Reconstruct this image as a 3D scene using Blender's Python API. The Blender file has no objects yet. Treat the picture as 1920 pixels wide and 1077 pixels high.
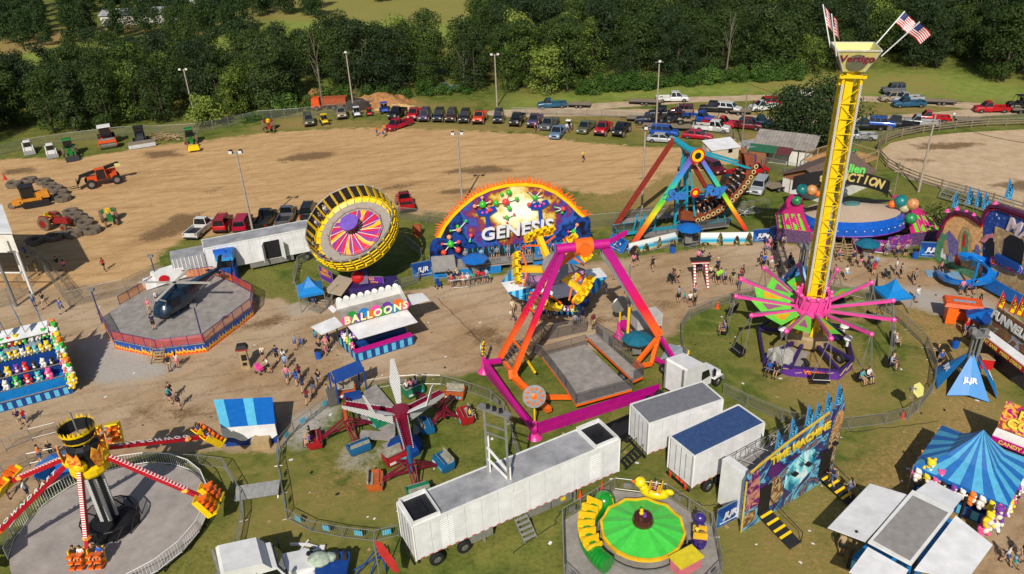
import bpy,bmesh,math,random
import numpy as np
from mathutils import Vector,Matrix
random.seed(7)
SC=bpy.context.scene
COL=SC.collection
RAD=math.radians
# ---------------- camera ----------------
CH,CF,CP,CR=40.0,1450.0,RAD(28.2),math.atan(110/2600)
fw=np.array([0,math.cos(CP),-math.sin(CP)]);r0=np.array([1,0,0.]);u0=np.array([0,math.sin(CP),math.cos(CP)])
cr=math.cos(CR)*r0-math.sin(CR)*u0;cu=math.sin(CR)*r0+math.cos(CR)*u0
cam=bpy.data.objects.new('camera',bpy.data.cameras.new('camera'));COL.objects.link(cam)
cam.data.sensor_width=36;cam.data.lens=CF/1920*36;cam.data.clip_end=6000;cam.data.clip_start=.5
cam.matrix_world=Matrix(((cr[0],cu[0],-fw[0],0),(cr[1],cu[1],-fw[1],0),(cr[2],cu[2],-fw[2],CH),(0,0,0,1)))
SC.camera=cam
def G(px,py,z=0.):
 "a point of the photo, taken at height z, as a place in the world"
 d=fw*CF+cr*(px-960)+cu*(538.5-py);t=(z-CH)/d[2]
 return Vector((d[0]*t,d[1]*t,z))
def PXY(p):
 q=np.array([p[0],p[1],p[2]-CH]);w=q@fw
 return 960+CF*(q@cr)/w,538.5-CF*(q@cu)/w
# ---------------- light ----------------
SUN_AZ,SUN_EL=RAD(190.5),RAD(41)
W=bpy.data.worlds.new('World');SC.world=W;W.use_nodes=True
nt=W.node_tree;nt.nodes.clear()
sk=nt.nodes.new('ShaderNodeTexSky');sk.sky_type='NISHITA';sk.sun_disc=False
sk.sun_elevation=SUN_EL;sk.sun_rotation=SUN_AZ;sk.altitude=300;sk.dust_density=1.5
bg=nt.nodes.new('ShaderNodeBackground');bg.inputs[1].default_value=.072
wo=nt.nodes.new('ShaderNodeOutputWorld')
nt.links.new(sk.outputs[0],bg.inputs[0]);nt.links.new(bg.outputs[0],wo.inputs[0])
sl=bpy.data.lights.new('sun','SUN');sl.energy=4.2;sl.angle=RAD(.53);sl.color=(1,.93,.82)
so=bpy.data.objects.new('sun',sl);COL.objects.link(so);so.location=(0,0,80)
sd=Vector((math.sin(SUN_AZ)*math.cos(SUN_EL),math.cos(SUN_AZ)*math.cos(SUN_EL),math.sin(SUN_EL)))
so.rotation_euler=sd.to_track_quat('Z','Y').to_euler()
SC.view_settings.view_transform='Standard';SC.view_settings.look='None'
SC.view_settings.exposure=0.0;SC.view_settings.gamma=1
SC.cycles.max_bounces=5;SC.cycles.diffuse_bounces=2;SC.cycles.glossy_bounces=2;SC.cycles.transparent_max_bounces=24
# ---------------- materials ----------------
def S(r,g,b,k=1.):
 f=lambda c:(c/255/12.92 if c<=10 else((c/255+.055)/1.055)**2.4)*k
 return(f(r),f(g),f(b),1)
_m={}
def M(name,c=None,rough=.55,metal=0.,var=.14,sc=2.5,emit=None,alpha=None,coat=0):
 if name in _m:return _m[name]
 m=bpy.data.materials.new(name);m.use_nodes=True;n=m.node_tree;b=n.nodes['Principled BSDF']
 b.inputs['Roughness'].default_value=rough;b.inputs['Metallic'].default_value=metal
 if coat:b.inputs['Coat Weight'].default_value=coat;b.inputs['Coat Roughness'].default_value=.08
 if var:
  tc=n.nodes.new('ShaderNodeTexCoord');no=n.nodes.new('ShaderNodeTexNoise');no.inputs['Scale'].default_value=sc
  no.inputs['Detail'].default_value=5;no.inputs['Roughness'].default_value=.65
  mr=n.nodes.new('ShaderNodeMapRange');mr.inputs['From Min'].default_value=.3;mr.inputs['From Max'].default_value=.7
  mr.inputs['To Min'].default_value=1-var*1.5;mr.inputs['To Max'].default_value=1+var*.5
  mx=n.nodes.new('ShaderNodeVectorMath');mx.operation='SCALE';mx.inputs[0].default_value=c[:3]
  n.links.new(tc.outputs['Object'],no.inputs['Vector']);n.links.new(no.outputs[0],mr.inputs[0])
  n.links.new(mr.outputs[0],mx.inputs['Scale']);n.links.new(mx.outputs[0],b.inputs['Base Color'])
  m2=n.nodes.new('ShaderNodeMapRange');m2.inputs['To Min'].default_value=max(0,rough-.12);m2.inputs['To Max'].default_value=min(1,rough+.15)
  n.links.new(no.outputs[0],m2.inputs[0]);n.links.new(m2.outputs[0],b.inputs['Roughness'])
 else:b.inputs['Base Color'].default_value=c
 if alpha is not None:b.inputs['Alpha'].default_value=alpha
 if emit:b.inputs['Emission Color'].default_value=c;b.inputs['Emission Strength'].default_value=emit
 m.diffuse_color=c;_m[name]=m
 return m
def ramp_mat(name,stops,coord='Object',axis=None,scale=1.,dist=0.,rough=.5,kind='noise',detail=4,loc=(0,0,0),interp='LINEAR',rot=(0,0,0),vscale=(1,1,1)):
 "painted artwork: a colour ramp over noise, waves or a gradient"
 if name in _m:return _m[name]
 m=bpy.data.materials.new(name);m.use_nodes=True;n=m.node_tree;b=n.nodes['Principled BSDF'];b.inputs['Roughness'].default_value=rough
 tc=n.nodes.new('ShaderNodeTexCoord');mp=n.nodes.new('ShaderNodeMapping');n.links.new(tc.outputs[coord],mp.inputs[0])
 mp.inputs['Location'].default_value=loc;mp.inputs['Rotation'].default_value=rot;mp.inputs['Scale'].default_value=vscale
 if kind=='noise':
  t=n.nodes.new('ShaderNodeTexNoise');t.inputs['Scale'].default_value=scale;t.inputs['Detail'].default_value=detail;t.inputs['Distortion'].default_value=dist
 elif kind=='wave':
  t=n.nodes.new('ShaderNodeTexWave');t.inputs['Scale'].default_value=scale;t.inputs['Distortion'].default_value=dist;t.bands_direction=axis or 'X'
  t.wave_profile='SAW' if interp=='CONSTANT' else 'SIN'
 elif kind=='vor':
  t=n.nodes.new('ShaderNodeTexVoronoi');t.inputs['Scale'].default_value=scale
 else:
  t=n.nodes.new('ShaderNodeTexGradient');t.gradient_type='SPHERICAL' if kind=='sph' else('RADIAL' if kind=='rad' else 'LINEAR')
 n.links.new(mp.outputs[0],t.inputs[0])
 o=t.outputs['Color'] if kind=='vor' else t.outputs[0] if kind!='lin' else t.outputs['Fac']
 if kind=='vor':
  sx=n.nodes.new('ShaderNodeSeparateColor');n.links.new(o,sx.inputs[0]);o=sx.outputs[0]
 if kind in('sph','rad','lin'):o=t.outputs['Fac']
 if kind in('sph',) and dist:
  no=n.nodes.new('ShaderNodeTexNoise');no.inputs['Scale'].default_value=scale;no.inputs['Detail'].default_value=detail;n.links.new(tc.outputs[coord],no.inputs[0])
  ma=n.nodes.new('ShaderNodeMath');ma.operation='MULTIPLY_ADD';ma.inputs[1].default_value=dist;n.links.new(no.outputs[0],ma.inputs[0]);n.links.new(o,ma.inputs[2]);o=ma.outputs[0]
 cr_=n.nodes.new('ShaderNodeValToRGB');cr_.color_ramp.interpolation=interp
 el=cr_.color_ramp.elements
 while len(el)<len(stops):el.new(.5)
 for e,(p,c) in zip(el,sorted(stops,key=lambda s:s[0])):e.position=p;e.color=c
 n.links.new(o,cr_.inputs[0]);n.links.new(cr_.outputs[0],b.inputs['Base Color']);_m[name]=m
 return m
# ---------------- mesh builder ----------------
def rloc(o):
 l=Vector((0,0,0))
 while o is not None:l+=o.location;o=o.parent
 return l
class MB:
 def __init__(s):s.v=[];s.f=[];s.m=[];s.k=0
 def add(s,vs,fs,k=None):
  b=len(s.v);s.v+=[tuple(p) for p in vs];s.f+=[[b+i for i in f] for f in fs];s.m+=[s.k if k is None else k]*len(fs);return s
 def hexa(s,P,k=None):return s.add(P,[(0,3,2,1),(4,5,6,7),(0,1,5,4),(1,2,6,5),(2,3,7,6),(3,0,4,7)],k)
 def box(s,c,z,rz=0,k=None,tx=1.,ty=1.):
  x,y,h=z[0]/2,z[1]/2,z[2]/2;ca,sa=math.cos(rz),math.sin(rz)
  P=[]
  for dz,fx,fy in((-h,1,1),(h,tx,ty)):
   for dx,dy in((-x,-y),(x,-y),(x,y),(-x,y)):
    dx*=fx;dy*=fy;P.append((c[0]+dx*ca-dy*sa,c[1]+dx*sa+dy*ca,c[2]+dz))
  return s.hexa(P,k)
 def beam(s,p,q,w,h=None,up=(0,0,1),k=None,e=1.):
  h=w if h is None else h;p,q=Vector(p),Vector(q);d=(q-p)
  if d.length<1e-6:return s
  d.normalize();x=d.cross(Vector(up))
  if x.length<.05:x=d.cross(Vector((0,1,0)))
  x.normalize();y=x.cross(d)
  P=[]
  for o,g in((p,1),(q,e)):
   for a,b in((-1,-1),(1,-1),(1,1),(-1,1)):P.append(o+x*a*w/2*g+y*b*h/2*g)
  return s.hexa([P[0],P[3],P[2],P[1],P[4],P[7],P[6],P[5]],k)
 def rod(s,p,q,r,n=6,r2=None,k=None,cap=True):
  p,q=Vector(p),Vector(q);d=q-p
  if d.length<1e-6:return s
  d.normalize();x=d.cross(Vector((0,0,1)))
  if x.length<.05:x=Vector((1,0,0))
  x.normalize();y=d.cross(x);r2=r if r2 is None else r2;P=[]
  for o,rr in((p,r),(q,r2)):
   for i in range(n):
    a=2*math.pi*i/n;P.append(o+(x*math.cos(a)+y*math.sin(a))*rr)
  F=[(i,(i+1)%n,n+(i+1)%n,n+i) for i in range(n)]
  if cap:F+=[tuple(range(n))[::-1],tuple(range(n,2*n))]
  return s.add(P,F,k)
 def path(s,pts,r,n=6,k=None):
  for a,b in zip(pts,pts[1:]):s.rod(a,b,r,n,k=k)
  return s
 def lathe(s,c,prof,n=16,k=None,a0=0,a1=2*math.pi,sx=1,sy=1,ks=None):
  full=abs(a1-a0-2*math.pi)<1e-5;nn=n if full else n+1;P=[]
  for r,z in prof:
   for i in range(nn):
    a=a0+(a1-a0)*i/n;P.append((c[0]+r*math.cos(a)*sx,c[1]+r*math.sin(a)*sy,c[2]+z))
  for j in range(len(prof)-1):
   for i in range(n):
    i2=(i+1)%nn
    s.add([],[]);s.f.append([len(s.v)+j*nn+i,len(s.v)+j*nn+i2,len(s.v)+(j+1)*nn+i2,len(s.v)+(j+1)*nn+i]);s.m.append((ks(i,j) if ks else(s.k if k is None else k)))
  s.v+=P;return s
 def sph(s,c,r,n=10,k=None,sc=(1,1,1)):
  prof=[(max(r*math.sin(math.pi*j/(n//2+1)),.001)*1,-r*math.cos(math.pi*j/(n//2+1))) for j in range(n//2+2)]
  b=len(s.v);s.lathe((0,0,0),prof,n,k)
  for i in range(b,len(s.v)):
   v=s.v[i];s.v[i]=(c[0]+v[0]*sc[0],c[1]+v[1]*sc[1],c[2]+v[2]*sc[2])
  return s
 def poly(s,P,k=None):return s.add(P,[tuple(range(len(P)))],k)
 def prism(s,P,vec,k=None,ks=None):
  P=[Vector(p) for p in P];n=len(P);v=Vector(vec)
  ks=k if ks is None else ks
  s.add(P+[p+v for p in P],[tuple(range(n))[::-1],tuple(range(n,2*n))],k)
  b=len(s.v)-2*n
  for i in range(n):s.f.append([b+i,b+(i+1)%n,b+n+(i+1)%n,b+n+i]);s.m.append(s.k if ks is None else ks)
  return s
 def xform(s,Mx,a=0):
  for i in range(a,len(s.v)):s.v[i]=tuple(Mx@Vector(s.v[i]))
  return s
 def build(s,name,mats,parent=None,label=None,smooth=False,kind=None,fix=True):
  me=bpy.data.meshes.new(name);l=rloc(parent) if parent else Vector((0,0,0))
  me.from_pydata([(v[0]-l[0],v[1]-l[1],v[2]-l[2]) for v in s.v],[],s.f)
  if not isinstance(mats,(list,tuple)):mats=[mats]
  for m in mats:me.materials.append(m)
  me.polygons.foreach_set('material_index',s.m[:len(me.polygons)])
  if fix:
   bm=bmesh.new();bm.from_mesh(me);bmesh.ops.recalc_face_normals(bm,faces=bm.faces);bm.to_mesh(me);bm.free()
  if smooth:
   me.polygons.foreach_set('use_smooth',[True]*len(me.polygons));me.set_sharp_from_angle(angle=RAD(40))
  me.update();o=bpy.data.objects.new(name,me);COL.objects.link(o)
  if parent:o.parent=parent
  if label:o['label']=label
  if kind:o['kind']=kind
  return o
def thing(name,label,cat,loc,rz=0,group=None):
 o=bpy.data.objects.new(name,None);COL.objects.link(o);o.location=Vector(loc);o.rotation_euler=(0,0,rz)
 o['label']=label;o['category']=cat;o.empty_display_size=.3
 if group:o['group']=group
 return o
def tag(o,label,cat,group=None):
 o['label']=label;o['category']=cat
 if group:o['group']=group
 return o
def rebase(o,loc):
 "single mesh thing: move its origin to its base"
 l=Vector(loc)
 for v in o.data.vertices:v.co-=l
 o.location=l;return o
def kids(o):return KID.get(o.name,[])
KID={}
def index_kids(root):
 KID.clear()
 for o in COL.objects:
  if o.parent:KID.setdefault(o.parent.name,[]).append(o)
class Proto:
 def __init__(s,root):s.root=root;s.used=False;s.tree=None
 def snap(s):
  def rec(o):return[(c,rec(c)) for c in COL.objects if c.parent==o]
  s.tree=rec(s.root)
 def put(s,loc,rz=0,label=None,group=None,paint=None,sc=None,rot=None,skip=(),parts=True):
  if s.tree is None:s.snap()
  def pm(o):
   if paint and o.type=='MESH':
    for i,sl_ in enumerate(o.material_slots):
     k=o.data.materials[i].name if o.data.materials[i] else None
     if k in paint:sl_.link='OBJECT';sl_.material=paint[k]
  if not s.used:
   s.used=True;r=s.root
   def rec0(tree):
    for c,sub in tree:
     pm(c);rec0(sub)
   rec0(s.tree);pm(r);s.keep=True
  else:
   r=s.root.copy();COL.objects.link(r)
   if s.root.type=='MESH':
    for i in range(len(r.material_slots)):r.material_slots[i].link='DATA'
   def rec(tree,par):
    for c,sub in tree:
     if c.name.split('.')[0] in skip:continue
     d=c.copy();COL.objects.link(d);d.parent=par
     for i in range(len(d.material_slots)):d.material_slots[i].link='DATA'
     pm(d);rec(sub,d)
   rec(s.tree,r);pm(r)
  r.location=Vector(loc);r.rotation_euler=rot if rot else(0,0,rz)
  if sc:r.scale=(sc,sc,sc) if not hasattr(sc,'__len__') else sc
  if label:r['label']=label
  if group:r['group']=group
  elif 'group' in r and s.root is not r:del r['group']
  return r
_tx={}
def text(parent,s,org,xd,yd,size,mat,name='lettering',ext=.02,off=0.,align='CENTER',space=1.,shear=0.,sx=1.):
 key=(s,size,ext,off,align,space,shear)
 if key not in _tx:
  cu_=bpy.data.curves.new('txt','FONT');cu_.body=s;cu_.size=size;cu_.extrude=ext;cu_.offset=off;cu_.align_x=align;cu_.align_y='CENTER'
  cu_.space_character=space;cu_.shear=shear;cu_.resolution_u=3
  t=bpy.data.objects.new('txt',cu_);_tx[key]=bpy.data.meshes.new_from_object(t);bpy.data.objects.remove(t);bpy.data.curves.remove(cu_)
 me=_tx[key].copy()
 x=Vector(xd).normalized();y=Vector(yd);y=(y-x*y.dot(x)).normalized();z=x.cross(y);o=Vector(org)-rloc(parent)
 me.transform(Matrix(((x[0]*sx,y[0],z[0],o[0]),(x[1]*sx,y[1],z[1],o[1]),(x[2]*sx,y[2],z[2],o[2]),(0,0,0,1))))
 me.materials.clear();me.materials.append(mat);me.name=name
 ob=bpy.data.objects.new(name,me);COL.objects.link(ob);ob.parent=parent
 return ob
WHITE=M('white_paint',S(232,232,230),.4,var=.1,sc=1.2)
WHITEC=M('white_vinyl',S(232,232,233),.5,var=.13,sc=.9)
GALV=M('galvanised_steel',S(165,165,162),.4,.5,sc=3)
GREY=M('grey_steel',S(140,138,135),.5,.2,sc=2)
DECK=M('deck_plate',S(162,156,150),.65,.1,var=.24,sc=1.3)
DARK=M('dark_steel',S(38,38,42),.5,.3)
BLACK=M('black_rubber',S(26,26,27),.8,var=.2,sc=5)
GLASS=M('dark_glass',S(18,24,30),.08,.0,var=0,coat=.5)
ROOFG=M('grey_roof_sheet',S(178,178,180),.45,.15,var=.3,sc=.6)
TEAL=M('teal_paint',S(25,160,185),.4)
BLUE=M('blue_vinyl',S(20,105,190),.38,var=.12)
DBLUE=M('dark_blue_vinyl',S(18,65,140),.45,var=.15)
LBLUE=M('light_blue_vinyl',S(95,190,225),.45,var=.12)
SKY=M('sky_blue_vinyl',S(30,130,205),.35,var=.15)
PURPLE=M('purple_vinyl',S(110,55,165),.35,var=.15)
YELLOW=M('yellow_paint',S(245,205,20),.38,var=.08)
ORANGE=M('orange_paint',S(245,110,30),.38,var=.08)
RED=M('red_paint',S(200,30,35),.35,var=.1)
MAGENTA=M('magenta_paint',S(195,20,135),.38,var=.1)
PINK=M('pink_paint',S(240,80,165),.4,var=.08)
GREEN=M('green_paint',S(35,150,60),.4,var=.1)
LIME=M('lime_vinyl',S(110,215,70),.5,var=.12)
MAROON=M('maroon_paint',S(125,20,50),.35,var=.12)
BROWN=M('brown_wood',S(120,75,45),.6,var=.25)
TAN=M('tan_wood',S(175,150,110),.7,var=.2)
WOODG=M('weathered_wood',S(140,125,105),.85,var=.25,sc=4)
AMBER=M('amber_letter',S(240,215,90),.5,var=.05)
LAMPG=M('lamp_glass',S(225,225,220),.2,var=.05)
def HZ(base,ty):
 "height at which a plumb line above base reaches row ty of the photo"
 lo,hi=0.,40.
 for _ in range(30):
  m=(lo+hi)/2
  if PXY((base[0],base[1],m))[1]>ty:lo=m
  else:hi=m
 return lo
Z=lambda h:Vector((0,0,h))
def PL(px,py,A,n):
 "where the sight line through a photo point meets the upright plane through A with normal n"
 d=Vector(fw*CF+cr*(px-960)+cu*(538.5-py));o=Vector((0,0,CH));n=Vector(n);return o+d*((Vector(A)-o).dot(n)/d.dot(n))
def basis(e,u,o):
 "matrix with local x=e, z=u at o"
 z=Vector(u).normalized();x=(Vector(e)-z*Vector(e).dot(z)).normalized();y=z.cross(x);o=Vector(o)
 return Matrix(((x[0],y[0],z[0],o[0]),(x[1],y[1],z[1],o[1]),(x[2],y[2],z[2],o[2]),(0,0,0,1)))
def arr(px,py,h=0):return G(px,py,h)
# ================= GROUND =================
GX0,GX1,GY0,GY1,GS=-150.,150.,26.,176.,.75
def gpoly(pts):return np.array([G(*p)[:2] for p in pts])
def sdf(X,Y,P):
 n=len(P);d=np.full(X.shape,1e9);ins=np.zeros(X.shape,bool)
 for i in range(n):
  a,b=P[i],P[(i+1)%n];e=b-a;wx,wy=X-a[0],Y-a[1]
  t=np.clip((wx*e[0]+wy*e[1])/(e@e+1e-9),0,1);d=np.minimum(d,(wx-e[0]*t)**2+(wy-e[1]*t)**2)
  c=((a[1]>Y)!=(b[1]>Y));den=(b[1]-a[1]) if abs(b[1]-a[1])>1e-9 else 1e-9
  ins^=c&(X<(b[0]-a[0])*(Y-a[1])/den+a[0])
 d=np.sqrt(d);return np.where(ins,d,-d)
def linef(X,Y,P):
 d=np.full(X.shape,1e9)
 for a,b in zip(P,P[1:]):
  e=b-a;wx,wy=X-a[0],Y-a[1];t=np.clip((wx*e[0]+wy*e[1])/(e@e+1e-9),0,1)
  d=np.minimum(d,(wx-e[0]*t)**2+(wy-e[1]*t)**2)
 return np.sqrt(d)
ARENA=[(-80,300),(60,297),(130,300),(200,288),(300,272),(400,262),(500,250),(600,243),(700,240),(850,243),(1000,252),(1100,268),(1180,274),(1330,280),(1390,300),(1330,318),(1240,330),(1210,352),(1120,366),(1050,352),(960,372),(850,398),(770,402),(745,392),(650,400),(560,420),(420,440),(335,450),(300,480),(262,540),(230,560),(180,580),(60,575),(-80,560)]
MID=[(-80,540),(100,540),(230,530),(300,500),(330,520),(420,560),(520,560),(570,575),(620,560),(690,560),(760,545),(840,535),(960,512),(1060,500),(1150,488),(1200,482),(1300,468),(1440,452),(1540,470),(1620,476),(1700,486),(1750,492),(1840,530),(1900,590),(1990,700),(1840,640),(1790,600),(1740,585),(1680,565),(1640,545),(1500,530),(1420,545),(1340,568),(1285,592),(1262,628),(1200,655),(1040,660),(925,690),(860,705),(760,705),(690,722),(630,740),(580,775),(545,810),(520,850),(440,845),(300,850),(180,860),(60,930),(-60,1040)]
MID2=[(1780,1100),(1830,1010),(1880,920),(1930,850),(2000,800),(2000,1100)]
GRAV=[([(150,640),(230,610),(300,672),(340,690),(250,720),(170,725)],.9),([(1650,530),(1760,540),(1850,560),(1900,600),(1850,620),(1760,600),(1690,570)],.7),([(525,575),(560,568),(590,582),(560,592)],.9),([(550,780),(600,755),(640,760),(600,830),(555,850),(530,830)],.8),([(620,850),(700,830),(745,840),(700,880),(640,900)],.6),([(940,500),(1050,480),(1060,505),(960,520)],.8)]
SAND=[(1652,283),(1670,268),(1720,258),(1800,249),(1920,243),(2060,240),(2060,430),(1920,398),(1830,372),(1760,352),(1700,335),(1665,312)]
ROADS=[([(930,212),(1020,208),(1110,200),(1200,194),(1300,187),(1440,183),(1620,185),(1700,190),(1800,197),(1990,208)],2.0),([(960,213),(1200,211),(1310,213),(1420,224),(1560,230),(1700,222),(1800,214),(1880,208),(1990,205)],2.2),([(1320,290),(1440,262),(1480,230),(1560,226)],1.6),([(1560,415),(1640,420),(1740,440),(1800,452)],.8)]
MUD=[[(515,300),(560,286),(630,283),(635,292),(590,302),(530,306)],[(300,420),(330,400),(380,398),(395,415),(340,440),(290,455),(240,455)],[(820,322),(870,313),(930,308),(980,322),(900,328),(825,328)],[(700,357),(740,346),(790,341),(780,350),(720,362)],[(810,362),(850,352),(900,352),(880,365),(820,367)],[(380,360),(420,350),(400,366)],[(1700,270),(1790,265),(1860,270),(1790,283),(1720,282)],[(1680,297),(1740,294),(1760,304),(1700,308)],[(1840,345),(1920,335),(1990,350),(1920,362)],[(430,605),(520,590),(560,600),(480,625)],[(740,555),(770,540),(800,560),(770,580)],[(870,615),(940,608),(950,650),(890,655)],[(1230,560),(1260,565),(1255,590),(1225,580)],[(230,770),(280,755),(300,780),(240,790)],[(300,770),(370,755),(400,780),(330,795)],[(0,318),(60,312),(80,325),(0,332)],[(1100,595),(1150,590),(1160,610),(1100,615)],[(250,285),(330,280),(350,292),(280,300)],[(640,620),(700,600),(740,640),(680,665),(620,660)]]
DRY=[([(1590,600),(1660,580),(1740,640),(1770,700),(1760,790),(1700,830),(1640,880),(1560,960),(1600,1090),(1900,1090),(1920,880),(1830,720),(1800,620),(1700,560)],1.0),([(1480,620),(1560,610),(1640,700),(1620,770),(1520,770),(1450,720)],.6),([(1400,960),(1560,900),(1600,1090),(1420,1090)],.5),([(1110,900),(1250,880),(1330,960),(1290,1000),(1200,930)],.35),([(600,860),(700,850),(730,930),(640,960),(560,930)],.5),([(480,240),(1250,250),(1250,228),(900,235),(560,222)],.62),([(1200,330),(1350,290),(1330,400),(1180,400),(1060,380)],.6),([(960,225),(1440,232),(1440,205),(960,218)],.6),([(1300,262),(1560,282),(1500,240),(1330,252)],.55),([(1600,200),(1850,200),(1700,215),(1620,218)],.5),([(560,880),(760,1000),(700,1040),(560,980)],.3),([(1380,470),(1700,470),(1700,440),(1380,450)],.35),([(730,395),(900,420),(1100,430),(1100,410),(800,392)],.5),([(1400,150),(1750,135),(1800,180),(1400,176)],.35),([(590,195),(640,175),(760,185),(800,200),(700,212)],.9),([(440,40),(900,45),(900,-30),(500,-30)],.35),([(-40,120),(160,75),(160,55),(-40,80)],.6),([(130,60),(480,65),(480,50),(130,50)],.6),([(0,700),(520,860),(700,1040),(520,1100),(430,1000),(420,880)],.25)]
def smooth(d,w):return np.clip(d/w*.5+.5,0,1)
def masks(X,Y):
 A=np.zeros(X.shape+(4,),np.float32);B=np.zeros(X.shape+(4,),np.float32);A[...,3]=1;B[...,3]=1
 A[...,0]=smooth(sdf(X,Y,gpoly(ARENA)),2.2)
 A[...,1]=np.maximum(smooth(sdf(X,Y,gpoly(MID)),1.3),smooth(sdf(X,Y,gpoly(MID2)),1.2))
 for P,k in GRAV:A[...,2]=np.maximum(A[...,2],k*smooth(sdf(X,Y,gpoly(P)),1.6))
 for P,w in ROADS:B[...,1]=np.maximum(B[...,1],smooth(w-linef(X,Y,gpoly(P)),1.0))
 B[...,0]=smooth(sdf(X,Y,gpoly(SAND)),.8)
 mud=np.zeros(X.shape)
 for P in MUD:mud=np.maximum(mud,.85*smooth(sdf(X,Y,gpoly(P)),1.6))
 A[...,3]=mud
 dry=np.zeros(X.shape)
 for P,k in DRY:dry=np.maximum(dry,k*smooth(sdf(X,Y,gpoly(P)),4))
 B[...,2]=dry
 lush=np.zeros(X.shape)
 for P in([(-300,112),(150,72),(150,165),(60,120),(-300,160)],[(130,70),(480,60),(620,-60),(950,-60),(950,60),(600,130),(480,130),(130,130)],[(1120,172),(1500,148),(1640,136),(1760,134),(1990,172),(1990,196),(1640,182),(1300,182),(1100,196)],[(960,185),(1120,172),(1110,196),(960,206)]):lush=np.maximum(lush,smooth(sdf(X,Y,gpoly(P)),5))
 B[...,3]=lush
 return A,B
def ground_material():
 m=bpy.data.materials.new('ground_mix');m.use_nodes=True;n=m.node_tree;L=n.links.new;b=n.nodes['Principled BSDF']
 b.inputs['Roughness'].default_value=.95;b.inputs['Specular IOR Level'].default_value=.15
 ge=n.nodes.new('ShaderNodeNewGeometry')
 def noise(sc,det=5,rough=.6,dist=0,vs=None):
  t=n.nodes.new('ShaderNodeTexNoise');t.inputs['Scale'].default_value=sc;t.inputs['Detail'].default_value=det;t.inputs['Roughness'].default_value=rough;t.inputs['Distortion'].default_value=dist
  if vs:
   mp=n.nodes.new('ShaderNodeMapping');mp.inputs['Scale'].default_value=vs;mp.inputs['Rotation'].default_value=(0,0,.12);L(ge.outputs['Position'],mp.inputs[0]);L(mp.outputs[0],t.inputs[0])
  else:L(ge.outputs['Position'],t.inputs[0])
  return t.outputs[0]
 def mr(x,a,b_,c=0,d=1):
  t=n.nodes.new('ShaderNodeMapRange');t.inputs[1].default_value=a;t.inputs[2].default_value=b_;t.inputs[3].default_value=c;t.inputs[4].default_value=d;L(x,t.inputs[0]);return t.outputs[0]
 def math_(op,x,y):
  t=n.nodes.new('ShaderNodeMath');t.operation=op
  for i,v in enumerate((x,y)):
   if isinstance(v,(int,float)):t.inputs[i].default_value=v
   else:L(v,t.inputs[i])
  return t.outputs[0]
 def mix(f,a,c):
  t=n.nodes.new('ShaderNodeMix');t.data_type='RGBA'
  if isinstance(f,(int,float)):t.inputs[0].default_value=f
  else:L(f,t.inputs[0])
  for i,v in((6,a),(7,c)):
   if isinstance(v,tuple):t.inputs[i].default_value=v
   else:L(v,t.inputs[i])
  return t.outputs[2]
 fine=noise(3.2,6,.7);mid=noise(.55,5,.6,.6);big=noise(.09,4,.55);streak=noise(.5,5,.6,.5,(.16,1.6,1));grit=noise(14,2,.6)
 def attr(nm):
  a=n.nodes.new('ShaderNodeAttribute');a.attribute_name=nm;s=n.nodes.new('ShaderNodeSeparateColor');L(a.outputs['Color'],s.inputs[0]);return s.outputs[0],s.outputs[1],s.outputs[2],a.outputs['Alpha']
 dirt,path,grav,mud=attr('mA');sand,road,dry,lush=attr('mB')
 edge=math_('ADD',math_('MULTIPLY',math_('SUBTRACT',mid,.5),.9),math_('MULTIPLY',math_('SUBTRACT',fine,.5),.7))
 def th(x,lo=.38,hi=.62,k=1.):return mr(math_('ADD',x,math_('MULTIPLY',edge,k)),lo,hi)
 g=mix(mr(mid,.35,.65),S(82,98,38,.9),S(116,126,54,.95));g=mix(mr(big,.42,.62),g,S(138,132,68,.9))
 g=mix(mr(fine,.45,.7,0,.7),g,S(60,76,28,.8))
 dg=mix(mr(mid,.4,.62),S(160,132,82,.9),S(128,118,62,.85));dg=mix(mr(fine,.4,.7),dg,S(184,150,100,.9))
 g=mix(mr(lush,0,1,0,.75),g,mix(mr(mid,.35,.65),S(120,142,56),S(150,158,78)))
 c=mix(mr(math_('ADD',dry,math_('MULTIPLY',edge,1.3)),.1,.62),g,dg)
 dt=mix(mr(streak,.35,.68),S(200,164,117),S(181,144,99));dt=mix(mr(mid,.45,.75,0,.6),dt,S(211,177,131));dt=mix(mr(streak,.6,.74,0,.45),dt,S(150,116,78));dt=mix(mr(big,.56,.66,0,.35),dt,S(160,124,84));dt=mix(mr(fine,.52,.75,0,.3),dt,S(140,108,74))
 def track(sc,dist,rot):
  mp=n.nodes.new('ShaderNodeMapping');mp.inputs['Rotation'].default_value=(0,0,rot);L(ge.outputs['Position'],mp.inputs[0]);t=n.nodes.new('ShaderNodeTexWave');t.inputs['Scale'].default_value=sc;t.inputs['Distortion'].default_value=dist;t.inputs['Detail'].default_value=1.5;t.inputs['Detail Scale'].default_value=.12;L(mp.outputs[0],t.inputs[0]);return mr(t.outputs[0],.9,.985)
 tk=math_('MAXIMUM',track(.11,9,1.4),track(.075,14,.9));tk=math_('MULTIPLY',tk,mr(fine,.4,.6))
 dt=mix(math_('MULTIPLY',tk,.42),dt,S(138,106,70))
 c=mix(th(dirt),c,dt)
 pt=mix(mr(mid,.35,.65),S(181,153,119),S(158,131,98));pt=mix(mr(big,.42,.62,0,.8),pt,S(194,172,145));pt=mix(math_('MULTIPLY',tk,.5),pt,S(130,108,84));pt=mix(mr(grit,.45,.7,0,.35),pt,S(120,100,82));pt=mix(mr(fine,.55,.75,0,.45),pt,S(126,102,78))
 c=mix(th(path,.35,.6),c,pt)
 gv=mix(mr(grit,.35,.65),S(196,190,182),S(142,136,128));c=mix(mr(math_('ADD',grav,edge),.3,.75),c,gv)
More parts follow.
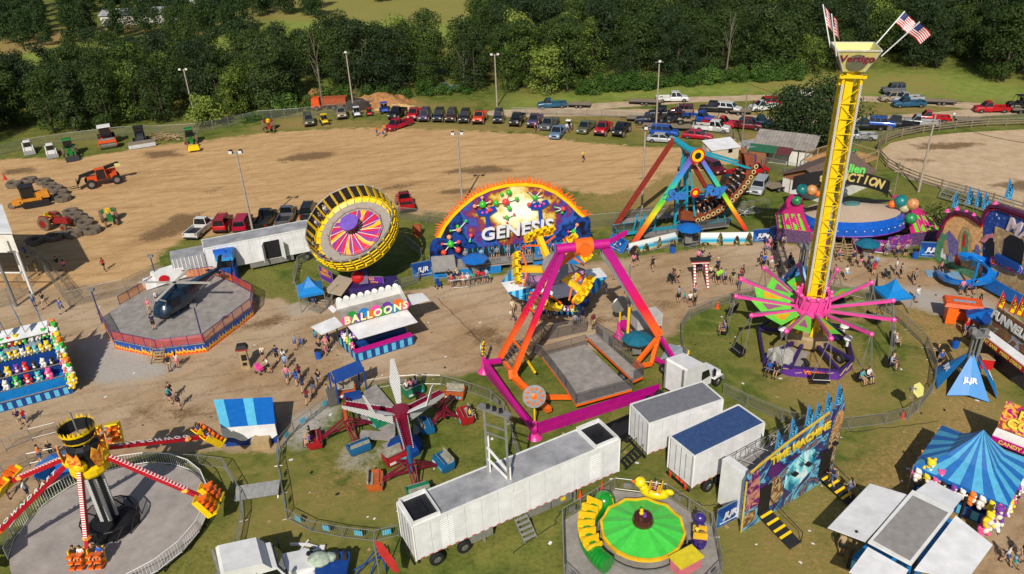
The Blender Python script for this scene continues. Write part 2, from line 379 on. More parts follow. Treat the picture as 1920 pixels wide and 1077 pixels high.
 rd=mix(mr(mid,.35,.65),S(200,178,150),S(176,152,124));c=mix(th(road,.4,.6,.6),c,rd)
 sn=mix(mr(mid,.35,.65),S(204,180,148),S(186,160,128));sn=mix(mr(fine,.5,.75,0,.5),sn,S(160,134,104));c=mix(th(sand,.45,.55,.3),c,sn)
 md=mix(mr(fine,.35,.7),S(128,100,70),S(98,78,54));c=mix(mr(math_('ADD',mud,edge),.4,.72,0,.88),c,md)
 L(c,b.inputs['Base Color'])
 bp=n.nodes.new('ShaderNodeBump');bp.inputs['Strength'].default_value=.5;bp.inputs['Distance'].default_value=.12
 L(math_('ADD',fine,math_('MULTIPLY',mid,1.5)),bp.inputs['Height']);L(bp.outputs[0],b.inputs['Normal'])
 rg=mr(mud,.6,1.,.95,.45);L(rg,b.inputs['Roughness'])
 return m
GM=ground_material()
def sheet(name,xs,ys,split):
 nx,ny=len(xs),len(ys);X,Y=np.meshgrid(xs,ys);A,B=masks(X,Y)
 idx=np.arange(nx*ny).reshape(ny,nx)
 Q=np.stack([idx[:-1,:-1],idx[:-1,1:],idx[1:,1:],idx[1:,:-1]],-1).reshape(-1,4)
 A=A.reshape(-1,4);B=B.reshape(-1,4);P=np.stack([X,Y,X*0],-1).reshape(-1,3)
 cls=np.zeros(len(Q),int)
 if split:
  qa=A[Q].mean(1);qb=B[Q].mean(1)
  cls[qa[:,0]>.5]=1;cls[(qa[:,1]>.5)]=2;cls[qa[:,2]>.5]=5;cls[qb[:,1]>.5]=3;cls[qb[:,0]>.5]=4
 for k,nm in enumerate([name,'dirt_arena','midway_path','gravel_road','riding_ring_sand','gravel_patch']):
  q=Q[cls==k]
  if len(q)==0:continue
  u,inv=np.unique(q,return_inverse=True);inv=inv.reshape(-1,4)
  me=bpy.data.meshes.new(nm);me.vertices.add(len(u));me.vertices.foreach_set('co',P[u].ravel())
  me.loops.add(inv.size);me.loops.foreach_set('vertex_index',inv.ravel().astype(np.int32))
  me.polygons.add(len(inv));me.polygons.foreach_set('loop_start',np.arange(0,inv.size,4,dtype=np.int32));me.polygons.foreach_set('loop_total',np.full(len(inv),4,np.int32))
  for an,D in(('mA',A),('mB',B)):
   at=me.attributes.new(an,'FLOAT_COLOR','POINT');at.data.foreach_set('color',D[u].ravel().astype(np.float32))
  me.update(calc_edges=True);me.materials.append(GM)
  o=bpy.data.objects.new(nm,me);COL.objects.link(o);o['kind']='structure'
xs=np.arange(GX0,GX1+.1,GS);ys=np.arange(GY0,GY1+.1,GS)
sheet('ground',xs,ys,True)
for x0,x1,y0,y1 in((-1500,GX0,-300,3000),(GX1,1500,-300,3000),(GX0,GX1,GY1,3000),(GX0,GX1,-300,GY0)):
 st=6 if(x1-x0)<400 and y0>0 else 25
 ax=np.unique(np.concatenate([np.arange(x0,x1,75.),[x1],np.arange(max(x0,-320),min(x1,320),6.)]));ax=ax[(ax>=x0)&(ax<=x1)]
 ay=np.unique(np.concatenate([np.arange(y0,y1,75.),[y1],np.arange(max(y0,20),min(y1,470),6.)]));ay=ay[(ay>=y0)&(ay<=y1)]
 sheet('ground',ax,ay,False)
def mound(name,px,py,rx,ry,h,mat,label):
 c=G(px,py);mb=MB();n=26;rnd=random.Random(px)
 P=[];F=[]
 for j in range(9):
  r=1-j/8
  for i in range(n):
   a=2*math.pi*i/n;k=1+.16*math.sin(3*a+px)+.1*math.sin(7*a+j)
   P.append((c[0]+rx*r*k*math.cos(a),c[1]+ry*r*k*math.sin(a),h*(1-r**1.6)*(1+.25*math.sin(4*a+j*2+px))+rnd.uniform(-.08,.08)*(j>0)))
 for j in range(8):
  for i in range(n):F.append((j*n+i,j*n+(i+1)%n,(j+1)*n+(i+1)%n,(j+1)*n+i))
 mb.add(P,F);o=mb.build(name,mat,smooth=True);rebase(o,c);tag(o,label,'dirt pile')
mound('dirt_pile',715,196,7.5,3.2,2.0,M('brown_soil',S(176,126,76),.95,var=.35,sc=.8),'wide pile of tan brown earth at the edge of the wood')
mound('dirt_pile',672,203,4.2,1.8,1.7,M('black_mulch',S(52,44,38),.95,var=.3,sc=1),'dark pile of black mulch in front of the tan earth')
mound('dirt_pile',745,204,4.4,1.3,.9,M('pale_soil',S(200,165,112),.95,var=.3,sc=1),'low pile of pale sandy soil right of the black mulch')
mound('dirt_pile',592,190,3.0,2.0,2.2,M('brown_soil'),'small tan earth heap behind the orange dump truck')
# ================= TREES =================
def leaf_mat(name,c1,c2,c3):
 m=bpy.data.materials.new(name);m.use_nodes=True;n=m.node_tree;L=n.links.new;b=n.nodes['Principled BSDF']
 oi=n.nodes.new('ShaderNodeObjectInfo');tc=n.nodes.new('ShaderNodeTexCoord');no=n.nodes.new('ShaderNodeTexNoise');no.inputs['Scale'].default_value=.55;no.inputs['Detail'].default_value=4;L(tc.outputs['Object'],no.inputs[0])
 r=n.nodes.new('ShaderNodeValToRGB');r.color_ramp.elements[0].color=c1;r.color_ramp.elements[1].color=c2;e=r.color_ramp.elements.new(.5);e.color=c3
 r.color_ramp.elements[0].position=.0;r.color_ramp.elements[1].position=1.
 ma=n.nodes.new('ShaderNodeMath');ma.operation='MULTIPLY_ADD';ma.inputs[1].default_value=1.1;ma.inputs[2].default_value=-.3;L(no.outputs[0],ma.inputs[0])
 mb=n.nodes.new('ShaderNodeMath');mb.operation='MULTIPLY_ADD';mb.inputs[1].default_value=.75;L(oi.outputs['Random'],mb.inputs[0]);L(ma.outputs[0],mb.inputs[2])
 L(mb.outputs[0],r.inputs[0]);L(r.outputs[0],b.inputs['Base Color']);b.inputs['Roughness'].default_value=.6;b.inputs['Specular IOR Level'].default_value=.25
 tr=n.nodes.new('ShaderNodeBsdfTranslucent');mx=n.nodes.new('ShaderNodeMixShader');mx.inputs[0].default_value=.22;L(r.outputs[0],tr.inputs[0])
 L(b.outputs[0],mx.inputs[1]);L(tr.outputs[0],mx.inputs[2]);L(mx.outputs[0],n.nodes['Material Output'].inputs[0]);return m
LEAF=leaf_mat('leaves_wood',S(42,58,26),S(108,126,48),S(68,88,34))
LEAFD=leaf_mat('leaves_dark',S(36,52,28),S(76,94,44),S(52,70,36))
LEAFL=leaf_mat('leaves_light',S(104,124,50),S(152,162,74),S(124,142,60))
LEAFB=leaf_mat('leaves_brush',S(56,86,32),S(98,126,50),S(74,104,40))
BARK=M('bark',S(92,82,70),.9,var=.3,sc=2)
def crown_mesh(seed,H,Wd,nl,leaf,dens,low=.13):
 r=random.Random(seed);P=[];F=[];lobes=[]
 for i in range(nl):
  t=r.random();z=H*(low+(1-low)*t*.92);rr=Wd/2*(1-abs(t-.38)**1.5*1.15);a=r.uniform(0,6.283);q=rr*r.uniform(.25,.85)
  lobes.append((q*math.cos(a),q*math.sin(a),z,Wd*r.uniform(.15,.27)))
 for lx,ly,lz,lr in lobes:
  for k in range(int(dens)):
   u=r.uniform(-1,1);a=r.uniform(0,6.283);s=math.sqrt(1-u*u);d=Vector((s*math.cos(a),s*math.sin(a),u*.8))
   if d.z<-.45 and r.random()<.7:continue
   rad=lr*r.uniform(.72,1.08);c=Vector((lx,ly,lz))+d*rad
   nrm=(d+Vector((r.uniform(-.7,.7),r.uniform(-.7,.7),r.uniform(-.3,.8)))).normalized()
   x=nrm.orthogonal().normalized();x.rotate(Matrix.Rotation(r.uniform(0,6.28),3,nrm));y=nrm.cross(x);s1=leaf*r.uniform(.55,1.25);s2=s1*r.uniform(.5,.9)
   b=len(P);P+=[c-x*s1*.5,c+y*s2*.5,c+x*s1*.5,c-y*s2*.5];F.append((b,b+1,b+2,b+3))
 me=bpy.data.meshes.new('crown');me.from_pydata(P,[],F);return me,lobes
def tree_proto(seed,H,Wd,nl,leaf,dens,mat,name='tree',low=.13):
 root=thing(name,'tree','tree',(0,0,0));me,lobes=crown_mesh(seed,H,Wd,nl,leaf,dens,low);me.materials.append(mat)
 c=bpy.data.objects.new('crown',me);COL.objects.link(c);c.parent=root
 mb=MB();z1=H*(low+.25);mb.rod((0,0,-.05),(0,0,z1),H*.018+.05,8,H*.012);mb.rod((0,0,z1),(.1,.1,H*.85),H*.012,6,.03)
 for lx,ly,lz,lr in lobes[:8]:mb.rod((0,0,max(z1*.6,lz-lr*1.6)),(lx*.9,ly*.9,lz),H*.007,5,.02)
 mb.build('trunk',BARK,root);p=Proto(root);p.H=H;return p
TP=[tree_proto(1,13,9,34,.44,175,LEAF),tree_proto(2,14,8,34,.43,175,LEAF),tree_proto(3,12,10,36,.45,170,LEAF),tree_proto(4,15,9,38,.43,175,LEAFD),tree_proto(5,11,8,30,.43,175,LEAF),tree_proto(6,12,8.5,32,.42,175,LEAFL),tree_proto(8,14,7,30,.43,175,LEAFD)]
def interp(x,pts):
 for a,b in zip(pts,pts[1:]):
  if a[0]<=x<=b[0]:return a[1]+(b[1]-a[1])*(x-a[0])/(b[0]-a[0])
 return pts[0][1] if x<pts[0][0] else pts[-1][1]
EDGE=[(-200,285),(0,272),(120,256),(200,250),(290,245),(370,228),(470,222),(560,208),(610,186),(680,184),(800,176),(840,170),(960,174),(1060,176),(1130,168),(1250,158),(1350,150),(1480,144),(1600,134),(1680,128),(1760,130),(1850,156),(1960,166),(2100,170)]
rt=random.Random(11)
def allow(px,py):
 e=interp(px,EDGE)
 if py>e:return 0
 if px<140:return 0 if 92<py<168 else(1 if py>100 or rt.random()<.75 else 0)
 if px<480:return 1 if py>136 or 56<py<80 else(1 if py<28 else 0)
 if px<600:return 1 if py>128 or 10<py<34 else 0
 if px<900:return 1 if py>132 or(690<px<800 and py<4) else 0
 return 1
WP={}
wood=[];y=105.
while y<330:
 sp=7.2 if y<190 else 9.
 x=-260.
 while x<260:
  X=x+rt.uniform(-.38,.38)*sp;Y=y+rt.uniform(-.38,.38)*sp;px,py=PXY((X,Y,0));tx,ty=PXY((X,Y,15))
  if-70<px<2000 and ty<290 and py>-88 and allow(px,py):wood.append((X,Y,px,py))
  x+=sp
 y+=sp*.9
wood.sort(key=lambda t:t[1])
NIND=285;rest=[]
for i,(X,Y,px,py) in enumerate(wood):
 k=rt.choices(range(7),[5,5,4,4,3,.9,4])[0];e=interp(px,EDGE)-py;s=rt.uniform(.8,1.12)
 if px<620:s*=.8 if py<100 else.88
 if e<10 and rt.random()<.4:s*=.68
 if i>=NIND:rest.append((X,Y,k,s,rt.uniform(0,6.28)));continue
 if px<480 and py<100:lb='round tree of the orchard row beyond the left meadow'
 elif px<620:lb='dark leafy tree of the wood behind the arena fence, left of the dirt piles'
 elif px<950:lb='tall leafy tree of the wood in front of the pale meadow'
 elif px<1500:lb='leafy tree of the dense wood behind the gravel road'
 else:lb='leafy tree of the dense wood behind the right hand field'
 TP[k].put((X,Y,0),rt.uniform(0,6.28),lb,lb+' group',sc=s)
P=[];F=[]
vs,fs=[],[];off=0
for X,Y,k,s,a in rest:
 me=[c for c in TP[k].root.children if c.name.startswith('crown')][0].data
 n=len(me.vertices);co=np.empty(n*3);me.vertices.foreach_get('co',co);co=co.reshape(-1,4,3)[::2];c0=co.mean(1,keepdims=True);co=c0+(co-c0)*1.45;co=co.reshape(-1,3)
 ca,sa=math.cos(a),math.sin(a);vs.append(np.stack([X+s*(co[:,0]*ca-co[:,1]*sa),Y+s*(co[:,0]*sa+co[:,1]*ca),s*co[:,2]],-1))
if vs:
 V=np.concatenate(vs);me=bpy.data.meshes.new('far_wood');me.vertices.add(len(V));me.vertices.foreach_set('co',V.ravel());nf=len(V)//4
 me.loops.add(nf*4);me.loops.foreach_set('vertex_index',np.arange(nf*4,dtype=np.int32));me.polygons.add(nf)
 me.polygons.foreach_set('loop_start',np.arange(0,nf*4,4,dtype=np.int32));me.polygons.foreach_set('loop_total',np.full(nf,4,np.int32));me.update(calc_edges=True)
 me.materials.append(leaf_mat('leaves_far',S(46,66,30),S(90,112,48),S(60,84,36)))
 o=bpy.data.objects.new('far_wood',me);COL.objects.link(o);tag(o,'far dark wood covering the slope at the top right','wood');o['kind']='stuff'
BP=tree_proto(21,3.2,5.5,16,.42,120,LEAFB,'shrub',.1)
for i in range(40):
 px=1100+i*14.5 if i<28 else 470+(i-28)*36;e=interp(px,EDGE)
 X=G(px+rt.uniform(-6,6),e+rt.uniform(1,6) if i<34 else e+rt.uniform(0,5))
 BP.put(X,rt.uniform(0,6),'bright green brush at the foot of the wood','brush along the wood',sc=(rt.uniform(.6,1.1),rt.uniform(.6,1.1),rt.uniform(.4,1.1)))
BGP=tree_proto(31,11.5,11,60,.42,170,LEAFD,'broadleaf_tree',.12)
BGP.put(G(1537,290),.4,'large dark green tree behind the long grey roofed shed',sc=(1.0,1.0,1.0))
tree_proto(32,8,10,40,.42,150,LEAFD,'broadleaf_tree',.08).put(G(1478,262),1.2,'lower wide dark tree left of the tallest lone tree')
tree_proto(33,2.8,7,22,.34,150,leaf_mat('leaves_olive',S(84,92,44),S(118,122,62),S(98,106,50)),'shrub',.05).put(G(1752,432),.5,'wide olive bush between the flying saucer ride and the funhouse')
tree_proto(34,6.5,6,22,.5,120,LEAFL,'tree',.1).put(G(390,238),.5,'small bright green tree behind the leaning light pole')
tree_proto(35,10,8,26,.5,120,LEAFL,'tree',.1).put(G(1025,178),.5,'pale yellow green tree standing out at the edge of the wood')
def dead(px,py,h,lb):
 c=G(px,py);mb=MB();mb.rod(c,c+Vector((.3,0,h*.6)),.2,6,.1);r=random.Random(px)
 for i in range(9):
  z=h*(.35+.06*i);p=c+Vector((.15,0,z));mb.rod(p,p+Vector((r.uniform(-1.6,1.6),r.uniform(-1,1),h*.28)),.07,4,.02)
 tag(rebase(mb.build('dead_tree',M('dead_bark',S(120,112,100),.9)),c),lb,'tree')
for i,a in enumerate([(1360,150,13,'bare grey dead tree in the wood above the white pickup'),(870,171,9,'pale bare trunk at the wood edge right of the blue truck'),(605,205,14,'tall thin bare trunk left of the dirt piles')]):dead(*a)
# ================= PEOPLE =================
SKIN=[M('p_skin',S(205,160,130),.55,var=.05),M('skin_tan',S(180,130,98),.55,var=.05),M('skin_brown',S(120,80,58),.55,var=.05)]
SHIRT=M('p_shirt',S(200,200,200),.8,var=.12,sc=6);PANTS=M('p_pants',S(60,70,95),.8,var=.12,sc=6);HAIR=M('p_hair',S(60,42,30),.7,var=.15,sc=8)
SHOE=M('shoe',S(60,58,58),.7,var=0);EYE=M('eye',S(25,20,20),.3,var=0)
CLO=dict(k=('black',(30,30,34)),w=('white',(228,228,226)),b=('blue',(40,90,180)),r=('red',(200,36,42)),g=('grey',(140,140,146)),n=('navy',(32,42,78)),p=('pink',(232,130,160)),v=('purple',(120,70,160)),y=('yellow',(225,205,70)),t=('teal',(60,170,170)),o=('orange',(240,120,40)),m=('maroon',(120,30,50)),e=('lime green',(150,225,50)),c=('cream',(225,210,180)),l=('light blue',(140,180,220)),d=('denim',(70,95,140)),h=('khaki',(175,155,120)),s=('charcoal',(62,62,68)))
CM={k:M('cloth_'+v[0].replace(' ','_'),S(*v[1]),.8,var=.12,sc=6) for k,v in CLO.items()}
HAIRS=[M('hair_black',S(28,24,24),.6,var=.1),M('hair_brown',S(78,54,36),.6,var=.1),M('hair_blond',S(190,155,100),.6,var=.1),M('hair_dark_brown',S(50,36,28),.6,var=.1)]
CAPS={'w':CM['w'],'r':CM['r'],'k':CM['k']}
def skin_mesh(J,E,sub=1):
 me=bpy.data.meshes.new('s');names=list(J);me.from_pydata([J[n][0] for n in names],[(names.index(a),names.index(b)) for a,b in E],[])
 o=bpy.data.objects.new('s',me);COL.objects.link(o);md=o.modifiers.new('k','SKIN');md.use_smooth_shade=True
 for i,n in enumerate(names):
  r=J[n][1];me.skin_vertices[0].data[i].radius=r if isinstance(r,tuple) else(r,r)
 me.skin_vertices[0].data[0].use_root=True
 if sub:sb=o.modifiers.new('b','SUBSURF');sb.levels=sub;sb.render_levels=sub
 bpy.context.view_layer.update();m=bpy.data.meshes.new_from_object(o.evaluated_get(bpy.context.evaluated_depsgraph_get()))
 bpy.data.objects.remove(o);m.polygons.foreach_set('use_smooth',[True]*len(m.polygons));return m
def person_proto(pose,fem):
 J=dict(pel=((0,0,.95),(.13,.1)),wai=((0,0,1.1),(.115,.09)),che=((0,0,1.32),(.15,.1)),nb=((0,0,1.47),(.07,.06)),nk=((0,-.01,1.53),.052),hd=((0,-.02,1.63),(.078,.095)),ht=((0,-.01,1.71),(.068,.08)),ns=((0,-.125,1.62),.014))
 leg={'L':[(-.09,0,.92),(-.1,-.02,.5),(-.1,.02,.09),(-.11,-.13,.04)],'R':[(.09,0,.92),(.1,-.02,.5),(.1,.02,.09),(.11,-.13,.04)]}
 arm={'L':[(-.17,0,1.42),(-.24,.03,1.14),(-.26,-.07,.9),(-.255,-.1,.83)],'R':[(.17,0,1.42),(.24,.03,1.14),(.26,-.07,.9),(.255,-.1,.83)]}
 if pose=='walk':
  leg={'L':[(-.09,0,.92),(-.1,-.24,.54),(-.1,-.3,.12),(-.11,-.45,.06)],'R':[(.09,0,.92),(.1,.06,.5),(.1,.32,.18),(.11,.2,.06)]}
  arm['L']=[(-.17,0,1.42),(-.24,.15,1.16),(-.24,.2,.92),(-.24,.18,.85)];arm['R']=[(.17,0,1.42),(.24,-.08,1.15),(.22,-.28,1.0),(.21,-.34,.98)]
 if pose=='push':
  arm={'L':[(-.17,0,1.42),(-.22,-.12,1.18),(-.18,-.38,1.06),(-.17,-.45,1.05)],'R':[(.17,0,1.42),(.22,-.12,1.18),(.18,-.38,1.06),(.17,-.45,1.05)]}
  leg['R']=[(.09,0,.92),(.1,.04,.5),(.1,.22,.13),(.11,.1,.05)]
 if pose=='hands':
  arm['R']=[(.17,0,1.42),(.25,-.1,1.2),(.08,-.26,1.38),(.04,-.28,1.44)]
 if pose=='sit':
  for k in J:p,r=J[k];J[k]=((p[0],p[1],p[2]-.93+.1),r)
  leg={'L':[(-.09,0,.08),(-.12,-.42,.12),(-.12,-.46,-.32),(-.13,-.58,-.36)],'R':[(.09,0,.08),(.12,-.42,.12),(.12,-.46,-.32),(.13,-.58,-.36)]}
  arm={'L':[(-.17,0,.59),(-.24,-.06,.32),(-.16,-.32,.34),(-.14,-.39,.36)],'R':[(.17,0,.59),(.24,-.06,.32),(.16,-.32,.34),(.14,-.39,.36)]}
 if fem:J['che']=(J['che'][0],(.13,.095));J['wai']=(J['wai'][0],(.095,.08));J['pel']=(J['pel'][0],(.135,.1))
 E=[('pel','wai'),('wai','che'),('che','nb'),('nb','nk'),('nk','hd'),('hd','ht'),('hd','ns')]
 for s_ in 'LR':
  for nm,pts,rr in(('l'+s_,leg[s_],(.08,.056,.036,.034)),('a'+s_,arm[s_],(.052,.04,.027,.034))):
   for i,p in enumerate(pts):J[nm+str(i)]=(p,rr[i])
   for i in range(3):E.append((nm+str(i),nm+str(i+1)))
   E.append(('pel' if nm[0]=='l' else 'che',nm+'0'))
 root=thing('person','person','person',(0,0,0))
 me=skin_mesh(J,E,1);me.name='body';me.materials.clear();me.materials.append(SKIN[0]);me.materials.append(EYE)
 o=bpy.data.objects.new('body',me);COL.objects.link(o);o.parent=root
 bm=bmesh.new();bm.from_mesh(me)
 mb=MB()
 for s_ in 'LR':
  w,h=Vector(arm[s_][2]),Vector(arm[s_][3]);d=(h-w).normalized();x=d.cross(Vector((0,1,.2))).normalized()
  for k,(ox,ln) in enumerate(((-.024,.05),(-.008,.062),(.008,.058),(.022,.045))):
   a=h+x*ox+d*.015;b_=a+d*ln;mb.rod(a,b_,.0085,5,.007);mb.rod(b_,b_+(d+Vector((0,0,-.5)) if pose!='hands' else d).normalized()*ln*.5,.0075,5,.006)
  t=h-x*.028*(1 if s_=='L' else-1);mb.rod(t-d*.02,t-x*.025*(1 if s_=='L' else-1)+d*.03,.0095,5,.008)
 hz=J['hd'][0];mb.k=1
 for sx_ in(-1,1):mb.sph((hz[0]+sx_*.032,hz[1]-.088,hz[2]+.025),.012,6)
 mb.k=0
 for sx_ in(-1,1):mb.sph((hz[0]+sx_*.083,hz[1]+.0,hz[2]+.005),.022,6,sc=(.5,1,1.3))
 t2=bpy.data.meshes.new('t');t2.from_pydata(mb.v,[],mb.f);t2.polygons.foreach_set('material_index',mb.m);bm.from_mesh(t2);bm.to_mesh(me);bm.free();bpy.data.meshes.remove(t2)
 def cl(nm,keys,edges,grow,mat,over={}):
  JJ={}
  for k in keys:
   p,r=J[k];r=r if isinstance(r,tuple) else(r,r);JJ[k]=(over.get(k,p),(r[0]+grow,r[1]+grow))
  m=skin_mesh(JJ,edges,1);m.name=nm;m.materials.clear();m.materials.append(mat);q=bpy.data.objects.new(nm,m);COL.objects.link(q);q.parent=root
 mid=lambda a,b,t:tuple(Vector(a)*(1-t)+Vector(b)*t)
 ov={'aL1':mid(J['aL0'][0],J['aL1'][0],.75),'aR1':mid(J['aR0'][0],J['aR1'][0],.75)}
 cl('shirt',['che','wai','pel','nb','aL0','aL1','aR0','aR1'],[('che','wai'),('wai','pel'),('che','nb'),('che','aL0'),('aL0','aL1'),('che','aR0'),('aR0','aR1')],.018,SHIRT,ov)
 lp={'L':leg['L'],'R':leg['R']};t=.55 if fem else 1.15
 ov={}
 ed=[('pel','lL0'),('lL0','lL1'),('pel','lR0'),('lR0','lR1')];ks=['pel','lL0','lL1','lR0','lR1']
 for s_ in 'LR':
  if fem:ov['l'+s_+'1']=mid(leg[s_][0],leg[s_][1],.6)
 cl('shorts',ks,ed,.024,PANTS,ov)
 mb=MB()
 for s_ in 'LR':
  a,b_=Vector(leg[s_][2]),Vector(leg[s_][3]);mb.beam(a+Vector((0,.05,-.03)),b_+Vector((0,-.02,.0)),.095,.085)
 mb.build('shoes',SHOE,root)
 mb=MB();c=Vector(J['ht'][0])
 mb.sph(c+Vector((0,.012,-.03)),.105,10,sc=(.93,1.05,1))
 n=len(mb.v)
 for i in range(n):
  v=mb.v[i]
  if v[1]<c[1]-.05 and v[2]<c[2]-.02:mb.v[i]=(v[0]*.9,c[1]-.06,c[2]-.0)
 if fem:mb.beam(c+Vector((0,.07,-.02)),c+Vector((0,.11,-.32)),.15,.06,e=.7)
 mb.build('hair',HAIR,root,smooth=True)
 return Proto(root)
PP={(p,f):person_proto(p,f) for p in('stand','walk','push','hands','sit') for f in(0,1)}
rp=random.Random(5)
POSE={'s':'stand','w':'walk','p':'push','h':'hands','i':'sit'}
VERB={'s':'standing','w':'walking','p':'leaning forward','h':'standing with one hand raised','i':'sitting'}
def person(pt,code,where,ang=None,sc=None,hair=None):
 """code: shirt, shorts, pose, m/f/c(child)"""
 sh,pa,po,sx=code[0],code[1],code[2],code[3]
 fem=1 if sx=='f' else 0
 child=sx=='c'
 s=sc if sc else(rp.uniform(.66,.76) if child else rp.uniform(1.0,1.1) if not fem else rp.uniform(.95,1.02))
 hm=hair if hair else rp.choice(HAIRS)
 lb='%s in %s top and %s %s %s %s'%('child' if child else 'person',CLO[sh][0],CLO[pa][0],'shorts' if pa!='d' else 'jeans',VERB[po],where)
 g=None
 sk=SKIN[0] if rp.random()<.7 else rp.choice(SKIN)
 if ang is None:ang=rp.uniform(0,6.28)
 return PP[(POSE[po],fem)].put(pt,ang,lb,g,paint={'p_skin':sk,'p_shirt':CM[sh],'p_pants':CM[pa],'p_hair':hm},sc=s)
def crowd(where,L):
 for t in L:
  x,y,code=t[0],t[1],t[2];ang=RAD(t[3]) if len(t)>3 else None
  person(G(x,y),code,where,ang)
crowd('beside the helicopter ride steps',[(320,697,'khsm',200),(335,690,'cpsf',170)])
crowd('on the helicopter ride deck',[])
crowd('crossing the path below the flame fence',[(323,750,'kdwm',60),(320,755,'tnwf',60),(338,765,'skwf',40)])
crowd('near the tall game machine',[(495,676,'ckpf',20),(505,700,'wkpf',-60),(521,679,'nkpm',200),(534,683,'wnhf',180),(537,694,'ldwf',10)])
crowd('on the path left of the balloon stand',[(555,656,'gdsf',0),(565,651,'bbsc',0),(594,645,'tdsf',150),(602,668,'khsm',180),(613,660,'phsf',180),(618,652,'vksf',160),(612,667,'ppsc',90)])
crowd('on the path above the yellow and blue tent',[(541,718,'pdwm',200),(558,722,'bbwf',200),(563,712,'mkwf',200),(570,735,'nnwf',180),(578,758,'mnwf',180),(590,738,'kdwm',-10),(600,726,'kgwm',180)])
crowd('by the scrambler ride entrance gate',[(617,752,'ghsm',60)])
crowd('in the path left of the game booth',[(50,797,'rdwf',60),(40,800,'nhwm',40)])
crowd('near the left barrier of the swinging arm ride',[(80,868,'odpm',120),(77,913,'odsm',150),(55,935,'wdsm',90),(16,932,'gkwm',60),(100,860,'kksm',200)])
crowd('behind the left game booth',[(66,575,'gdsm',180),(86,577,'khwm',0),(118,588,'bdwm',170)])
crowd('in the bare dirt of the arena',[(197,508,'rkwf',60)])
crowd('in the shade of the grandstand',[(72,516,'yhsm',120),(50,483,'bdsm',100),(112,508,'khsm',60),(124,510,'pdsf',220)])
crowd('by the arena trucks',[(707,255,'odsm',60),(719,258,'odsm',30),(722,251,'odsm',200),(1003,249,'rksm',80),(1010,247,'ndsm',20),(1063,250,'wdsm',20)])
crowd('alone in the middle of the bare arena',[(1093,304,'yksm',40)])
crowd('by the red truck near the riding ring',[(1786,229,'wksm',20)])
crowd('queueing at the fence in front of the spinning row ride',[(848,541,'rgsf',180),(852,536,'ndsm',180),(861,540,'hksf',170),(869,538,'pwsf',180),(878,537,'wdsf',190),(887,535,'tksf',180),(898,533,'rksm',180),(907,532,'rdsf',180),(913,530,'ldsm',150),(919,530,'ekhc',180),(843,533,'kgsm',160),(858,528,'cksf',180)])
crowd('between the star shaped stand and the round pendulum ride',[(961,590,'chsm',20),(958,600,'whsc',30),(965,607,'ndsc',60),(981,594,'kksm',180),(1031,597,'pksf',180),(1020,600,'vksf',180),(1078,618,'gksm',180),(1093,603,'bdsf',150),(1085,612,'ndsm',160),(1112,617,'mhsm',30)])
crowd('right of the star shaped stand',[(1128,480,'wdsm',160),(1157,515,'gdsm',20),(1165,522,'pysf',10),(1151,522,'csdf',20) if 0 else(1150,524,'cdsf',20),(1137,553,'bwsc',90),(1180,567,'odsm',200),(1182,580,'gdsf',180),(1174,560,'kksf',180)])
crowd('on the path in front of the pirate ship',[(1188,501,'pksf',180),(1194,498,'kksf',160),(1223,507,'kkwf',20)])
crowd('with a stroller in the middle of the path',[(1270,531,'hkpf',-60),(1263,527,'skpm',-60)])
crowd('queueing behind the red striped gate',[(1307,510,'kksf',180),(1314,506,'ppsf',180),(1309,494,'pksm',180),(1316,490,'ngsf',180),(1328,502,'kdsm',180),(1303,520,'kksm',180),(1312,519,'vksf',160),(1322,518,'ppsf',180)])
crowd('in the group right of the red striped gate',[(1332,523,'ckhf',200),(1345,512,'nksm',180),(1339,530,'kksf',170),(1345,534,'eksm',160),(1350,530,'edsm',170),(1359,533,'gksm',10),(1373,533,'khsf',0),(1388,530,'rdsf',60),(1392,525,'kksm',70)])
crowd('in the family left of the round fence',[(1272,567,'gksm',180),(1283,566,'tdsc',30),(1293,575,'wksf',0),(1302,573,'hksm',20),(1303,558,'pdsf',90)])
crowd('in the shadow of the yellow tower',[(1437,462,'wdsm',200),(1442,470,'pksf',180),(1451,478,'kksm',170),(1437,478,'pdsf',160),(1468,466,'wdsf',10),(1431,505,'bksm',190),(1444,503,'pwsf',20),(1425,500,'nkwm',100),(1458,512,'kkwm',240),(1479,502,'kdsm',200),(1505,515,'cpsf',180),(1386,544,'rdsm',190)])
crowd('behind the yellow tower',[(1518,485,'wwsf',190),(1572,490,'pdwf',60),(1598,499,'nhsm',180),(1612,501,'kpsf',180),(1548,521,'chwm',60),(1563,523,'pkwf',260),(1585,525,'wlsf',10),(1627,504,'sksm',170),(1631,510,'gdsm',180),(1637,516,'rrsf',170),(1641,505,'ldsf',160)])
crowd('by the mobility scooter on the path',[(1678,514,'wgsm',60),(1687,522,'gksm',80),(1708,528,'kksc',60),(1713,534,'gksm',60),(1717,567,'wlsm',20)])
crowd('at the fence of the flying saucer ride',[(1680,483,'hnsm',200),(1696,482,'gksm',180),(1705,480,'ksd m'.replace(' ',''),180) if 0 else(1660,480,'gdsm',180)])
crowd('on the gravel by the blue spiral slide',[(1762,515,'pkwf',60),(1801,553,'pdsm',180),(1815,555,'vksf',190),(1825,552,'kdsf',60)])
crowd('in the queue at the dark blue umbrella',[(1808,630,'rdsm',20),(1818,636,'ndsm',180),(1826,640,'gdsf',180),(1835,575,'kksm',60)])
crowd('leaning on the round fence',[(1754,677,'nkpm',240),(1760,690,'bksm',200)])
crowd('at the lower right corner of the path',[(1884,1058,'wdwf',60),(1899,1064,'ltwc',60),(1913,1052,'kdsm',20)])
crowd('by the canopy game stand',[(1576,1040,'hksm',160)])
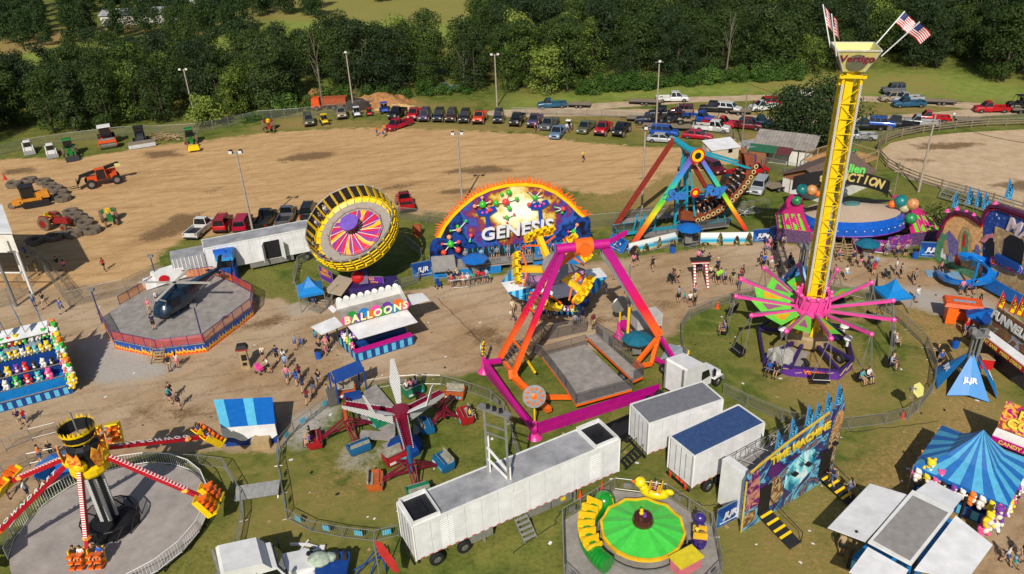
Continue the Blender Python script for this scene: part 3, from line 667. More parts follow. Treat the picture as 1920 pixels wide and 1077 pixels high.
# ================= VEHICLES =================
CP_=M('car_paint',S(180,20,30),.3,.1,var=.05,coat=.6);RIM=M('rim_metal',S(170,170,172),.35,.8,var=.1);LENS=M('headlight_lens',S(225,225,220),.15,var=0);TAIL=M('tail_lens',S(170,20,20),.25,var=0)
DIRTW=M('dusty_rubber',S(120,100,80),.9,var=.3,sc=4);PLAST=M('black_plastic',S(34,34,36),.6,var=.08)
def wheel(parent,c,r,w,ax=(0,1,0),tm=None,rm=None,name='wheel'):
 mb=MB();c=Vector(c);a=Vector(ax).normalized();n=16
 x=a.orthogonal().normalized();y=a.cross(x);P=[];prof=[(.55,-.5),(.92,-.5),(1,-.3),(1,.3),(.92,.5),(.55,.5)]
 for rr,t in prof:
  for i in range(n):an=2*math.pi*i/n;P.append(c+(x*math.cos(an)+y*math.sin(an))*r*rr+a*w*t)
 F=[(j*n+i,j*n+(i+1)%n,(j+1)*n+(i+1)%n,(j+1)*n+i) for j in range(5) for i in range(n)]
 mb.add(P,F);o=mb.build(name,tm or BLACK,parent,smooth=True)
 m2=MB();m2.rod(c-a*w*.38,c+a*w*.38,r*.56,14)
 for i in range(5):an=2*math.pi*i/5;d=x*math.cos(an)+y*math.sin(an);m2.beam(c+d*r*.1,c+d*r*.5,.05,w*.86,up=a)
 m2.build('rim',rm or RIM,o);return o
def vehicle_proto(kind):
 name={'sedan':'sedan_car','suv':'sport_utility_car','pickup':'pickup_truck','jeep':'off_road_car','crew':'pickup_truck','mud':'pickup_truck'}[kind]
 root=thing(name,'car','car',(0,0,0))
 lift={'mud':.35,'jeep':.22}.get(kind,0.);WR={'mud':.47,'jeep':.44}.get(kind,.37 if kind in('pickup','crew') else.34)
 D=dict(sedan=(4.8,1.84,1.45),suv=(4.7,1.88,1.72),pickup=(5.5,1.95,1.85),crew=(6.1,2.0,1.92),mud=(5.0,1.9,1.8),jeep=(4.1,1.75,1.8))[kind];L,Wd,Hh=D;h=L/2;w=Wd/2
 zb=.3+lift;belt=(.92 if kind=='sedan' else 1.05)+lift;top=Hh+lift
 if kind=='sedan':hood=[(h,.62),(h-.1,.7),(h-.95,.86),(-h+.75,.95),(-h+.1,.9),(-h,.7)];cab=(h-1.15,h-1.95,-h+1.15,-h+.5)
 elif kind=='suv':hood=[(h,.75),(h-.1,.88),(h-1.0,1.02),(-h+.2,1.05),(-h,.9)];cab=(h-1.05,h-1.6,-h+.25,-h+.06)
 elif kind=='jeep':hood=[(h,.85),(h-.08,1.0),(h-1.1,1.08),(-h+.1,1.08),(-h,.95)];cab=(h-1.15,h-1.45,-h+.15,-h+.05)
 else:
  hood=[(h,.8),(h-.1,.95),(h-1.15,1.08)];c1=h-3.35 if kind=='crew' else h-2.65;cab=(h-1.15,h-1.75,c1+.12,c1);hood+=[(c1-.02,1.08)]
 mb=MB();cs=[(x,z+lift) for x,z in hood]
 P=[];secs=[]
 for i,(x,z) in enumerate(cs):
  ww=w*(.86 if x>h-.05 else.97 if x>h-.3 else 1) if True else w
  if x<-h+.05:ww=w*.9
  secs.append([(x,-ww*.95,zb),(x,-ww,zb+.18),(x,-ww,z-.14),(x,-ww*.9,z),(x,ww*.9,z),(x,ww,z-.14),(x,ww,zb+.18),(x,ww*.95,zb)])
 for s_ in secs:P+=s_
 n=len(secs);F=[(j*8+i,j*8+(i+1)%8,(j+1)*8+(i+1)%8,(j+1)*8+i) for j in range(n-1) for i in range(8)]+[tuple(range(8)),tuple(range((n-1)*8,n*8))]
 mb.add(P,F)
 if kind in('pickup','crew','mud'):
  c1=cs[-1][0];zz=1.06+lift
  for s_ in(-1,1):mb.box(((c1-.02-h)/2,s_*(w-.06),(zb+zz)/2+.05),(h+c1-.04,.12,zz-zb-.1))
  mb.box((-h+.05,0,(zb+zz)/2+.08),(.1,Wd-.25,zz-zb-.16));mb.box(((c1-h)/2,0,zb+.3),(h+c1-.1,Wd-.2,.08),k=1)
 a,b_,c_,d=cab;bz=belt+(.0 if kind=='sedan' else.0);wb,wt=w*.92,w*.74
 mb.hexa([(a,-wb,bz-.03),(a,wb,bz-.03),(d,wb,bz-.03),(d,-wb,bz-.03),(b_,-wt,top),(b_,wt,top),(c_,wt,top),(c_,-wt,top)])
 mb.build('body',[CP_,PLAST],root,smooth=True)
 def lp(P0,P1,t):return tuple(P0[i]+(P1[i]-P0[i])*t for i in range(3))
 def inset(Q,n_,g=.012,sh=.1):
  c=Vector((0,0,0));Q=[Vector(q) for q in Q]
  for q in Q:c+=q/len(Q)
  return[c+(q-c)*(1-sh)+Vector(n_)*g for q in Q]
 g=MB()
 A=(a,-wb,bz);B=(a,wb,bz);C=(b_,wt,top);Dd=(b_,-wt,top);A2=(d,-wb,bz);B2=(d,wb,bz);C2=(c_,wt,top);D2=(c_,-wt,top)
 g.prism(inset([A,B,C,Dd],(.6,0,.5)),(.004,0,.004));g.prism(inset([A2,B2,C2,D2],(-.8,0,.2)),(-.004,0,.004));g.build('windshield',GLASS,root)
 for s_,(q1,q2,q3,q4) in((-1,(A,Dd,D2,A2)),(1,(B,C,C2,B2))):
  g=MB();spl=[0,.5,1] if kind not in('pickup','mud') else[0,1]
  if kind=='suv' or kind=='jeep':spl=[0,.4,.72,1]
  for t0,t1 in zip(spl,spl[1:]):g.prism(inset([lp(q1,q4,t0),lp(q2,q3,t0),lp(q2,q3,t1),lp(q1,q4,t1)],(0,s_,.25),.014,.14),(0,s_*.004,0))
  g.build('side_window',GLASS,root)
 wx=(h-.85,-h+(.95 if kind!='crew' else 1.15))
 for x in wx:
  for s_ in(-1,1):
   m2=MB();m2.rod((x,s_*(w-.2),WR),(x,s_*(w+.004),WR+.02),WR+.07,14,k=0);m2.build('wheel_arch',PLAST,root)
   wheel(root,(x,s_*(w-.06+(.08 if lift else 0)),WR),WR,.24+(.1 if lift else 0),tm=DIRTW if lift else BLACK)
 zl=cs[0][1]-.12
 for s_ in(-1,1):
  MB().box((h-.015,s_*w*.66,zl),(.06,.34,.16)).build('headlight',LENS,root)
  MB().box((-h+.0,s_*w*.82,cs[-1][1]-.22 if kind in('sedan','suv','jeep') else.9+lift),(.05,.16,.26)).build('tail_light',TAIL,root)
  if kind!='jeep':MB().box((a-.2,s_*(w+.1),bz+.02),(.12,.16,.14)).build('mirror',PLAST,root)
 MB().box((h+.02,0,zb+.12),(.14,Wd*.9,.2)).build('front_bumper',PLAST if lift else CP_,root);MB().box((-h-.02,0,zb+.14),(.14,Wd*.9,.18)).build('rear_bumper',PLAST,root)
 MB().box((h-.0,0,zl),(.04,Wd*.4,.2)).build('grille',PLAST,root)
 if kind in('jeep','mud'):
  m3=MB()
  for s_ in(-1,1):m3.rod((b_,s_*wt*.9,top+.1),(c_,s_*wt*.9,top+.1),.025,5)
  for t in(0,.33,.66,1):x=b_+(c_-b_)*t;m3.rod((x,-wt*.9,top+.1),(x,wt*.9,top+.1),.025,5)
  for t in(0,1):x=b_+(c_-b_)*t;[m3.rod((x,s_*wt*.9,top-.02),(x,s_*wt*.9,top+.1),.025,5) for s_ in(-1,1)]
  m3.build('roof_rack',PLAST,root)
 return Proto(root)
VP={k:vehicle_proto(k) for k in('sedan','suv','pickup','crew','mud','jeep')}
PC={}
def paint(nm,rgb,metal=.1):
 if nm not in PC:PC[nm]=M('car_'+nm,S(*rgb),.32,metal,var=.12,sc=1.5,coat=.5)
 return PC[nm]
CC=dict(red=(190,22,32),maroon=(105,18,35),white=(225,225,222),black=(26,27,30),navy=(26,36,62),blue=(24,80,175),silver=(175,178,182),grey=(95,98,102),olive=(96,102,78),tan=(160,148,120),orange=(225,75,30),teal=(36,88,118),lblue=(110,135,165),purple=(90,70,110),crimson=(180,10,50),brown=(70,42,38))
NM=dict(sedan='sedan',suv='sport utility car',pickup='pickup truck',crew='long crew cab pickup truck',mud='lifted muddy pickup truck',jeep='boxy off-road car')
def veh(kind,f,r,col,where,z=0,sc=1):
 a,b_=G(*f,z),G(*r,z);c=(a+b_)/2;d=a-b_
 return VP[kind].put(c,math.atan2(d.y,d.x),('%s %s %s'%({'lblue':'light blue'}.get(col,col),NM[kind],where)),paint={'car_paint':paint(col,CC[col])},sc=sc)
V=veh
V('jeep',(583,242),(577,227),'olive','at the left end of the arena row');V('jeep',(643,228),(639,214),'tan','by the leaning light pole')
V('mud',(735,228),(757,214),'black','behind the pink red pickup');V('mud',(772,230),(784,216),'red','third in the arena row')
V('jeep',(792,233),(803,218),'purple','in the arena row');V('jeep',(818,234),(829,218),'navy','in the arena row beside the flag')
V('jeep',(841,235),(853,218),'brown','in the arena row');V('jeep',(867,236),(877,220),'black','in the arena row left of the orange truck')
V('mud',(894,238),(906,220),'orange','in the middle of the arena row');V('jeep',(932,237),(938,220),'navy','below the red and blue flags');V('crew',(728,247),(769,233),'crimson','parked ahead of the arena row',sc=.93)
V('mud',(963,241),(978,225),'black','right of the flags');V('mud',(997,243),(1010,228),'purple','two places right of the flags');V('pickup',(1022,246),(1039,231),'grey','beside the small white tractor');V('pickup',(1040,262),(1053,247),'lblue','ahead of the arena row');V('pickup',(1090,253),(1108,237),'olive','near the right end of the arena row')
V('mud',(1122,259),(1140,242),'red','next to the last of the arena row');V('mud',(1156,260),(1174,244),'black','at the right end of the arena row')
V('sedan',(1264,268),(1217,265),'silver','in front of a blue car');V('suv',(1268,256),(1223,252),'blue','behind the silver sedan');V('sedan',(1331,262),(1284,258),'crimson','above the small white shed')
V('crew',(1366,249),(1302,243),'white','above the small white shed');V('pickup',(1370,240),(1324,235),'red','behind the white crew cab truck');V('crew',(1419,243),(1368,239),'maroon','left of the big lone tree');V('pickup',(1434,237),(1400,233),'teal','behind the maroon truck by the lone tree')
V('pickup',(1323,229),(1294,225),'blue','with a white hood among the trailers');V('crew',(1226,219),(1268,220),'black','behind the loaded flatbed');V('jeep',(1268,217),(1288,217),'maroon','on the gravel behind the loaded flatbed');V('pickup',(1202,231),(1240,232),'navy','left of the light pole by the trailers')
V('crew',(1321,209),(1364,211),'black','parked beside the gravel road');V('suv',(1378,211),(1352,208),'white','behind the black truck beside the gravel road');V('pickup',(1418,208),(1448,206),'white','left of the lone tree');V('suv',(1428,200),(1450,199),'red','left of the lone tree');V('pickup',(1014,203),(1056,201),'teal','alone on the far grass');V('crew',(1282,190),(1237,191),'white','beside the far gravel road');V('pickup',(829,173),(852,171),'lblue','alone at the foot of the wood')
V('pickup',(1513,182),(1535,184),'white','half hidden behind the yellow tower');V('jeep',(1656,177),(1690,176),'grey','farthest back beyond the riding ring');V('suv',(1662,190),(1684,189),'tan','beyond the riding ring');V('pickup',(1676,192),(1724,190),'silver','behind the teal truck');V('pickup',(1679,201),(1727,200),'teal','beyond the riding ring');V('pickup',(1831,210),(1884,210),'red','driving on the far road')
V('pickup',(1723,227),(1768,229),'red','with its hood open beyond the riding ring');V('pickup',(1706,235),(1748,238),'silver','nearest the riding ring fence');V('crew',(1662,238),(1708,242),'black','in the row above the riding ring');V('jeep',(1668,243),(1636,241),'blue','in the row above the riding ring');V('pickup',(1612,243),(1640,243),'black','partly behind the yellow tower');V('pickup',(1588,261),(1627,262),'silver','right behind the yellow tower')
V('pickup',(391,424),(363,448),'white','with a flag on its rear, above the long trailer');V('jeep',(429,418),(413,442),'red','open and rusty above the long trailer');V('suv',(463,415),(451,438),'crimson','beside the light pole above the long trailer');V('pickup',(506,409),(491,430),'black','above the long trailer');V('pickup',(544,404),(533,424),'grey','above the long trailer');V('jeep',(585,398),(577,415),'black','beside the tilted round ride');V('mud',(755,377),(766,404),'red','with a painted hood, right of the tilted round ride')
V('suv',(1352,330),(1318,312),'maroon','behind the pirate ship ride');V('crew',(1433,323),(1369,335),'red','behind the end of the pirate ship');V('sedan',(1312,382),(1274,364),'navy','behind the pirate ship legs');V('suv',(1392,368),(1360,348),'black','behind the pirate ship legs');V('suv',(1411,374),(1434,342),'silver','behind the high end of the pirate ship')
def flatbed(a,b_,lb,load=0,ramps=False,w=2.2):
 A,B=G(*a),G(*b_);c=(A+B)/2;L=(B-A).length;t=thing('flatbed_trailer',lb,'trailer',c);d=(B-A).normalized();n=Vector((-d.y,d.x,0));ang=math.atan2(d.y,d.x)
 MB().box(c+Vector((0,0,.62)),(L,w,.1),ang).build('deck',WOODG,t);mb=MB()
 for s_ in(-1,1):mb.beam(A+n*s_*w/2+Vector((0,0,.55)),B+n*s_*w/2+Vector((0,0,.55)),.1,.18)
 mb.beam(B+Vector((0,0,.5)),B+d*1.3+Vector((0,0,.5)),.1);mb.build('frame',DARK,t)
 for k in(-.35,.45):
  for s_ in(-1,1):wheel(t,c+d*k+n*s_*(w/2+.12)+Vector((0,0,.34)),.34,.2,n)
 if ramps:
  for s_ in(-1,1):m=MB();m.beam(A+n*s_*w*.35+Vector((0,0,.65)),A+n*s_*w*.35-d*.3+Vector((0,0,2.3)),.4,.06,up=d);m.build('ramp',DARK,t)
 return t
flatbed((1240,196),(1180,194),'empty flatbed trailer hitched behind the far white truck');flatbed((1108,201),(1066,200),'flatbed trailer loaded with pale lumber behind the far teal truck')
flatbed((1300,244),(1205,241),'long rusty flatbed carrying muddy buggies',ramps=True,w=2.6);flatbed((1408,214),(1368,213),'flatbed with raised ramps left of the lone tree',ramps=True);flatbed((1245,229),(1176,226),'low black flatbed left of the light pole');flatbed((1345,228),(1322,227),'short flatbed with raised ramps by the blue truck',ramps=True);flatbed((1734,194),(1790,196),'empty flatbed trailer beyond the riding ring');flatbed((1790,229),(1838,230),'low black flatbed right of the red truck');flatbed((1893,211),(1925,210),'flatbed at the right edge carrying a black buggy');flatbed((1432,190),(1470,187),'flatbed trailer behind the lone tree');flatbed((1437,358),(1470,352),'weathered flatbed beside the brown gabled shed')
def buggy_proto():
 t=thing('buggy','buggy','buggy',(0,0,0));mb=MB();mb.box((.1,0,.62),(2.2,1.1,.3),tx=.9);mb.box((.95,0,.75),(.8,.9,.22),tx=.7,ty=.8);mb.box((-.9,0,.85),(.7,1.2,.25));mb.build('body',CP_,t)
 mb=MB()
 for s_ in(-.55,.55):mb.path([(.7,s_,.8),(.35,s_,1.75),(-.65,s_,1.75),(-.95,s_,.85)],.035,5)
 mb.rod((.35,-.55,1.75),(.35,.55,1.75),.035,5);mb.rod((-.65,-.55,1.75),(-.65,.55,1.75),.035,5);mb.build('roll_cage',PLAST,t)
 MB().box((-.15,0,1.79),(1.05,1.15,.04)).build('roof',CP_,t);MB().box((-.15,.28,.9),(.5,.45,.12)).box((-.38,.28,1.2),(.12,.45,.5)).box((-.15,-.28,.9),(.5,.45,.12)).box((-.38,-.28,1.2),(.12,.45,.5)).build('seat',PLAST,t)
 for x in(.95,-.9):
  for s_ in(-1,1):wheel(t,(x,s_*.68,.36),.36,.26)
 return Proto(t)
BG=buggy_proto()
for f,r,col,lb,sc in(((612,237),(606,228),(230,200,30),'yellow buggy with black roof in the arena corner',1),((672,224),(667,213),(220,222,225),'white buggy left of the red quad',1),((724,217),(719,206),(40,80,190),'blue roofed white buggy by the soil pile',1.1),((694,220),(692,213),(200,30,30),'small red quad right of the dirt fence',.75),((1226,233),(1240,235),(60,55,50),'grey muddy buggy at the left of the loaded flatbed',1.2),((1260,237),(1275,238),(40,40,45),'black buggy in the middle of the loaded flatbed',1.2),((1280,239),(1294,239),(150,135,110),'tan muddy buggy at the right of the loaded flatbed',1.2),((1894,209),(1915,209),(30,30,32),'black buggy on the flatbed at the right edge',1.2),((1282,322),(1290,316),(170,150,110),'small tan buggy behind the pirate ship tower',1)):
 a,b_=G(*f),G(*r);d=a-b_;zz=.68 if 'flatbed' in lb else 0
 BG.put(((a.x+b_.x)/2,(a.y+b_.y)/2,zz),math.atan2(d.y,d.x),lb,paint={'car_paint':M('buggy_'+str(col[0])+str(col[2]),S(*col),.4)},sc=sc)
# ---- farm and building machines ----
def tractor(f,r,body,wcol,lb,cab=False,loader=False,s=1.):
 a,b_=G(*f),G(*r);c=(a+b_)/2;d=a-b_;t=thing('tractor',lb,'tractor',(0,0,0))
 MB().box((.95,0,1.0),(1.7,.6,.55),tx=.95,ty=.9).box((.0,0,.8),(1.2,.45,.4)).build('hood',body,t)
 for s_ in(-1,1):
  MB().box((-.75,s_*.62,1.45),(1.2,.4,.08)).box((-1.3,s_*.62,1.2),(.08,.4,.5)).build('fender',body,t)
  wheel(t,(-.75,s_*.85,.78),.78,.42,tm=DIRTW,rm=wcol);wheel(t,(1.45,s_*.65,.42),.42,.26,tm=DIRTW,rm=wcol)
 MB().rod((.6,.15,1.25),(.6,.15,1.8),.04,6).build('exhaust',DARK,t)
 MB().box((-.8,0,1.2),(.45,.5,.12)).box((-1.0,0,1.45),(.1,.5,.45)).build('seat',YELLOW if not cab else PLAST,t)
 MB().rod((-.35,0,1.2),(-.5,0,1.55),.02,5).lathe((-.5,0,1.55),[(.2,0),(.2,.03)],12).build('steering_wheel',PLAST,t)
 if cab:
  MB().box((-.7,0,2.5),(1.4,1.3,.14),tx=.9,ty=.9).build('cab_roof',body,t);mb=MB()
  for x in(-.1,-1.3):
   for s_ in(-1,1):mb.rod((x,s_*.55,1.2),(x,s_*.55,2.45),.04,5)
  mb.build('cab_frame',PLAST,t);MB().box((-.7,0,1.85),(1.14,1.04,1.1)).build('cab_glass',GLASS,t)
 if loader:
  mb=MB()
  for s_ in(-1,1):mb.beam((.2,s_*.55,1.5),(1.8,s_*.55,1.2),.12,.16).beam((1.8,s_*.55,1.2),(2.5,s_*.5,.4),.12,.16)
  mb.build('loader_arm',body,t);MB().prism([(2.4,-.9,.1),(3.0,-.9,.1),(2.5,-.9,.75)],(0,1.8,0)).build('bucket',DARK,t)
 t.location=c;t.rotation_euler=(0,0,math.atan2(d.y,d.x));t.scale=(s,)*3;return t
GT=M('tractor_green',S(30,120,50),.4);RT=M('tractor_red',S(150,35,32),.5)
tractor((137,302),(131,286),GT,YELLOW,'green cab tractor with front loader parked by the fence',True,True,1.15);tractor((212,428),(204,407),GT,YELLOW,'green open tractor with yellow seat beside the tyre row',s=1.05)
tractor((137,430),(82,425),RT,RT,'rusty red open tractor left of the tyre row',s=1.25);tractor((507,251),(504,238),RT,RT,'red open tractor at the arena edge',s=1.1);tractor((363,282),(357,262),GT,YELLOW,'tractor with yellow front blade below the leaning light pole',True,False,1.1);tractor((1062,250),(1068,241),WHITE,WHITE,'small white tractor between two pickups',True,s=.7)
tg=MB().box(G(365,285)+Vector((0,0,.75)),(1.9,.9,.8),.3,tx=.85).build('front_blade',YELLOW);rebase(tg,G(365,285));tag(tg,'yellow box attachment in front of the green tractor','attachment')
def skid(f,r,lb):
 a,b_=G(*f),G(*r);c=(a+b_)/2;d=a-b_;t=thing('skid_steer',lb,'loader',(0,0,0))
 MB().box((0,0,.75),(2.3,1.1,.75),tx=.95).box((-.95,0,1.2),(.6,1.0,.5)).build('body',WHITE,t);MB().box((.1,0,2.02),(1.3,1.05,.12)).build('cab_roof',WHITE,t);MB().box((.1,0,1.55),(1.15,.98,.85)).build('cab_glass',GLASS,t)
 for s_ in(-1,1):
  MB().beam((-1.0,s_*.72,1.5),(1.0,s_*.72,1.1),.14,.2).beam((1.0,s_*.72,1.1),(1.5,s_*.72,.35),.14,.18).build('lift_arm',WHITE,t)
  for x in(-.65,.6):wheel(t,(x,s_*.78,.42),.42,.3,tm=DIRTW)
 MB().prism([(1.45,-.9,.08),(2.1,-.9,.08),(1.5,-.9,.65)],(0,1.8,0)).build('bucket',GREY,t)
 t.location=c;t.rotation_euler=(0,0,math.atan2(d.y,d.x))
skid((57,292),(54,280),'leftmost white skid steer loader by the fence');skid((100,298),(97,286),'white skid steer loader left of the green tractor')
def roller():
 a,b_=G(205,280),G(202,264);c=(a+b_)/2;d=a-b_;t=thing('road_roller','orange road roller with white cab roof by the fence','roller',(0,0,0));OR=M('machine_orange',S(225,85,30),.45)
 MB().box((-1.3,0,1.2),(2.2,1.5,.8),tx=.9).build('engine_cover',OR,t);MB().box((.1,0,2.75),(1.6,1.7,.12)).build('cab_roof',WHITE,t);MB().box((.1,0,2.0),(1.3,1.4,1.4)).build('cab_glass',GLASS,t)
 MB().rod((1.9,-1.0,.72),(1.9,1.0,.72),.72,20).build('drum',GREY,t,smooth=True);MB().box((2.0,0,1.15),(1.5,2.3,.3)).box((1.9,1.1,.8),(1.7,.12,.6)).box((1.9,-1.1,.8),(1.7,.12,.6)).build('drum_frame',OR,t)
 for s_ in(-1,1):wheel(t,(-1.3,s_*.9,.7),.7,.45)
 t.location=c;t.rotation_euler=(0,0,math.atan2(d.y,d.x));t.scale=(1.25,)*3
roller()
def dozer(f,r,lb,col,blade=True,s=1.):
 a,b_=G(*f),G(*r);c=(a+b_)/2;d=a-b_;t=thing('bulldozer',lb,'bulldozer',(0,0,0))
 for s_ in(-1,1):
  m=MB();P=[(-1.5,.35),(-1.3,.08),(1.3,.08),(1.6,.35),(1.4,.75),(-1.3,.8)];m.prism([(x,s_*.95-.22,z) for x,z in P],(0,.44,0));m.build('track',DARK,t)
 MB().box((.75,0,1.25),(1.6,.95,.8),tx=.92).box((-.4,0,.9),(2.2,1.3,.4)).build('engine_cover',col,t)
 MB().box((-.65,0,2.55),(1.5,1.5,.1)).build('cab_roof',PLAST,t);m=MB()
 for x in(0,-1.3):
  for q in(-.65,.65):m.rod((x,q,1.1),(x,q,2.5),.05,5)
 m.build('cab_frame',PLAST,t);MB().box((-.65,0,1.8),(1.2,1.2,1.2)).build('cab_glass',GLASS,t)
 if blade:MB().prism([(2.3,-1.9,.1),(2.45,-1.9,.1),(2.2,-1.9,.6),(2.42,-1.9,1.15),(2.2,-1.9,1.15),(2.05,-1.9,.6)],(0,3.8,0)).beam((1.0,-.9,.5),(2.2,-.9,.5),.15).beam((1.0,.9,.5),(2.2,.9,.5),.15).build('blade',GALV,t)
 else:
  m=MB();m.beam((-1.4,-.5,1.0),(-2.3,-.3,.9),.18).beam((-1.4,.5,1.0),(-2.3,.3,.9),.18).box((-2.1,0,.7),(.8,.9,.5));m.build('rear_winch',col,t);wheel(t,(-2.7,0,.4),.4,.3,tm=DIRTW)
 t.location=c;t.rotation_euler=(0,0,math.atan2(d.y,d.x));t.scale=(s,)*3
dozer((268,278),(265,263),'dark bulldozer with wide steel blade by the fence',M('machine_dark',S(60,62,66),.5),True,1.15);dozer((94,380),(48,388),'orange yellow crawler with black cab beside the tyre row',M('machine_yellow',S(215,140,40),.5),False,1.2)
def telehandler():
 a,b_=G(165,352),G(225,340);c=(a+b_)/2;d=a-b_;t=thing('telehandler','orange telescopic handler with black boom in the arena','telehandler',(0,0,0));OR=M('machine_orange')
 MB().box((0,0,1.1),(3.6,1.2,.6)).box((-1.2,-.75,1.3),(1.4,.5,.8)).build('chassis',OR,t);MB().box((.1,.72,1.75),(1.3,.8,1.3),tx=.85,ty=.9).build('cab_glass',GLASS,t);MB().box((.1,.72,2.45),(1.2,.8,.1)).beam((.75,1.1,1.1),(.6,1.05,2.4),.08).beam((-.55,1.1,1.1),(-.45,1.05,2.4),.08).build('cab_frame',OR,t)
 MB().beam((-2.4,-.1,2.5),(2.6,-.1,1.6),.35,.4).beam((2.4,-.1,1.7),(3.0,-.1,.7),.25,.3).build('boom',DARK,t);MB().box((3.05,0,.8),(.1,1.4,.9)).box((3.6,.4,.4),(1.2,.1,.06)).box((3.6,-.4,.4),(1.2,.1,.06)).build('fork',DARK,t);MB().box((-2.2,-.1,2.3),(.7,.7,.4)).build('boom_end_cover',M('pale_yellow',S(225,210,130),.5),t)
 for x in(1.5,-1.6):
  for s_ in(-1,1):wheel(t,(x,s_*1.05,.62),.62,.42)
 t.location=c;t.rotation_euler=(0,0,math.atan2(d.y,d.x));t.scale=(1.15,)*3
telehandler()
def tyre_proto():
 mb=MB();n=22;prof=[(.5,.08),(.5,.42),(.78,.5),(.98,.46),(1.0,.25),(.98,.04),(.78,0)]
 P=[]
 for i in range(n):
  a=2*math.pi*i/n;k=1+(.03 if i%2 else-.02)
  for r,z in prof:q=r*(k if r>.9 else 1);P.append((q*math.cos(a),q*math.sin(a),z))
 m=len(prof);F=[(i*m+j,((i+1)%n)*m+j,((i+1)%n)*m+(j+1)%m,i*m+(j+1)%m) for i in range(n) for j in range(m)]
 mb.add(P,F);o=mb.build('tractor_tyre',M('old_tyre',S(112,100,86),.9,var=.35,sc=3));tag(o,'tyre','tyre');return Proto(o)
TY=tyre_proto()
names=['first','second','third','fourth','fifth','sixth','seventh','eighth']
for i,(x,y,s) in enumerate([(28,350,.95),(56,342,.95),(82,344,.9),(94,352,.85),(106,358,.9),(115,366,.9),(120,376,.95)]):
 TY.put(G(x,y),i*.7,'%s big grey tyre from the left in the upper tyre row'%names[i],sc=(1.15*s*1.05,1.15*s*1.05,1.5*s))
for i,(x,y,s) in enumerate([(134,402,.9),(143,409,.9),(153,417,.95),(162,424,.95),(174,436,1.0)]):
 TY.put(G(x,y),i*.9,'%s grey tyre from the top in the slanting middle row'%names[i],sc=(1.2*s,1.2*s,1.4))
for i,(x,y,s) in enumerate([(140,442,1.0),(104,448,1.0),(68,456,.95)]):
 TY.put(G(x,y),i,'%s big tyre from the right in the lower row toward the stand'%names[i],sc=(1.25*s,1.25*s,1.4))
o=MB().rod((0,0,0),(0,0,.9),.22,10,.04).box((0,0,.03),(.5,.5,.05)).build('traffic_cone',M('cone_red',S(215,50,40),.5));CONE0=Proto(tag(o,'cone','cone'))
CONE0.put(G(12,343)+Vector((0,0,.5)),0,'red cone standing beside the leftmost tyre',sc=1.2)
CO=MB().rod((0,0,.04),(0,0,.75),.17,12,.03).box((0,0,.02),(.38,.38,.04)).build('traffic_cone',M('cone_orange',S(240,85,30),.45));CO=Proto(tag(CO,'cone','cone'))
for x,y,lb in((1129,918,'orange cone under the long white trailer, right one'),(1088,934,'orange cone under the long white trailer, left one'),(1692,784,'orange cone inside the round fence by the sign'),(1345,578,'orange cone at the left inside the round fence'),(1278,905,'orange cone behind the blue roofed trailer'),(1269,900,'orange red cone beside the trailer hitch')):CO.put(G(x,y),0,lb)
t=thing('dump_truck','orange dump truck behind the fence by the earth pile','truck',G(617,205));c=G(617,205)
MB().box(c+Vector((1.4,0,1.7)),(4.4,2.3,1.3),.0,tx=1.05).build('dump_box',M('rust_orange',S(175,85,45),.6,var=.3),t);MB().box(c+Vector((-2.3,0,1.5)),(1.8,2.1,1.9),tx=.8).build('cab',M('machine_orange'),t);MB().box(c+Vector((-2.4,0,2.0)),(1.75,2.0,.6),tx=.85).build('windshield',GLASS,t)
for x in(-2.2,1.2,2.4):
 for s_ in(-1,1):wheel(t,c+Vector((x,s_*1.05,.5)),.5,.3)
# ================= POLES, FENCES, BUILDINGS =================
POLEM=M('pole_wood',S(172,160,145),.8,var=.2,sc=2)
def light_pole(bx,by,ty,lb,heads=2,mat=None,r=.16,head=True):
 b=G(bx,by);h=HZ(b,ty);t=thing('light_pole' if head else 'utility_pole',lb,'pole',b)
 MB().rod(b,b+Z(h),r,10,r*.65).build('pole',mat or POLEM,t,smooth=True)
 if head:
  m=MB();m.beam(b+Vector((-.7,0,h-.15)),b+Vector((.7,0,h-.15)),.1);m.build('crossarm',GREY,t)
  for i in range(heads):
   x=-.6+1.2*i/(heads-1) if heads>1 else 0
   l=MB();l.box(b+Vector((x,-.2,h+.1)),(.5,.42,.42),tx=.7);l.build('floodlight',DARK,t);MB().box(b+Vector((x,-.43,h+.06)),(.42,.04,.34)).build('lamp_lens',LAMPG,t)
 else:
  m=MB();m.beam(b+Vector((-.5,0,h-1.2)),b+Vector((.5,0,h-1.2)),.1);m.build('crossarm',POLEM,t)
 return t
for a in[(368,232,130,'leaning light pole left, by the yellow blade tractor',2),(663,205,98,'light pole in front of the soil piles',1),(932,200,102,'light pole behind the arena row at centre',2),(1230,240,115,'light pole among the parked trailers',1),(1203,400,240,'light pole left of the pirate ship ride',1),(475,437,285,'light pole behind the long trailer left of the tilted ride',2),(867,383,250,'light pole behind the molecule backdrop',2)]:light_pole(*a)
light_pole(1391,268,165,'dark wooden utility pole left of the green roofed shed',head=False,mat=WOODG,r=.14);light_pole(1722,360,215,'pale wooden utility pole beside the riding ring fence',head=False,mat=POLEM);light_pole(1674,372,305,'short wooden post with a blue box by the riding ring',head=False,mat=WOODG,r=.12)
for a in[(1373,272,248,'black short post by the white shed'),(1663,370,342,'small grey lamp post above the saucer sign')]:light_pole(*a,head=False,mat=DARK,r=.08)
PURP=M('purple_pole',S(60,50,110),.5)
def wire(a,za,b,zb,sag,lb):
 A,B=G(*a)+Z(za),G(*b)+Z(zb);m=MB();pts=[A.lerp(B,i/14)-Z(sag*4*(i/14)*(1-i/14)) for i in range(15)];m.path(pts,.03,4)
 o=m.build('power_line',DARK);rebase(o,G(*a));tag(o,lb,'wire')
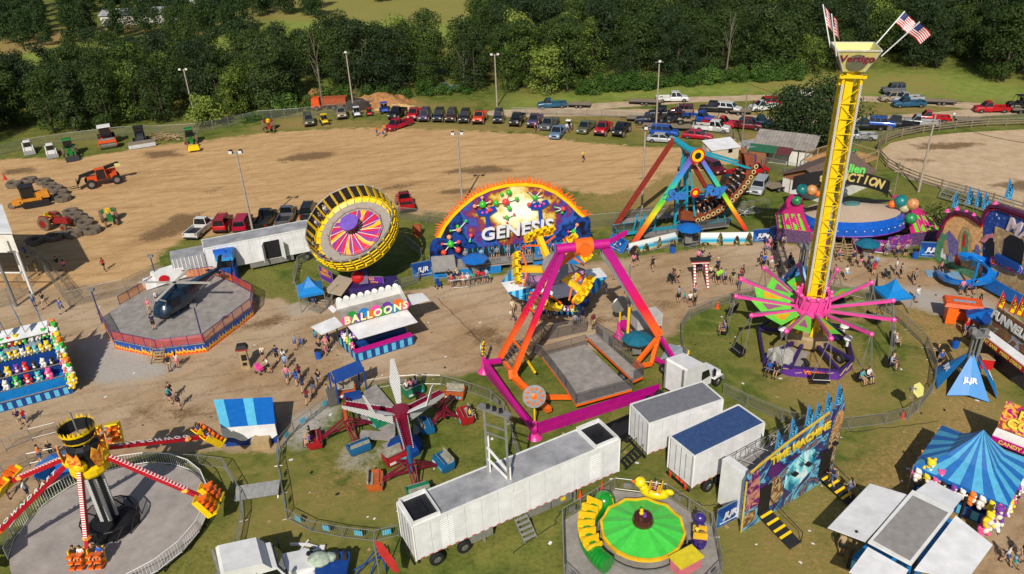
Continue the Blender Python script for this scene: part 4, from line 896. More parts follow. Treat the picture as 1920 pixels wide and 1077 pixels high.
wire((1391,268),9.5,(1722,360),10.0,1.2,'power line from the dark pole to the pale pole');wire((1722,360),10,(2050,430),10,1.2,'power line from the pale pole to the right edge');wire((368,232),9,(663,205),9.4,1.0,'power line between the two left light poles')
wire((663,205),9.4,(932,200),9.4,1.0,'power line between the soil pile pole and the centre pole');wire((932,200),9.4,(1230,240),9.8,1.0,'power line between the centre pole and the trailer pole')
def alpha_mesh(name,c,a):
 m=bpy.data.materials.new(name);m.use_nodes=True;n=m.node_tree;b=n.nodes['Principled BSDF'];b.inputs['Base Color'].default_value=c;b.inputs['Roughness'].default_value=.5
 tr=n.nodes.new('ShaderNodeBsdfTransparent');mx=n.nodes.new('ShaderNodeMixShader');mx.inputs[0].default_value=a
 n.links.new(tr.outputs[0],mx.inputs[1]);n.links.new(b.outputs[0],mx.inputs[2]);n.links.new(mx.outputs[0],n.nodes['Material Output'].inputs[0]);_m[name]=m;return m
CHAIN=alpha_mesh('chain_link_mesh',S(120,118,112),.26);CHAIND=alpha_mesh('dark_screen_mesh',S(84,82,84),.5);NETR=alpha_mesh('red_mesh',S(215,70,70),.5);NETO=alpha_mesh('orange_mesh',S(230,130,50),.55)
def polyline(pts,step):
 P=[G(*p) if len(p)==2 else Vector(p) for p in pts];out=[P[0]]
 for a,b in zip(P,P[1:]):
  n=max(1,round((b-a).length/step));out+=[a.lerp(b,i/n) for i in range(1,n+1)]
 return out
def chain_fence(pts,lb,h=1.8,step=3.,cat='fence',z=0,pm=None):
 P=polyline(pts,step);t=thing('chain_link_fence',lb,'fence',P[0]);post=None
 for p in P:
  if post is None:post=MB().rod(p,p+Z(h),.04,6).build('post',pm or GALV,t)
  else:q=post.copy();COL.objects.link(q);q.location=p-P[0]
 m=MB()
 for a,b in zip(P,P[1:]):m.rod(a+Z(h),b+Z(h),.025,5,cap=False)
 m.build('top_rail',pm or GALV,t);m=MB()
 for a,b in zip(P,P[1:]):m.poly([a+Z(.05),b+Z(.05),b+Z(h),a+Z(h)])
 m.build('wire_mesh',CHAIN,t,fix=False);return t
chain_fence([(-60,305),(0,292),(50,280),(130,268),(230,256),(300,254),(370,250),(430,238),(485,226),(560,221),(625,213),(700,201)],'chain link fence along the wood behind the machines')
chain_fence([(745,412),(800,418),(840,424)],'chain link fence between the tilted ride and the backdrop');chain_fence([(1105,428),(1200,420),(1300,412),(1400,402),(1440,396)],'chain link fence running behind the pirate ship')
chain_fence([(960,215),(1100,218),(1240,228),(1330,248),(1400,268)],'thin chain link fence behind the arena row',1.3);chain_fence([(1600,272),(1680,255),(1760,245),(1850,232),(1960,226)],'wire fence outside the riding ring',1.3);chain_fence([(1428,316),(1470,325),(1500,332)],'short chain link fence in front of the long shed')
chain_fence([(-40,590),(20,572),(78,505),(90,520),(132,577),(176,566),(238,552),(275,535),(300,528)],'chain link arena fence with gates left of the flame fence',1.9);chain_fence([(0,458),(60,478),(92,500),(140,560)],'steel barrier fence in the shade of the white tower',1.2)
def rail_fence(pts,lb):
 P=polyline(pts,3.2);t=thing('rail_fence',lb,'fence',P[0]);post=None
 for p in P:
  if post is None:post=MB().box(p+Z(.75),(.16,.16,1.5)).build('post',WOODG,t)
  else:q=post.copy();COL.objects.link(q);q.location=p-P[0]
 for zz in(.5,.9,1.32):
  m=MB()
  for a,b in zip(P,P[1:]):m.beam(a+Z(zz),b+Z(zz),.05,.15)
  m.build('rail',WOODG,t)
RW=[(2040,232),(1920,236),(1850,238),(1790,243),(1730,250),(1690,258),(1660,268),(1645,281),(1648,298),(1662,314),(1690,330),(1722,343),(1764,356),(1808,368),(1860,383),(1920,402),(2000,430)]
rail_fence(RW,'weathered three rail wooden fence around the sandy riding ring')
def barrier(pts,lb,h=1.1,bars=.16,step=2.3,z=0.,mat=None,fill=None,name='crowd_barrier',cat='barrier',foot=True,sign=None):
 P=polyline(pts,step);mat=mat or GALV;t=thing(name,lb,cat,P[0])
 for i,(a,b) in enumerate(zip(P,P[1:])):
  a,b=a+Z(z),b+Z(z);d=b-a;m=MB();a2,b2=a+d*.02,b-d*.02
  m.rod(a2+Z(h),b2+Z(h),.028,5,cap=False).rod(a2+Z(.15),b2+Z(.15),.028,5,cap=False).rod(a2+Z(0 if z==0 else.05),a2+Z(h),.028,5).rod(b2+Z(0 if z==0 else.05),b2+Z(h),.028,5)
  n=max(2,int(d.length/bars))
  for k in range(1,n):p=a2.lerp(b2,k/n);m.rod(p+Z(.15),p+Z(h),.012,3,cap=False)
  if foot and z==0:s_=Vector((-d.y,d.x,0)).normalized()*.3;m.rod(a2-s_+Z(.03),a2+s_+Z(.03),.025,4)
  o=m.build('barrier_panel',mat,t)
  if fill:MB().poly([a2+Z(.12),b2+Z(.12),b2+Z(h),a2+Z(h)]).build('mesh_screen',fill,o,fix=False)
  if sign and i%sign[0]==sign[1]:
   q=a2.lerp(b2,.5);e=d.normalized();s_=Vector((-e.y,e.x,0))*-.04;w=.28
   MB().prism([q-e*w+Z(.4)+s_,q+e*w+Z(.4)+s_,q+e*w+Z(.85)+s_,q-e*w+Z(.85)+s_],s_*.4).build('notice_plate',sign[2],o)
 return t
barrier([(750,1006),(704,1017),(643,1010),(583,998),(538,975),(532,927),(522,875),(526,842),(552,812),(585,787),(634,748)],'long curved barrier left of the scrambler ride',sign=(1,0,LBLUE))
barrier([(686,733),(731,726),(781,722),(828,723),(880,737),(921,752),(944,772),(955,795),(962,830),(975,870)],'curved barrier behind the scrambler ride',sign=(2,1,GREY))
barrier([(437,1090),(446,1032),(457,978),(455,938),(440,911),(422,880),(376,874),(325,871),(267,874),(206,886),(152,896),(115,920),(76,947),(30,999),(-20,1060)],'outer round barrier of the swinging arm ride')
barrier([(-40,915),(9,893),(56,872),(106,861),(150,845)],'straight barrier beside the path at the left edge');barrier([(10,845),(60,825),(110,812)],'short barrier behind the people in orange at left')
barrier([(1300,720),(1283,685),(1277,650),(1276,622),(1292,598),(1335,578),(1400,560),(1450,552),(1500,546),(1560,548),(1620,562),(1668,590),(1700,618),(1735,652),(1752,700),(1748,735),(1720,772),(1700,786),(1660,797),(1590,806),(1520,806),(1465,790),(1400,762),(1355,740)],'big round fence of the swing tower ride',h=1.2,bars=.14,fill=alpha_mesh('fine_mesh',S(130,130,126),.14),step=2.6)
barrier([(606,474),(560,497),(552,530),(560,560),(580,574)],'barrier left of the tilted round ride',fill=CHAIN);barrier([(760,455),(790,480),(793,505),(785,530),(740,545)],'barrier right of the tilted round ride',fill=CHAIN)
barrier([(843,543),(880,540),(921,532)],'barrier in front of the queue below the backdrop');barrier([(1555,462),(1600,470),(1665,478),(1730,476)],'barrier in front of the flying saucer ride');barrier([(1465,430),(1500,445),(1540,455)],'barrier left of the saucer ride steps')
barrier([(578,582),(600,590),(625,572),(618,555)],'barrier pen around the blue ticket tent',fill=CHAIN);barrier([(1225,470),(1280,462),(1305,470)],'small barrier at the pirate ship steps')
def gable(A,B,depth,eave,ridge,lb,name,wall,roof,ov=.3,gable_end=False,door=None):
 """A,B: ground ends of the front (gable) wall; ridge runs away from it"""
 A,B=(G(*A) if len(A)==2 else Vector(A)),(G(*B) if len(B)==2 else Vector(B));e=(B-A);w=e.length;e=e/w;n=Vector((-e.y,e.x,0));t=thing(name,lb,'building',A);Cc,D=B+n*depth,A+n*depth;mid=A.lerp(B,.5)
 m=MB();m.prism([A,B,B+Z(eave),mid+Z(ridge-.12),A+Z(eave)],n*depth);m.build('wall',wall,t)
 for s_,P in((-1,A),(1,B)):
  out=e*s_;r0_=mid+Z(ridge)-n*ov;r1=mid+Z(ridge)+n*(depth+ov);sl_=(ridge-eave)/(w/2);e0=P+out*ov+Z(eave-sl_*ov+.0)-n*ov;e1=P+out*ov+Z(eave-sl_*ov)+n*(depth+ov)
  MB().prism([r0_,r1,e1,e0],(0,0,.1)).build('roof',roof,t)
 return t,A,B,e,n
TANW=M('tan_siding',S(200,188,165),.7,var=.1);WHW=M('white_siding',S(225,222,214),.7,var=.12,sc=1.5);BRW=M('brown_siding',S(150,98,62),.75,var=.18)
A,B,Cc=G(1333,304),G(1384,297),G(1316,291);n=(Cc-A);t=thing('small_shed','small cream shed with white roof above the pirate ship','building',A);e=B-A;h=HZ(A,283)
MB().prism([A,B,B+n,A+n],(0,0,h)).build('wall',TANW,t);MB().prism([A-e*.03-n*.05+Z(h),B+e*.03-n*.05+Z(h),B+e*.03+n*1.05+Z(h+.45),A-e*.03+n*1.05+Z(h+.45)],(0,0,.1)).build('roof',WHITEC,t)
q=A.lerp(B,.6)+Z(h*.62);u=e.normalized();o_=Vector((u.y,-u.x,0))*.03;MB().prism([q+o_,q+u*.7+o_,q+u*.7+Z(.6)+o_,q+Z(.6)+o_],o_).build('window',GLASS,t);q=A+n*.25;v=n.normalized();o2=-u*.03;MB().prism([q+o2,q+v*.9+o2,q+v*.9+Z(2)+o2,q+Z(2)+o2],o2).build('door',WHITE,t)
A,B,Cc=G(1399,306),G(1427,307),G(1388,293);n=Cc-A;e=B-A;t=thing('cargo_trailer','small white enclosed trailer with open door beside the cream shed','trailer',A)
MB().prism([A+Z(.4),B+Z(.4),B+n+Z(.4),A+n+Z(.4)],(0,0,2.1)).build('body',WHITE,t);MB().prism([A+Z(2.51),B+Z(2.51),B+n+Z(2.51),A+n+Z(2.51)],(0,0,.06)).build('roof',ROOFG,t);q=A+n*.12;u=e.normalized();MB().prism([q-u*.02+Z(.5),q+n*.3-u*.02+Z(.5),q+n*.3-u*.02+Z(2.3),q-u*.02+Z(2.3)],-u*.03).build('doorway',DARK,t)
MB().prism([q-u*.05+Z(.5),q-u*.95-n*.1+Z(.5),q-u*.95-n*.1+Z(2.3),q-u*.05+Z(2.3)],(.04,0,0)).build('door',BRW,t)
for s_ in(.02,.98):wheel(t,A+n*.55+e*s_+Z(.34),.34,.2,e)
FL,FR=G(1412,301),G(1519,315);e=(FR-FL);Lw=e.length;e/=Lw;n=Vector((-e.y,e.x,0));t=thing('long_shed','long shed with grey metal roof and green and maroon lean-to','building',FL);dp=7.
R=lambda s_,d_,z_:FL+e*s_+n*d_+Z(z_)
MB().prism([R(0,.0,0),R(0,dp,0),R(0,dp,2.7),R(0,dp/2,3.7),R(0,0,2.7)],e*Lw).build('wall',WHW,t)
MB().prism([R(-.3,-.5,2.6),R(Lw+.3,-.5,2.6),R(Lw+.3,dp/2,3.85),R(-.3,dp/2,3.85)],(0,0,.08)).build('roof',M('ribbed_grey_roof',S(160,152,145),.6,.1,var=.25,sc=.9),t)
MB().prism([R(-.3,dp+.5,2.6),R(Lw+.3,dp+.5,2.6),R(Lw+.3,dp/2,3.85),R(-.3,dp/2,3.85)],(0,0,.08)).build('roof',M('ribbed_grey_roof'),t)
m=MB();[m.beam(R(Lw*i/16,-.52,2.72),R(Lw*i/16,dp/2,3.97),.05,.05) for i in range(1,16)];m.build('roof_seam',GREY,t)
MB().prism([R(-.5,-2.3,2.2),R(Lw*.42,-2.3,2.2),R(Lw*.42,-.4,2.72),R(-.5,-.4,2.72)],(0,0,.07)).build('lean_to_roof',M('green_roof',S(45,98,72),.6,var=.15),t,'green metal lean-to roof');MB().prism([R(Lw*.425,-2.3,2.2),R(Lw*.68,-2.3,2.2),R(Lw*.68,-.4,2.72),R(Lw*.425,-.4,2.72)],(0,0,.07)).build('lean_to_roof',M('maroon_roof',S(98,50,50),.6,var=.15),t,'maroon metal lean-to roof')
MB().box(R(Lw*.12,-1.2,1.1),(Lw*.3,2.0,2.1),math.atan2(e.y,e.x)).build('lean_to_wall',BRW,t);MB().prism([R(Lw+.02,.6,.1),R(Lw+.02,dp-.6,.1),R(Lw+.02,dp-.6,2.5),R(Lw+.02,.6,2.5)],e*.05).build('open_bay',DARK,t)
for k in(.62,.78,.9):MB().rod(R(Lw*k,-.3,0),R(Lw*k,-.3,2.6),.06,6).build('post',DARK,t)
A,B=G(1465,358),G(1552,385);t,A,B,e,n=gable(A,B,9.5,2.5,4.1,'white and brown gabled shed with brown shingle roof behind the tower','gabled_shed',WHW,M('brown_shingle',S(112,92,80),.9,var=.2,sc=3),.6)
w=(B-A).length;mid=A.lerp(B,.5);MB().prism([A-n*.02+Z(2.0),B-n*.02+Z(2.0),B-n*.02+Z(2.5),mid-n*.02+Z(4.0),A-n*.02+Z(2.5)],-n*.04).build('gable_cladding',BRW,t);q=A+e*1.3-n*.03;MB().prism([q,q+e*.95,q+e*.95+Z(1.95),q+Z(1.95)],-n*.03).build('door',WHITE,t);q-=e*.1;MB().prism([q,q+e*.1,q+e*.1+Z(2.05),q+Z(2.05)],-n*.05).build('door_frame',BRW,t)
A,B=G(1606,334),G(1641,322);e=(B-A).normalized();n=Vector((-e.y,e.x,0));w=(B-A).length;t=thing('viewing_deck','raised wooden deck with railing and picnic tables behind the shed','deck',A);A=A-e*4;w+=4
MB().prism([A+Z(1.9),A+e*w+Z(1.9),A+e*w+n*6+Z(1.9),A+n*6+Z(1.9)],(0,0,.2)).build('floor',M('deck_boards',S(200,150,98),.8,var=.2),t)
for k in(0,.33,.66,1):
 for j in(0,1):MB().rod(A+e*w*k+n*6*j,A+e*w*k+n*6*j+Z(3.1),.07,6).build('post',TAN,t)
for a,b in((A,A+e*w),(A+e*w,A+e*w+n*6),(A+e*w+n*6,A+n*6)):
 m=MB();m.beam(a+Z(3.1),b+Z(3.1),.1).beam(a+Z(2.2),b+Z(2.2),.06);nn=int((b-a).length/.2)
 for k in range(nn):q=a.lerp(b,k/nn);m.rod(q+Z(2.2),q+Z(3.1),.02,3)
 m.build('railing',TAN,t)
for k in(.4,.75):
 q=A+e*w*k+n*3+Z(2.1);x=thing('picnic_table','green picnic table on the wooden deck, %s one'%('left' if k<.5 else 'right'),'table',q);MB().box(q+Z(.72),(1.8,.75,.06),.3).build('tabletop',GREEN,x);MB().box(q+Vector((0,.65,.42)),(1.8,.28,.05),.3).build('bench_seat',GREEN,x);MB().box(q+Vector((0,-.65,.42)),(1.8,.28,.05),.3).build('bench_seat',GREEN,x);MB().beam(q+Vector((-.6,-.6,0)),q+Vector((-.6,.3,.7)),.08).beam(q+Vector((.6,.6,0)),q+Vector((.6,-.3,.7)),.08).build('table_leg',DARK,x)
c=Vector((-53.4,76.9,0));t=thing('announcer_tower','white announcer box on tall legs at the left edge','tower',c)
MB().prism([c+Z(5.6),c+Vector((-20,1.5,5.6)),c+Vector((-24,10,5.6)),c+Vector((-5.5,7.8,5.6))],(0,0,2.3)).build('room',WHW,t);MB().prism([c+Vector((.3,-.3,7.95)),c+Vector((-20,1.2,7.95)),c+Vector((-24,10.4,7.95)),c+Vector((-5.6,8.3,7.95))],(0,0,.15)).build('roof',WHITEC,t)
for dx,dy in((-.4,.3),(-3.6,4.5),(-5.4,7.3),(-10,1.2),(-12,7.8)):MB().rod(c+Vector((dx,dy,0)),c+Vector((dx,dy,5.6)),.14,8).build('leg',WHITE,t)
MB().beam(c+Vector((-.4,.3,3)),c+Vector((-10,1.2,3)),.12).beam(c+Vector((-.4,.3,3)),c+Vector((-5.4,7.3,3)),.12).build('brace',WHITE,t)
light_pole(30,575,440,'thick grey pole at the left edge in front of the announcer box',head=False,mat=GREY,r=.2)
c=G(275,42);t=thing('white_barn','long white barn half hidden by the orchard trees','building',c)
MB().box(c+Z(1.6),(26,9,3.2)).build('wall',WHW,t);MB().prism([c+Vector((-13.5,-5,3.2)),c+Vector((-13.5,5,3.2)),c+Vector((-13.5,0,4.8))],(27,0,0)).build('roof',ROOFG,t)
c=G(377,10);t=thing('white_house','small white house with red roof among the far trees','building',c);MB().box(c+Z(2.2),(11,8,4.4)).build('wall',WHW,t);MB().prism([c+Vector((-6,-4.5,4.4)),c+Vector((-6,4.5,4.4)),c+Vector((-6,0,7))],(12,0,0)).build('roof',RED,t)
a,b=G(1758,374),G(1880,412);e=(b-a).normalized();n=Vector((-e.y,e.x,0));t=thing('bleacher','grey metal bleacher along the riding ring fence','bleacher',a);L=(b-a).length
for k in range(3):MB().prism([a+n*k*.6+Z(.4+.35*k),a+n*(k*.6+.35)+Z(.4+.35*k),a+n*(k*.6+.35)+e*L+Z(.4+.35*k),a+n*k*.6+e*L+Z(.4+.35*k)],(0,0,.05)).build('bench_seat',GALV,t)
m=MB();[m.path([a+e*x,a+n*1.8+e*x,a+n*1.8+e*x+Z(2.0),a+e*x+Z(.4)],.04,5) for x in np.linspace(0,L,6)];m.build('frame',GALV,t);MB().poly([a+n*1.85+Z(.3),a+n*1.85+e*L+Z(.3),a+n*1.85+e*L+Z(2),a+n*1.85+Z(2)]).build('wire_mesh',CHAIN,t)
# ---- white box trailers ----
def box_trailer(A,B,n,w,z0,z1,lb,roof,wheels,name='box_trailer',wall=None,ribs=True,marks=True,inset=None):
 "A-B near side at ground, n to the far side"
 A,B=Vector(A),Vector(B);e=(B-A);L=e.length;e=e/L;t=thing(name,lb,'trailer',A);W_=wall or WHITEC
 MB().prism([A+Z(z0),B+Z(z0),B+n*w+Z(z0),A+n*w+Z(z0)],(0,0,z1-z0)).build('body',W_,t)
 i0,i1=(0,L) if not inset else inset
 MB().prism([A+e*(i0+.1)+n*.1+Z(z1+.003),A+e*(i1-.1)+n*.1+Z(z1+.003),A+e*(i1-.1)+n*(w-.1)+Z(z1+.003),A+e*(i0+.1)+n*(w-.1)+Z(z1+.003)],(0,0,.05)).build('roof',roof,t)
 m=MB()
 for a,b in((A,B),(A+n*w,B+n*w),(A,A+n*w),(B,B+n*w)):m.beam(a+Z(z1),b+Z(z1),.09,.14)
 for a in(A,B,A+n*w,B+n*w):m.beam(a+Z(z0),a+Z(z1),.1)
 m.build('corner_trim',WHITE,t)
 m=MB();m.beam(A+e*.3+n*.35+Z(z0-.12),B-e*.3+n*.35+Z(z0-.12),.14,.25).beam(A+e*.3+n*(w-.35)+Z(z0-.12),B-e*.3+n*(w-.35)+Z(z0-.12),.14,.25);m.build('chassis',DARK,t)
 if marks:
  m=MB();k=.3
  while k<L-.3:m.prism([A+e*k-n*.012+Z(z0+.03),A+e*(k+.3)-n*.012+Z(z0+.03),A+e*(k+.3)-n*.012+Z(z0+.1),A+e*k-n*.012+Z(z0+.1)],-n*.01);k+=.62
  m.build('reflector_tape',RED,t)
 m=MB();[m.beam(A+e*k-n*.004+Z(z0+.12),A+e*k-n*.004+Z(z1-.12),.025,.02) for k in np.arange(1.2,L-.3,1.22)];m.build('panel_seam',M('seam_grey',S(186,186,188),.5),t)
 m=MB();[m.beam(A+e*k+n*.12+Z(z1+.06),A+e*k+n*(w-.12)+Z(z1+.05),.03,.012) for k in np.arange(i0+1.2,i1-.3,1.22)];m.build('roof_seam',roof,t)
 m=MB()
 for y_ in(.06,.5,.94):m.beam(A+n*w*y_-e*.02+Z(z0+.05),A+n*w*y_-e*.02+Z(z1-.1),.04,.03,up=e)
 m.beam(A+n*w*.3-e*.03+Z(z0+.3),A+n*w*.3-e*.03+Z(z1-.3),.04,.04).beam(A+n*w*.7-e*.03+Z(z0+.3),A+n*w*.7-e*.03+Z(z1-.3),.04,.04);m.build('rear_door',GREY,t)
 MB().beam(A-e*.1+n*.1+Z(z0-.35),A-e*.1+n*(w-.1)+Z(z0-.35),.12,.16).build('rear_bumper',DARK,t)
 for k in wheels:
  for y_ in(.05,w-.05):wheel(t,A+e*k+n*y_+Z(.5),.5,.32,n)
 return t,A,e,n,L
A,B=G(781,1052,1.15),G(1160,884,1.15);A.z=B.z=0;e=(B-A).normalized();n=Vector((-e.y,e.x,0));wT=2.5
t,A,e,n,L=box_trailer(A,B,n,wT,1.15,4.1,'long white show trailer with stepped roof and mast in the foreground',ROOFG,[1.4,3.4],inset=(2.0,14.0));T1=(A,e,n,L)
for a0,a1 in((.15,1.95),(14.0,L-.15)):
 MB().prism([A+e*a0+n*.15+Z(4.105),A+e*a1+n*.15+Z(4.105),A+e*a1+n*(wT-.15)+Z(4.105),A+e*a0+n*(wT-.15)+Z(4.105)],(0,0,.01)).build('roof_well',DARK,t)
 m=MB()
 for p,q in((a0,a1),):m.beam(A+e*p+n*.06+Z(4.25),A+e*q+n*.06+Z(4.25),.07,.35).beam(A+e*p+n*(wT-.06)+Z(4.25),A+e*q+n*(wT-.06)+Z(4.25),.07,.35).beam(A+e*p+Z(4.25),A+e*p+n*wT+Z(4.25),.07,.35).beam(A+e*q+Z(4.25),A+e*q+n*wT+Z(4.25),.07,.35)
 m.build('roof_edge',WHITE,t)
m=MB();m.beam(A+e*1.2+n*.6+Z(4.15),A+e*1.2+n*1.9+Z(4.15),.3).beam(A+e*14.6+n*1.2+Z(4.15),A+e*15.2+n*1.2+Z(4.2),.35);m.build('winch',DARK,t)
def louvre(A,e,n,k,w_,z0,z1,t):
 m=MB();zz=z0
 while zz<z1:m.beam(A+e*k-n*.02+Z(zz),A+e*(k+w_)-n*.02+Z(zz),.04,.07);zz+=.17
 m.build('vent_louvre',WHITE,t)
louvre(A,e,n,1.9,.9,1.4,3.7,t);louvre(A,e,n,13.4,1.0,1.5,3.7,t)
MB().prism([A+e*7.2-n*.02+Z(1.25),A+e*8.1-n*.02+Z(1.25),A+e*8.1-n*.02+Z(3.3),A+e*7.2-n*.02+Z(3.3)],-n*.03).build('side_door',WHITE,t)
for k0,k1 in((3.9,5.6),(8.3,10.2),(10.3,12.0)):MB().prism([A+e*k0+n*.04+Z(.45),A+e*k1+n*.04+Z(.45),A+e*k1+n*.04+Z(1.14),A+e*k0+n*.04+Z(1.14)],n*1.0).build('belly_box',GALV,t)
MB().prism([A+e*11-n*.0+Z(.75),A+e*11.4-n*.0+Z(.75),A+e*11.4+Z(1.05),A+e*11+Z(1.05)],-n*.02).build('warning_label',YELLOW,t)
for k in(5,12.3):MB().beam(A+e*k+n*.2,A+e*k+n*.2+Z(1.1),.15).beam(A+e*k+n*2.2,A+e*k+n*2.2+Z(1.1),.15).build('landing_leg',GALV,t)
def steps(P0,d,w,rise,run,nst,lb,mat=GALV,rail=True,name='metal_steps'):
 P0=Vector(P0);d=Vector(d).normalized();s_=Vector((-d.y,d.x,0));t=thing(name,lb,'steps',P0)
 for i in range(nst):c=P0+d*run*i+Z(rise*(nst-i));MB().prism([c-s_*w/2,c+s_*w/2,c+s_*w/2+d*run*.85,c-s_*w/2+d*run*.85],(0,0,.04)).build('step',mat,t)
 m=MB()
 for k in(-1,1):m.beam(P0+s_*k*w/2+Z(rise*nst),P0+s_*k*w/2+d*run*nst,.04,.16)
 m.build('side_beam',mat,t)
 if rail:
  m=MB()
  for k in(-1,1):
   a=P0+s_*k*w/2+Z(rise*nst);b=P0+s_*k*w/2+d*run*nst;m.rod(a+Z(.9),b+Z(.9),.025,5).rod(a,a+Z(.9),.025,5).rod(b,b+Z(.9),.025,5)
  m.build('handrail',mat,t)
 return t
steps(A+e*7.7-n*.05,-n,.95,.2,.28,5,'aluminium steps at the side door of the long white trailer',rail=False)
mc=A+e*6.9+n*1.2;t=thing('light_mast','tall grey twin post mast rising from the long trailer roof','mast',mc+Z(4.15));a,b=A+e*6.4+n*1.9,A+e*7.2+n*.5;hm=9.6
for p in(a,b):MB().beam(p+Z(4.15),p+Z(hm),.16).build('post',GALV,t)
m=MB();[m.beam(a+Z(z_),b+Z(z_),.08) for z_ in(7.6,8.3)];m.box(a.lerp(b,.5)+Z(hm),(2.4,.5,.15),math.atan2((b-a).y,(b-a).x));m.build('cross_plate',GREY,t)
m=MB();m.beam(a+e*.15+Z(4.15),a+e*.15+Z(7.2),.14).beam(b+e*.15+Z(4.15),b+e*.15+Z(5.2),.14).beam(a+Z(6.4),b+Z(4.9),.12).beam(a+Z(5.4),b+Z(4.2),.12);m.build('brace',WHITE,t)
for k in(.2,.5,.8):MB().box(a.lerp(b,k)+Z(hm+.2),(.25,.25,.25)).build('floodlight',DARK,t)
def gz(x,y):p=G(x,y,1.15);p.z=0;return p
A=gz(1214,852);Bd=(G(1350,756,4)-G(1218,800,4));Bd.z=0;e=Bd.normalized();n=Vector((-e.y,e.x,0));t,A,e,n,L=box_trailer(A,A+e*6.6,n,2.6,1.15,4.0,'white box trailer with grey roof, behind the blue roofed one',M('dark_grey_roof',S(120,122,128),.6,var=.15),[4.6],marks=True);MB().prism([A+e*4.2-n*.02+Z(1.7),A+e*5.5-n*.02+Z(1.7),A+e*5.5-n*.02+Z(3.5),A+e*4.2-n*.02+Z(3.5)],-n*.02).build('side_door',WHITE,t)
steps(A-e*.2+n*.8,-e,.9,.2,.3,5,'black folding steps at the back of the grey roofed trailer',mat=DARK)
T2=(A,e,n,L)
A=gz(1297,915);Bd=(G(1433,795,4)-G(1306,856,4));Bd.z=0;e=Bd.normalized();n=Vector((-e.y,e.x,0));t,A,e,n,L=box_trailer(A,A+e*6.7,n,2.6,1.15,4.0,'white box trailer with glossy dark blue roof',M('blue_roof',S(66,92,140),.25,.2,var=.15),[1.6,2.8])
for k in(.5,2.1):MB().box(A-e*.16+n*k+Z(.95),(.12,.3,.3)).build('tail_light',M('lit_tail',S(230,50,30),.3,var=0),t)
VP['crew'].put(gz(1185,822)+Vector((1.0,2.6,0)),math.atan2(e.y,e.x),'black pickup with blue bed tucked behind the grey roofed trailer',paint={'car_paint':paint('black',CC['black'])})
def semi(P0,ang,lb,sc=1.,sleeper=True):
 t=thing('semi_truck',lb,'truck',(0,0,0));W_=WHITE
 m=MB();P=[(3.2,1.0),(3.25,1.35),(1.5,1.75),(1.3,1.0)];m.prism([(x,-.85,z) for x,z in P],(0,1.7,0));m.build('hood',W_,t,smooth=True)
 m=MB();P=[(1.5,.9),(1.5,1.75),(1.05,2.75),(-.2,3.0),(-.2,.9)];m.prism([(x,-1.15,z) for x,z in P],(0,2.3,0));m.build('cab',W_,t)
 m=MB();P=[(-.2,.9),(-.2,3.0),(.7,2.9),(.3,3.5),(-1.9,3.9),(-2.1,3.8),(-2.1,.9)];m.prism([(x,-1.2,z) for x,z in P],(0,2.4,0));m.build('sleeper',W_,t)
 MB().prism([(1.49,-1.0,1.85),(1.49,1.0,1.85),(1.12,.95,2.65),(1.12,-.95,2.65)],(.05,0,.03)).build('windshield',GLASS,t)
 for s_ in(-1,1):
  MB().prism([(.1,s_*1.16,1.8),(1.3,s_*1.16,1.8),(1.0,s_*1.16,2.6),(.1,s_*1.16,2.7)],(0,s_*.02,0)).build('side_window',GLASS,t);MB().box((1.5,s_*1.45,2.2),(.12,.25,.7)).build('mirror',DARK,t)
  MB().rod((-2.3,s_*1.0,1.0),(-2.3,s_*1.0,3.9),.09,8).build('exhaust_stack',GALV,t);wheel(t,(2.6,s_*1.0,.52),.52,.32)
  for x in(-3.0,-4.3):wheel(t,(x,s_*.95,.52),.52,.5)
  MB().box((3.15,s_*.75,1.15),(.12,.3,.2)).build('headlight',LENS,t);MB().lathe((2.6,s_*1.0,.52),[(.66,-.2),(.66,.2)],12).build('fender',W_,t) if 0 else MB().box((2.6,s_*1.02,1.12),(1.3,.35,.14),tx=.7).build('fender',W_,t)
 MB().box((3.35,0,.65),(.25,2.3,.35)).build('front_bumper',GALV,t);MB().box((3.24,0,1.15),(.05,1.0,.5)).build('grille',GALV,t);MB().beam((2.5,.4,.7),(-5.0,.4,.7),.12,.25).beam((2.5,-.4,.7),(-5.0,-.4,.7),.12,.25).build('chassis',DARK,t);MB().box((-3.6,0,1.15),(1.2,.9,.12)).build('fifth_wheel',DARK,t)
 t.location=P0;t.rotation_euler=(0,0,ang);t.scale=(sc,)*3;return t
A2,e2,n2,L2=T2
semi(G(1292,735),math.atan2(e2.y,e2.x)+.25,'white semi truck with sleeper behind the grey roofed trailer',.95)
semi(G(520,1080)+Vector((-.5,-1.2,0)),RAD(25),'white semi truck cab at the bottom edge',1.0)
c=G(605,1086);t=thing('equipment_carrier','dark blue equipment carrier loaded with tarp at the bottom edge','trailer',c);MB().box(c+Z(1.0),(3.6,2.0,.25)).box(c+Vector((0,.9,1.2)),(3.6,.12,.4)).build('deck',DBLUE,t);MB().sph(c+Vector((-.1,.4,1.35)),.8,10,sc=(1,.8,.5)).sph(c+Vector((.5,.6,1.3)),.5,8,sc=(1,.8,.6)).build('folded_tarp',M('green_tarp',S(175,190,170),.8,var=.3),t,smooth=True)
for x in(-1.4,-.9,1.0,1.5):wheel(t,c+Vector((x,.9,.95)),.5,.3,(1,0,0))
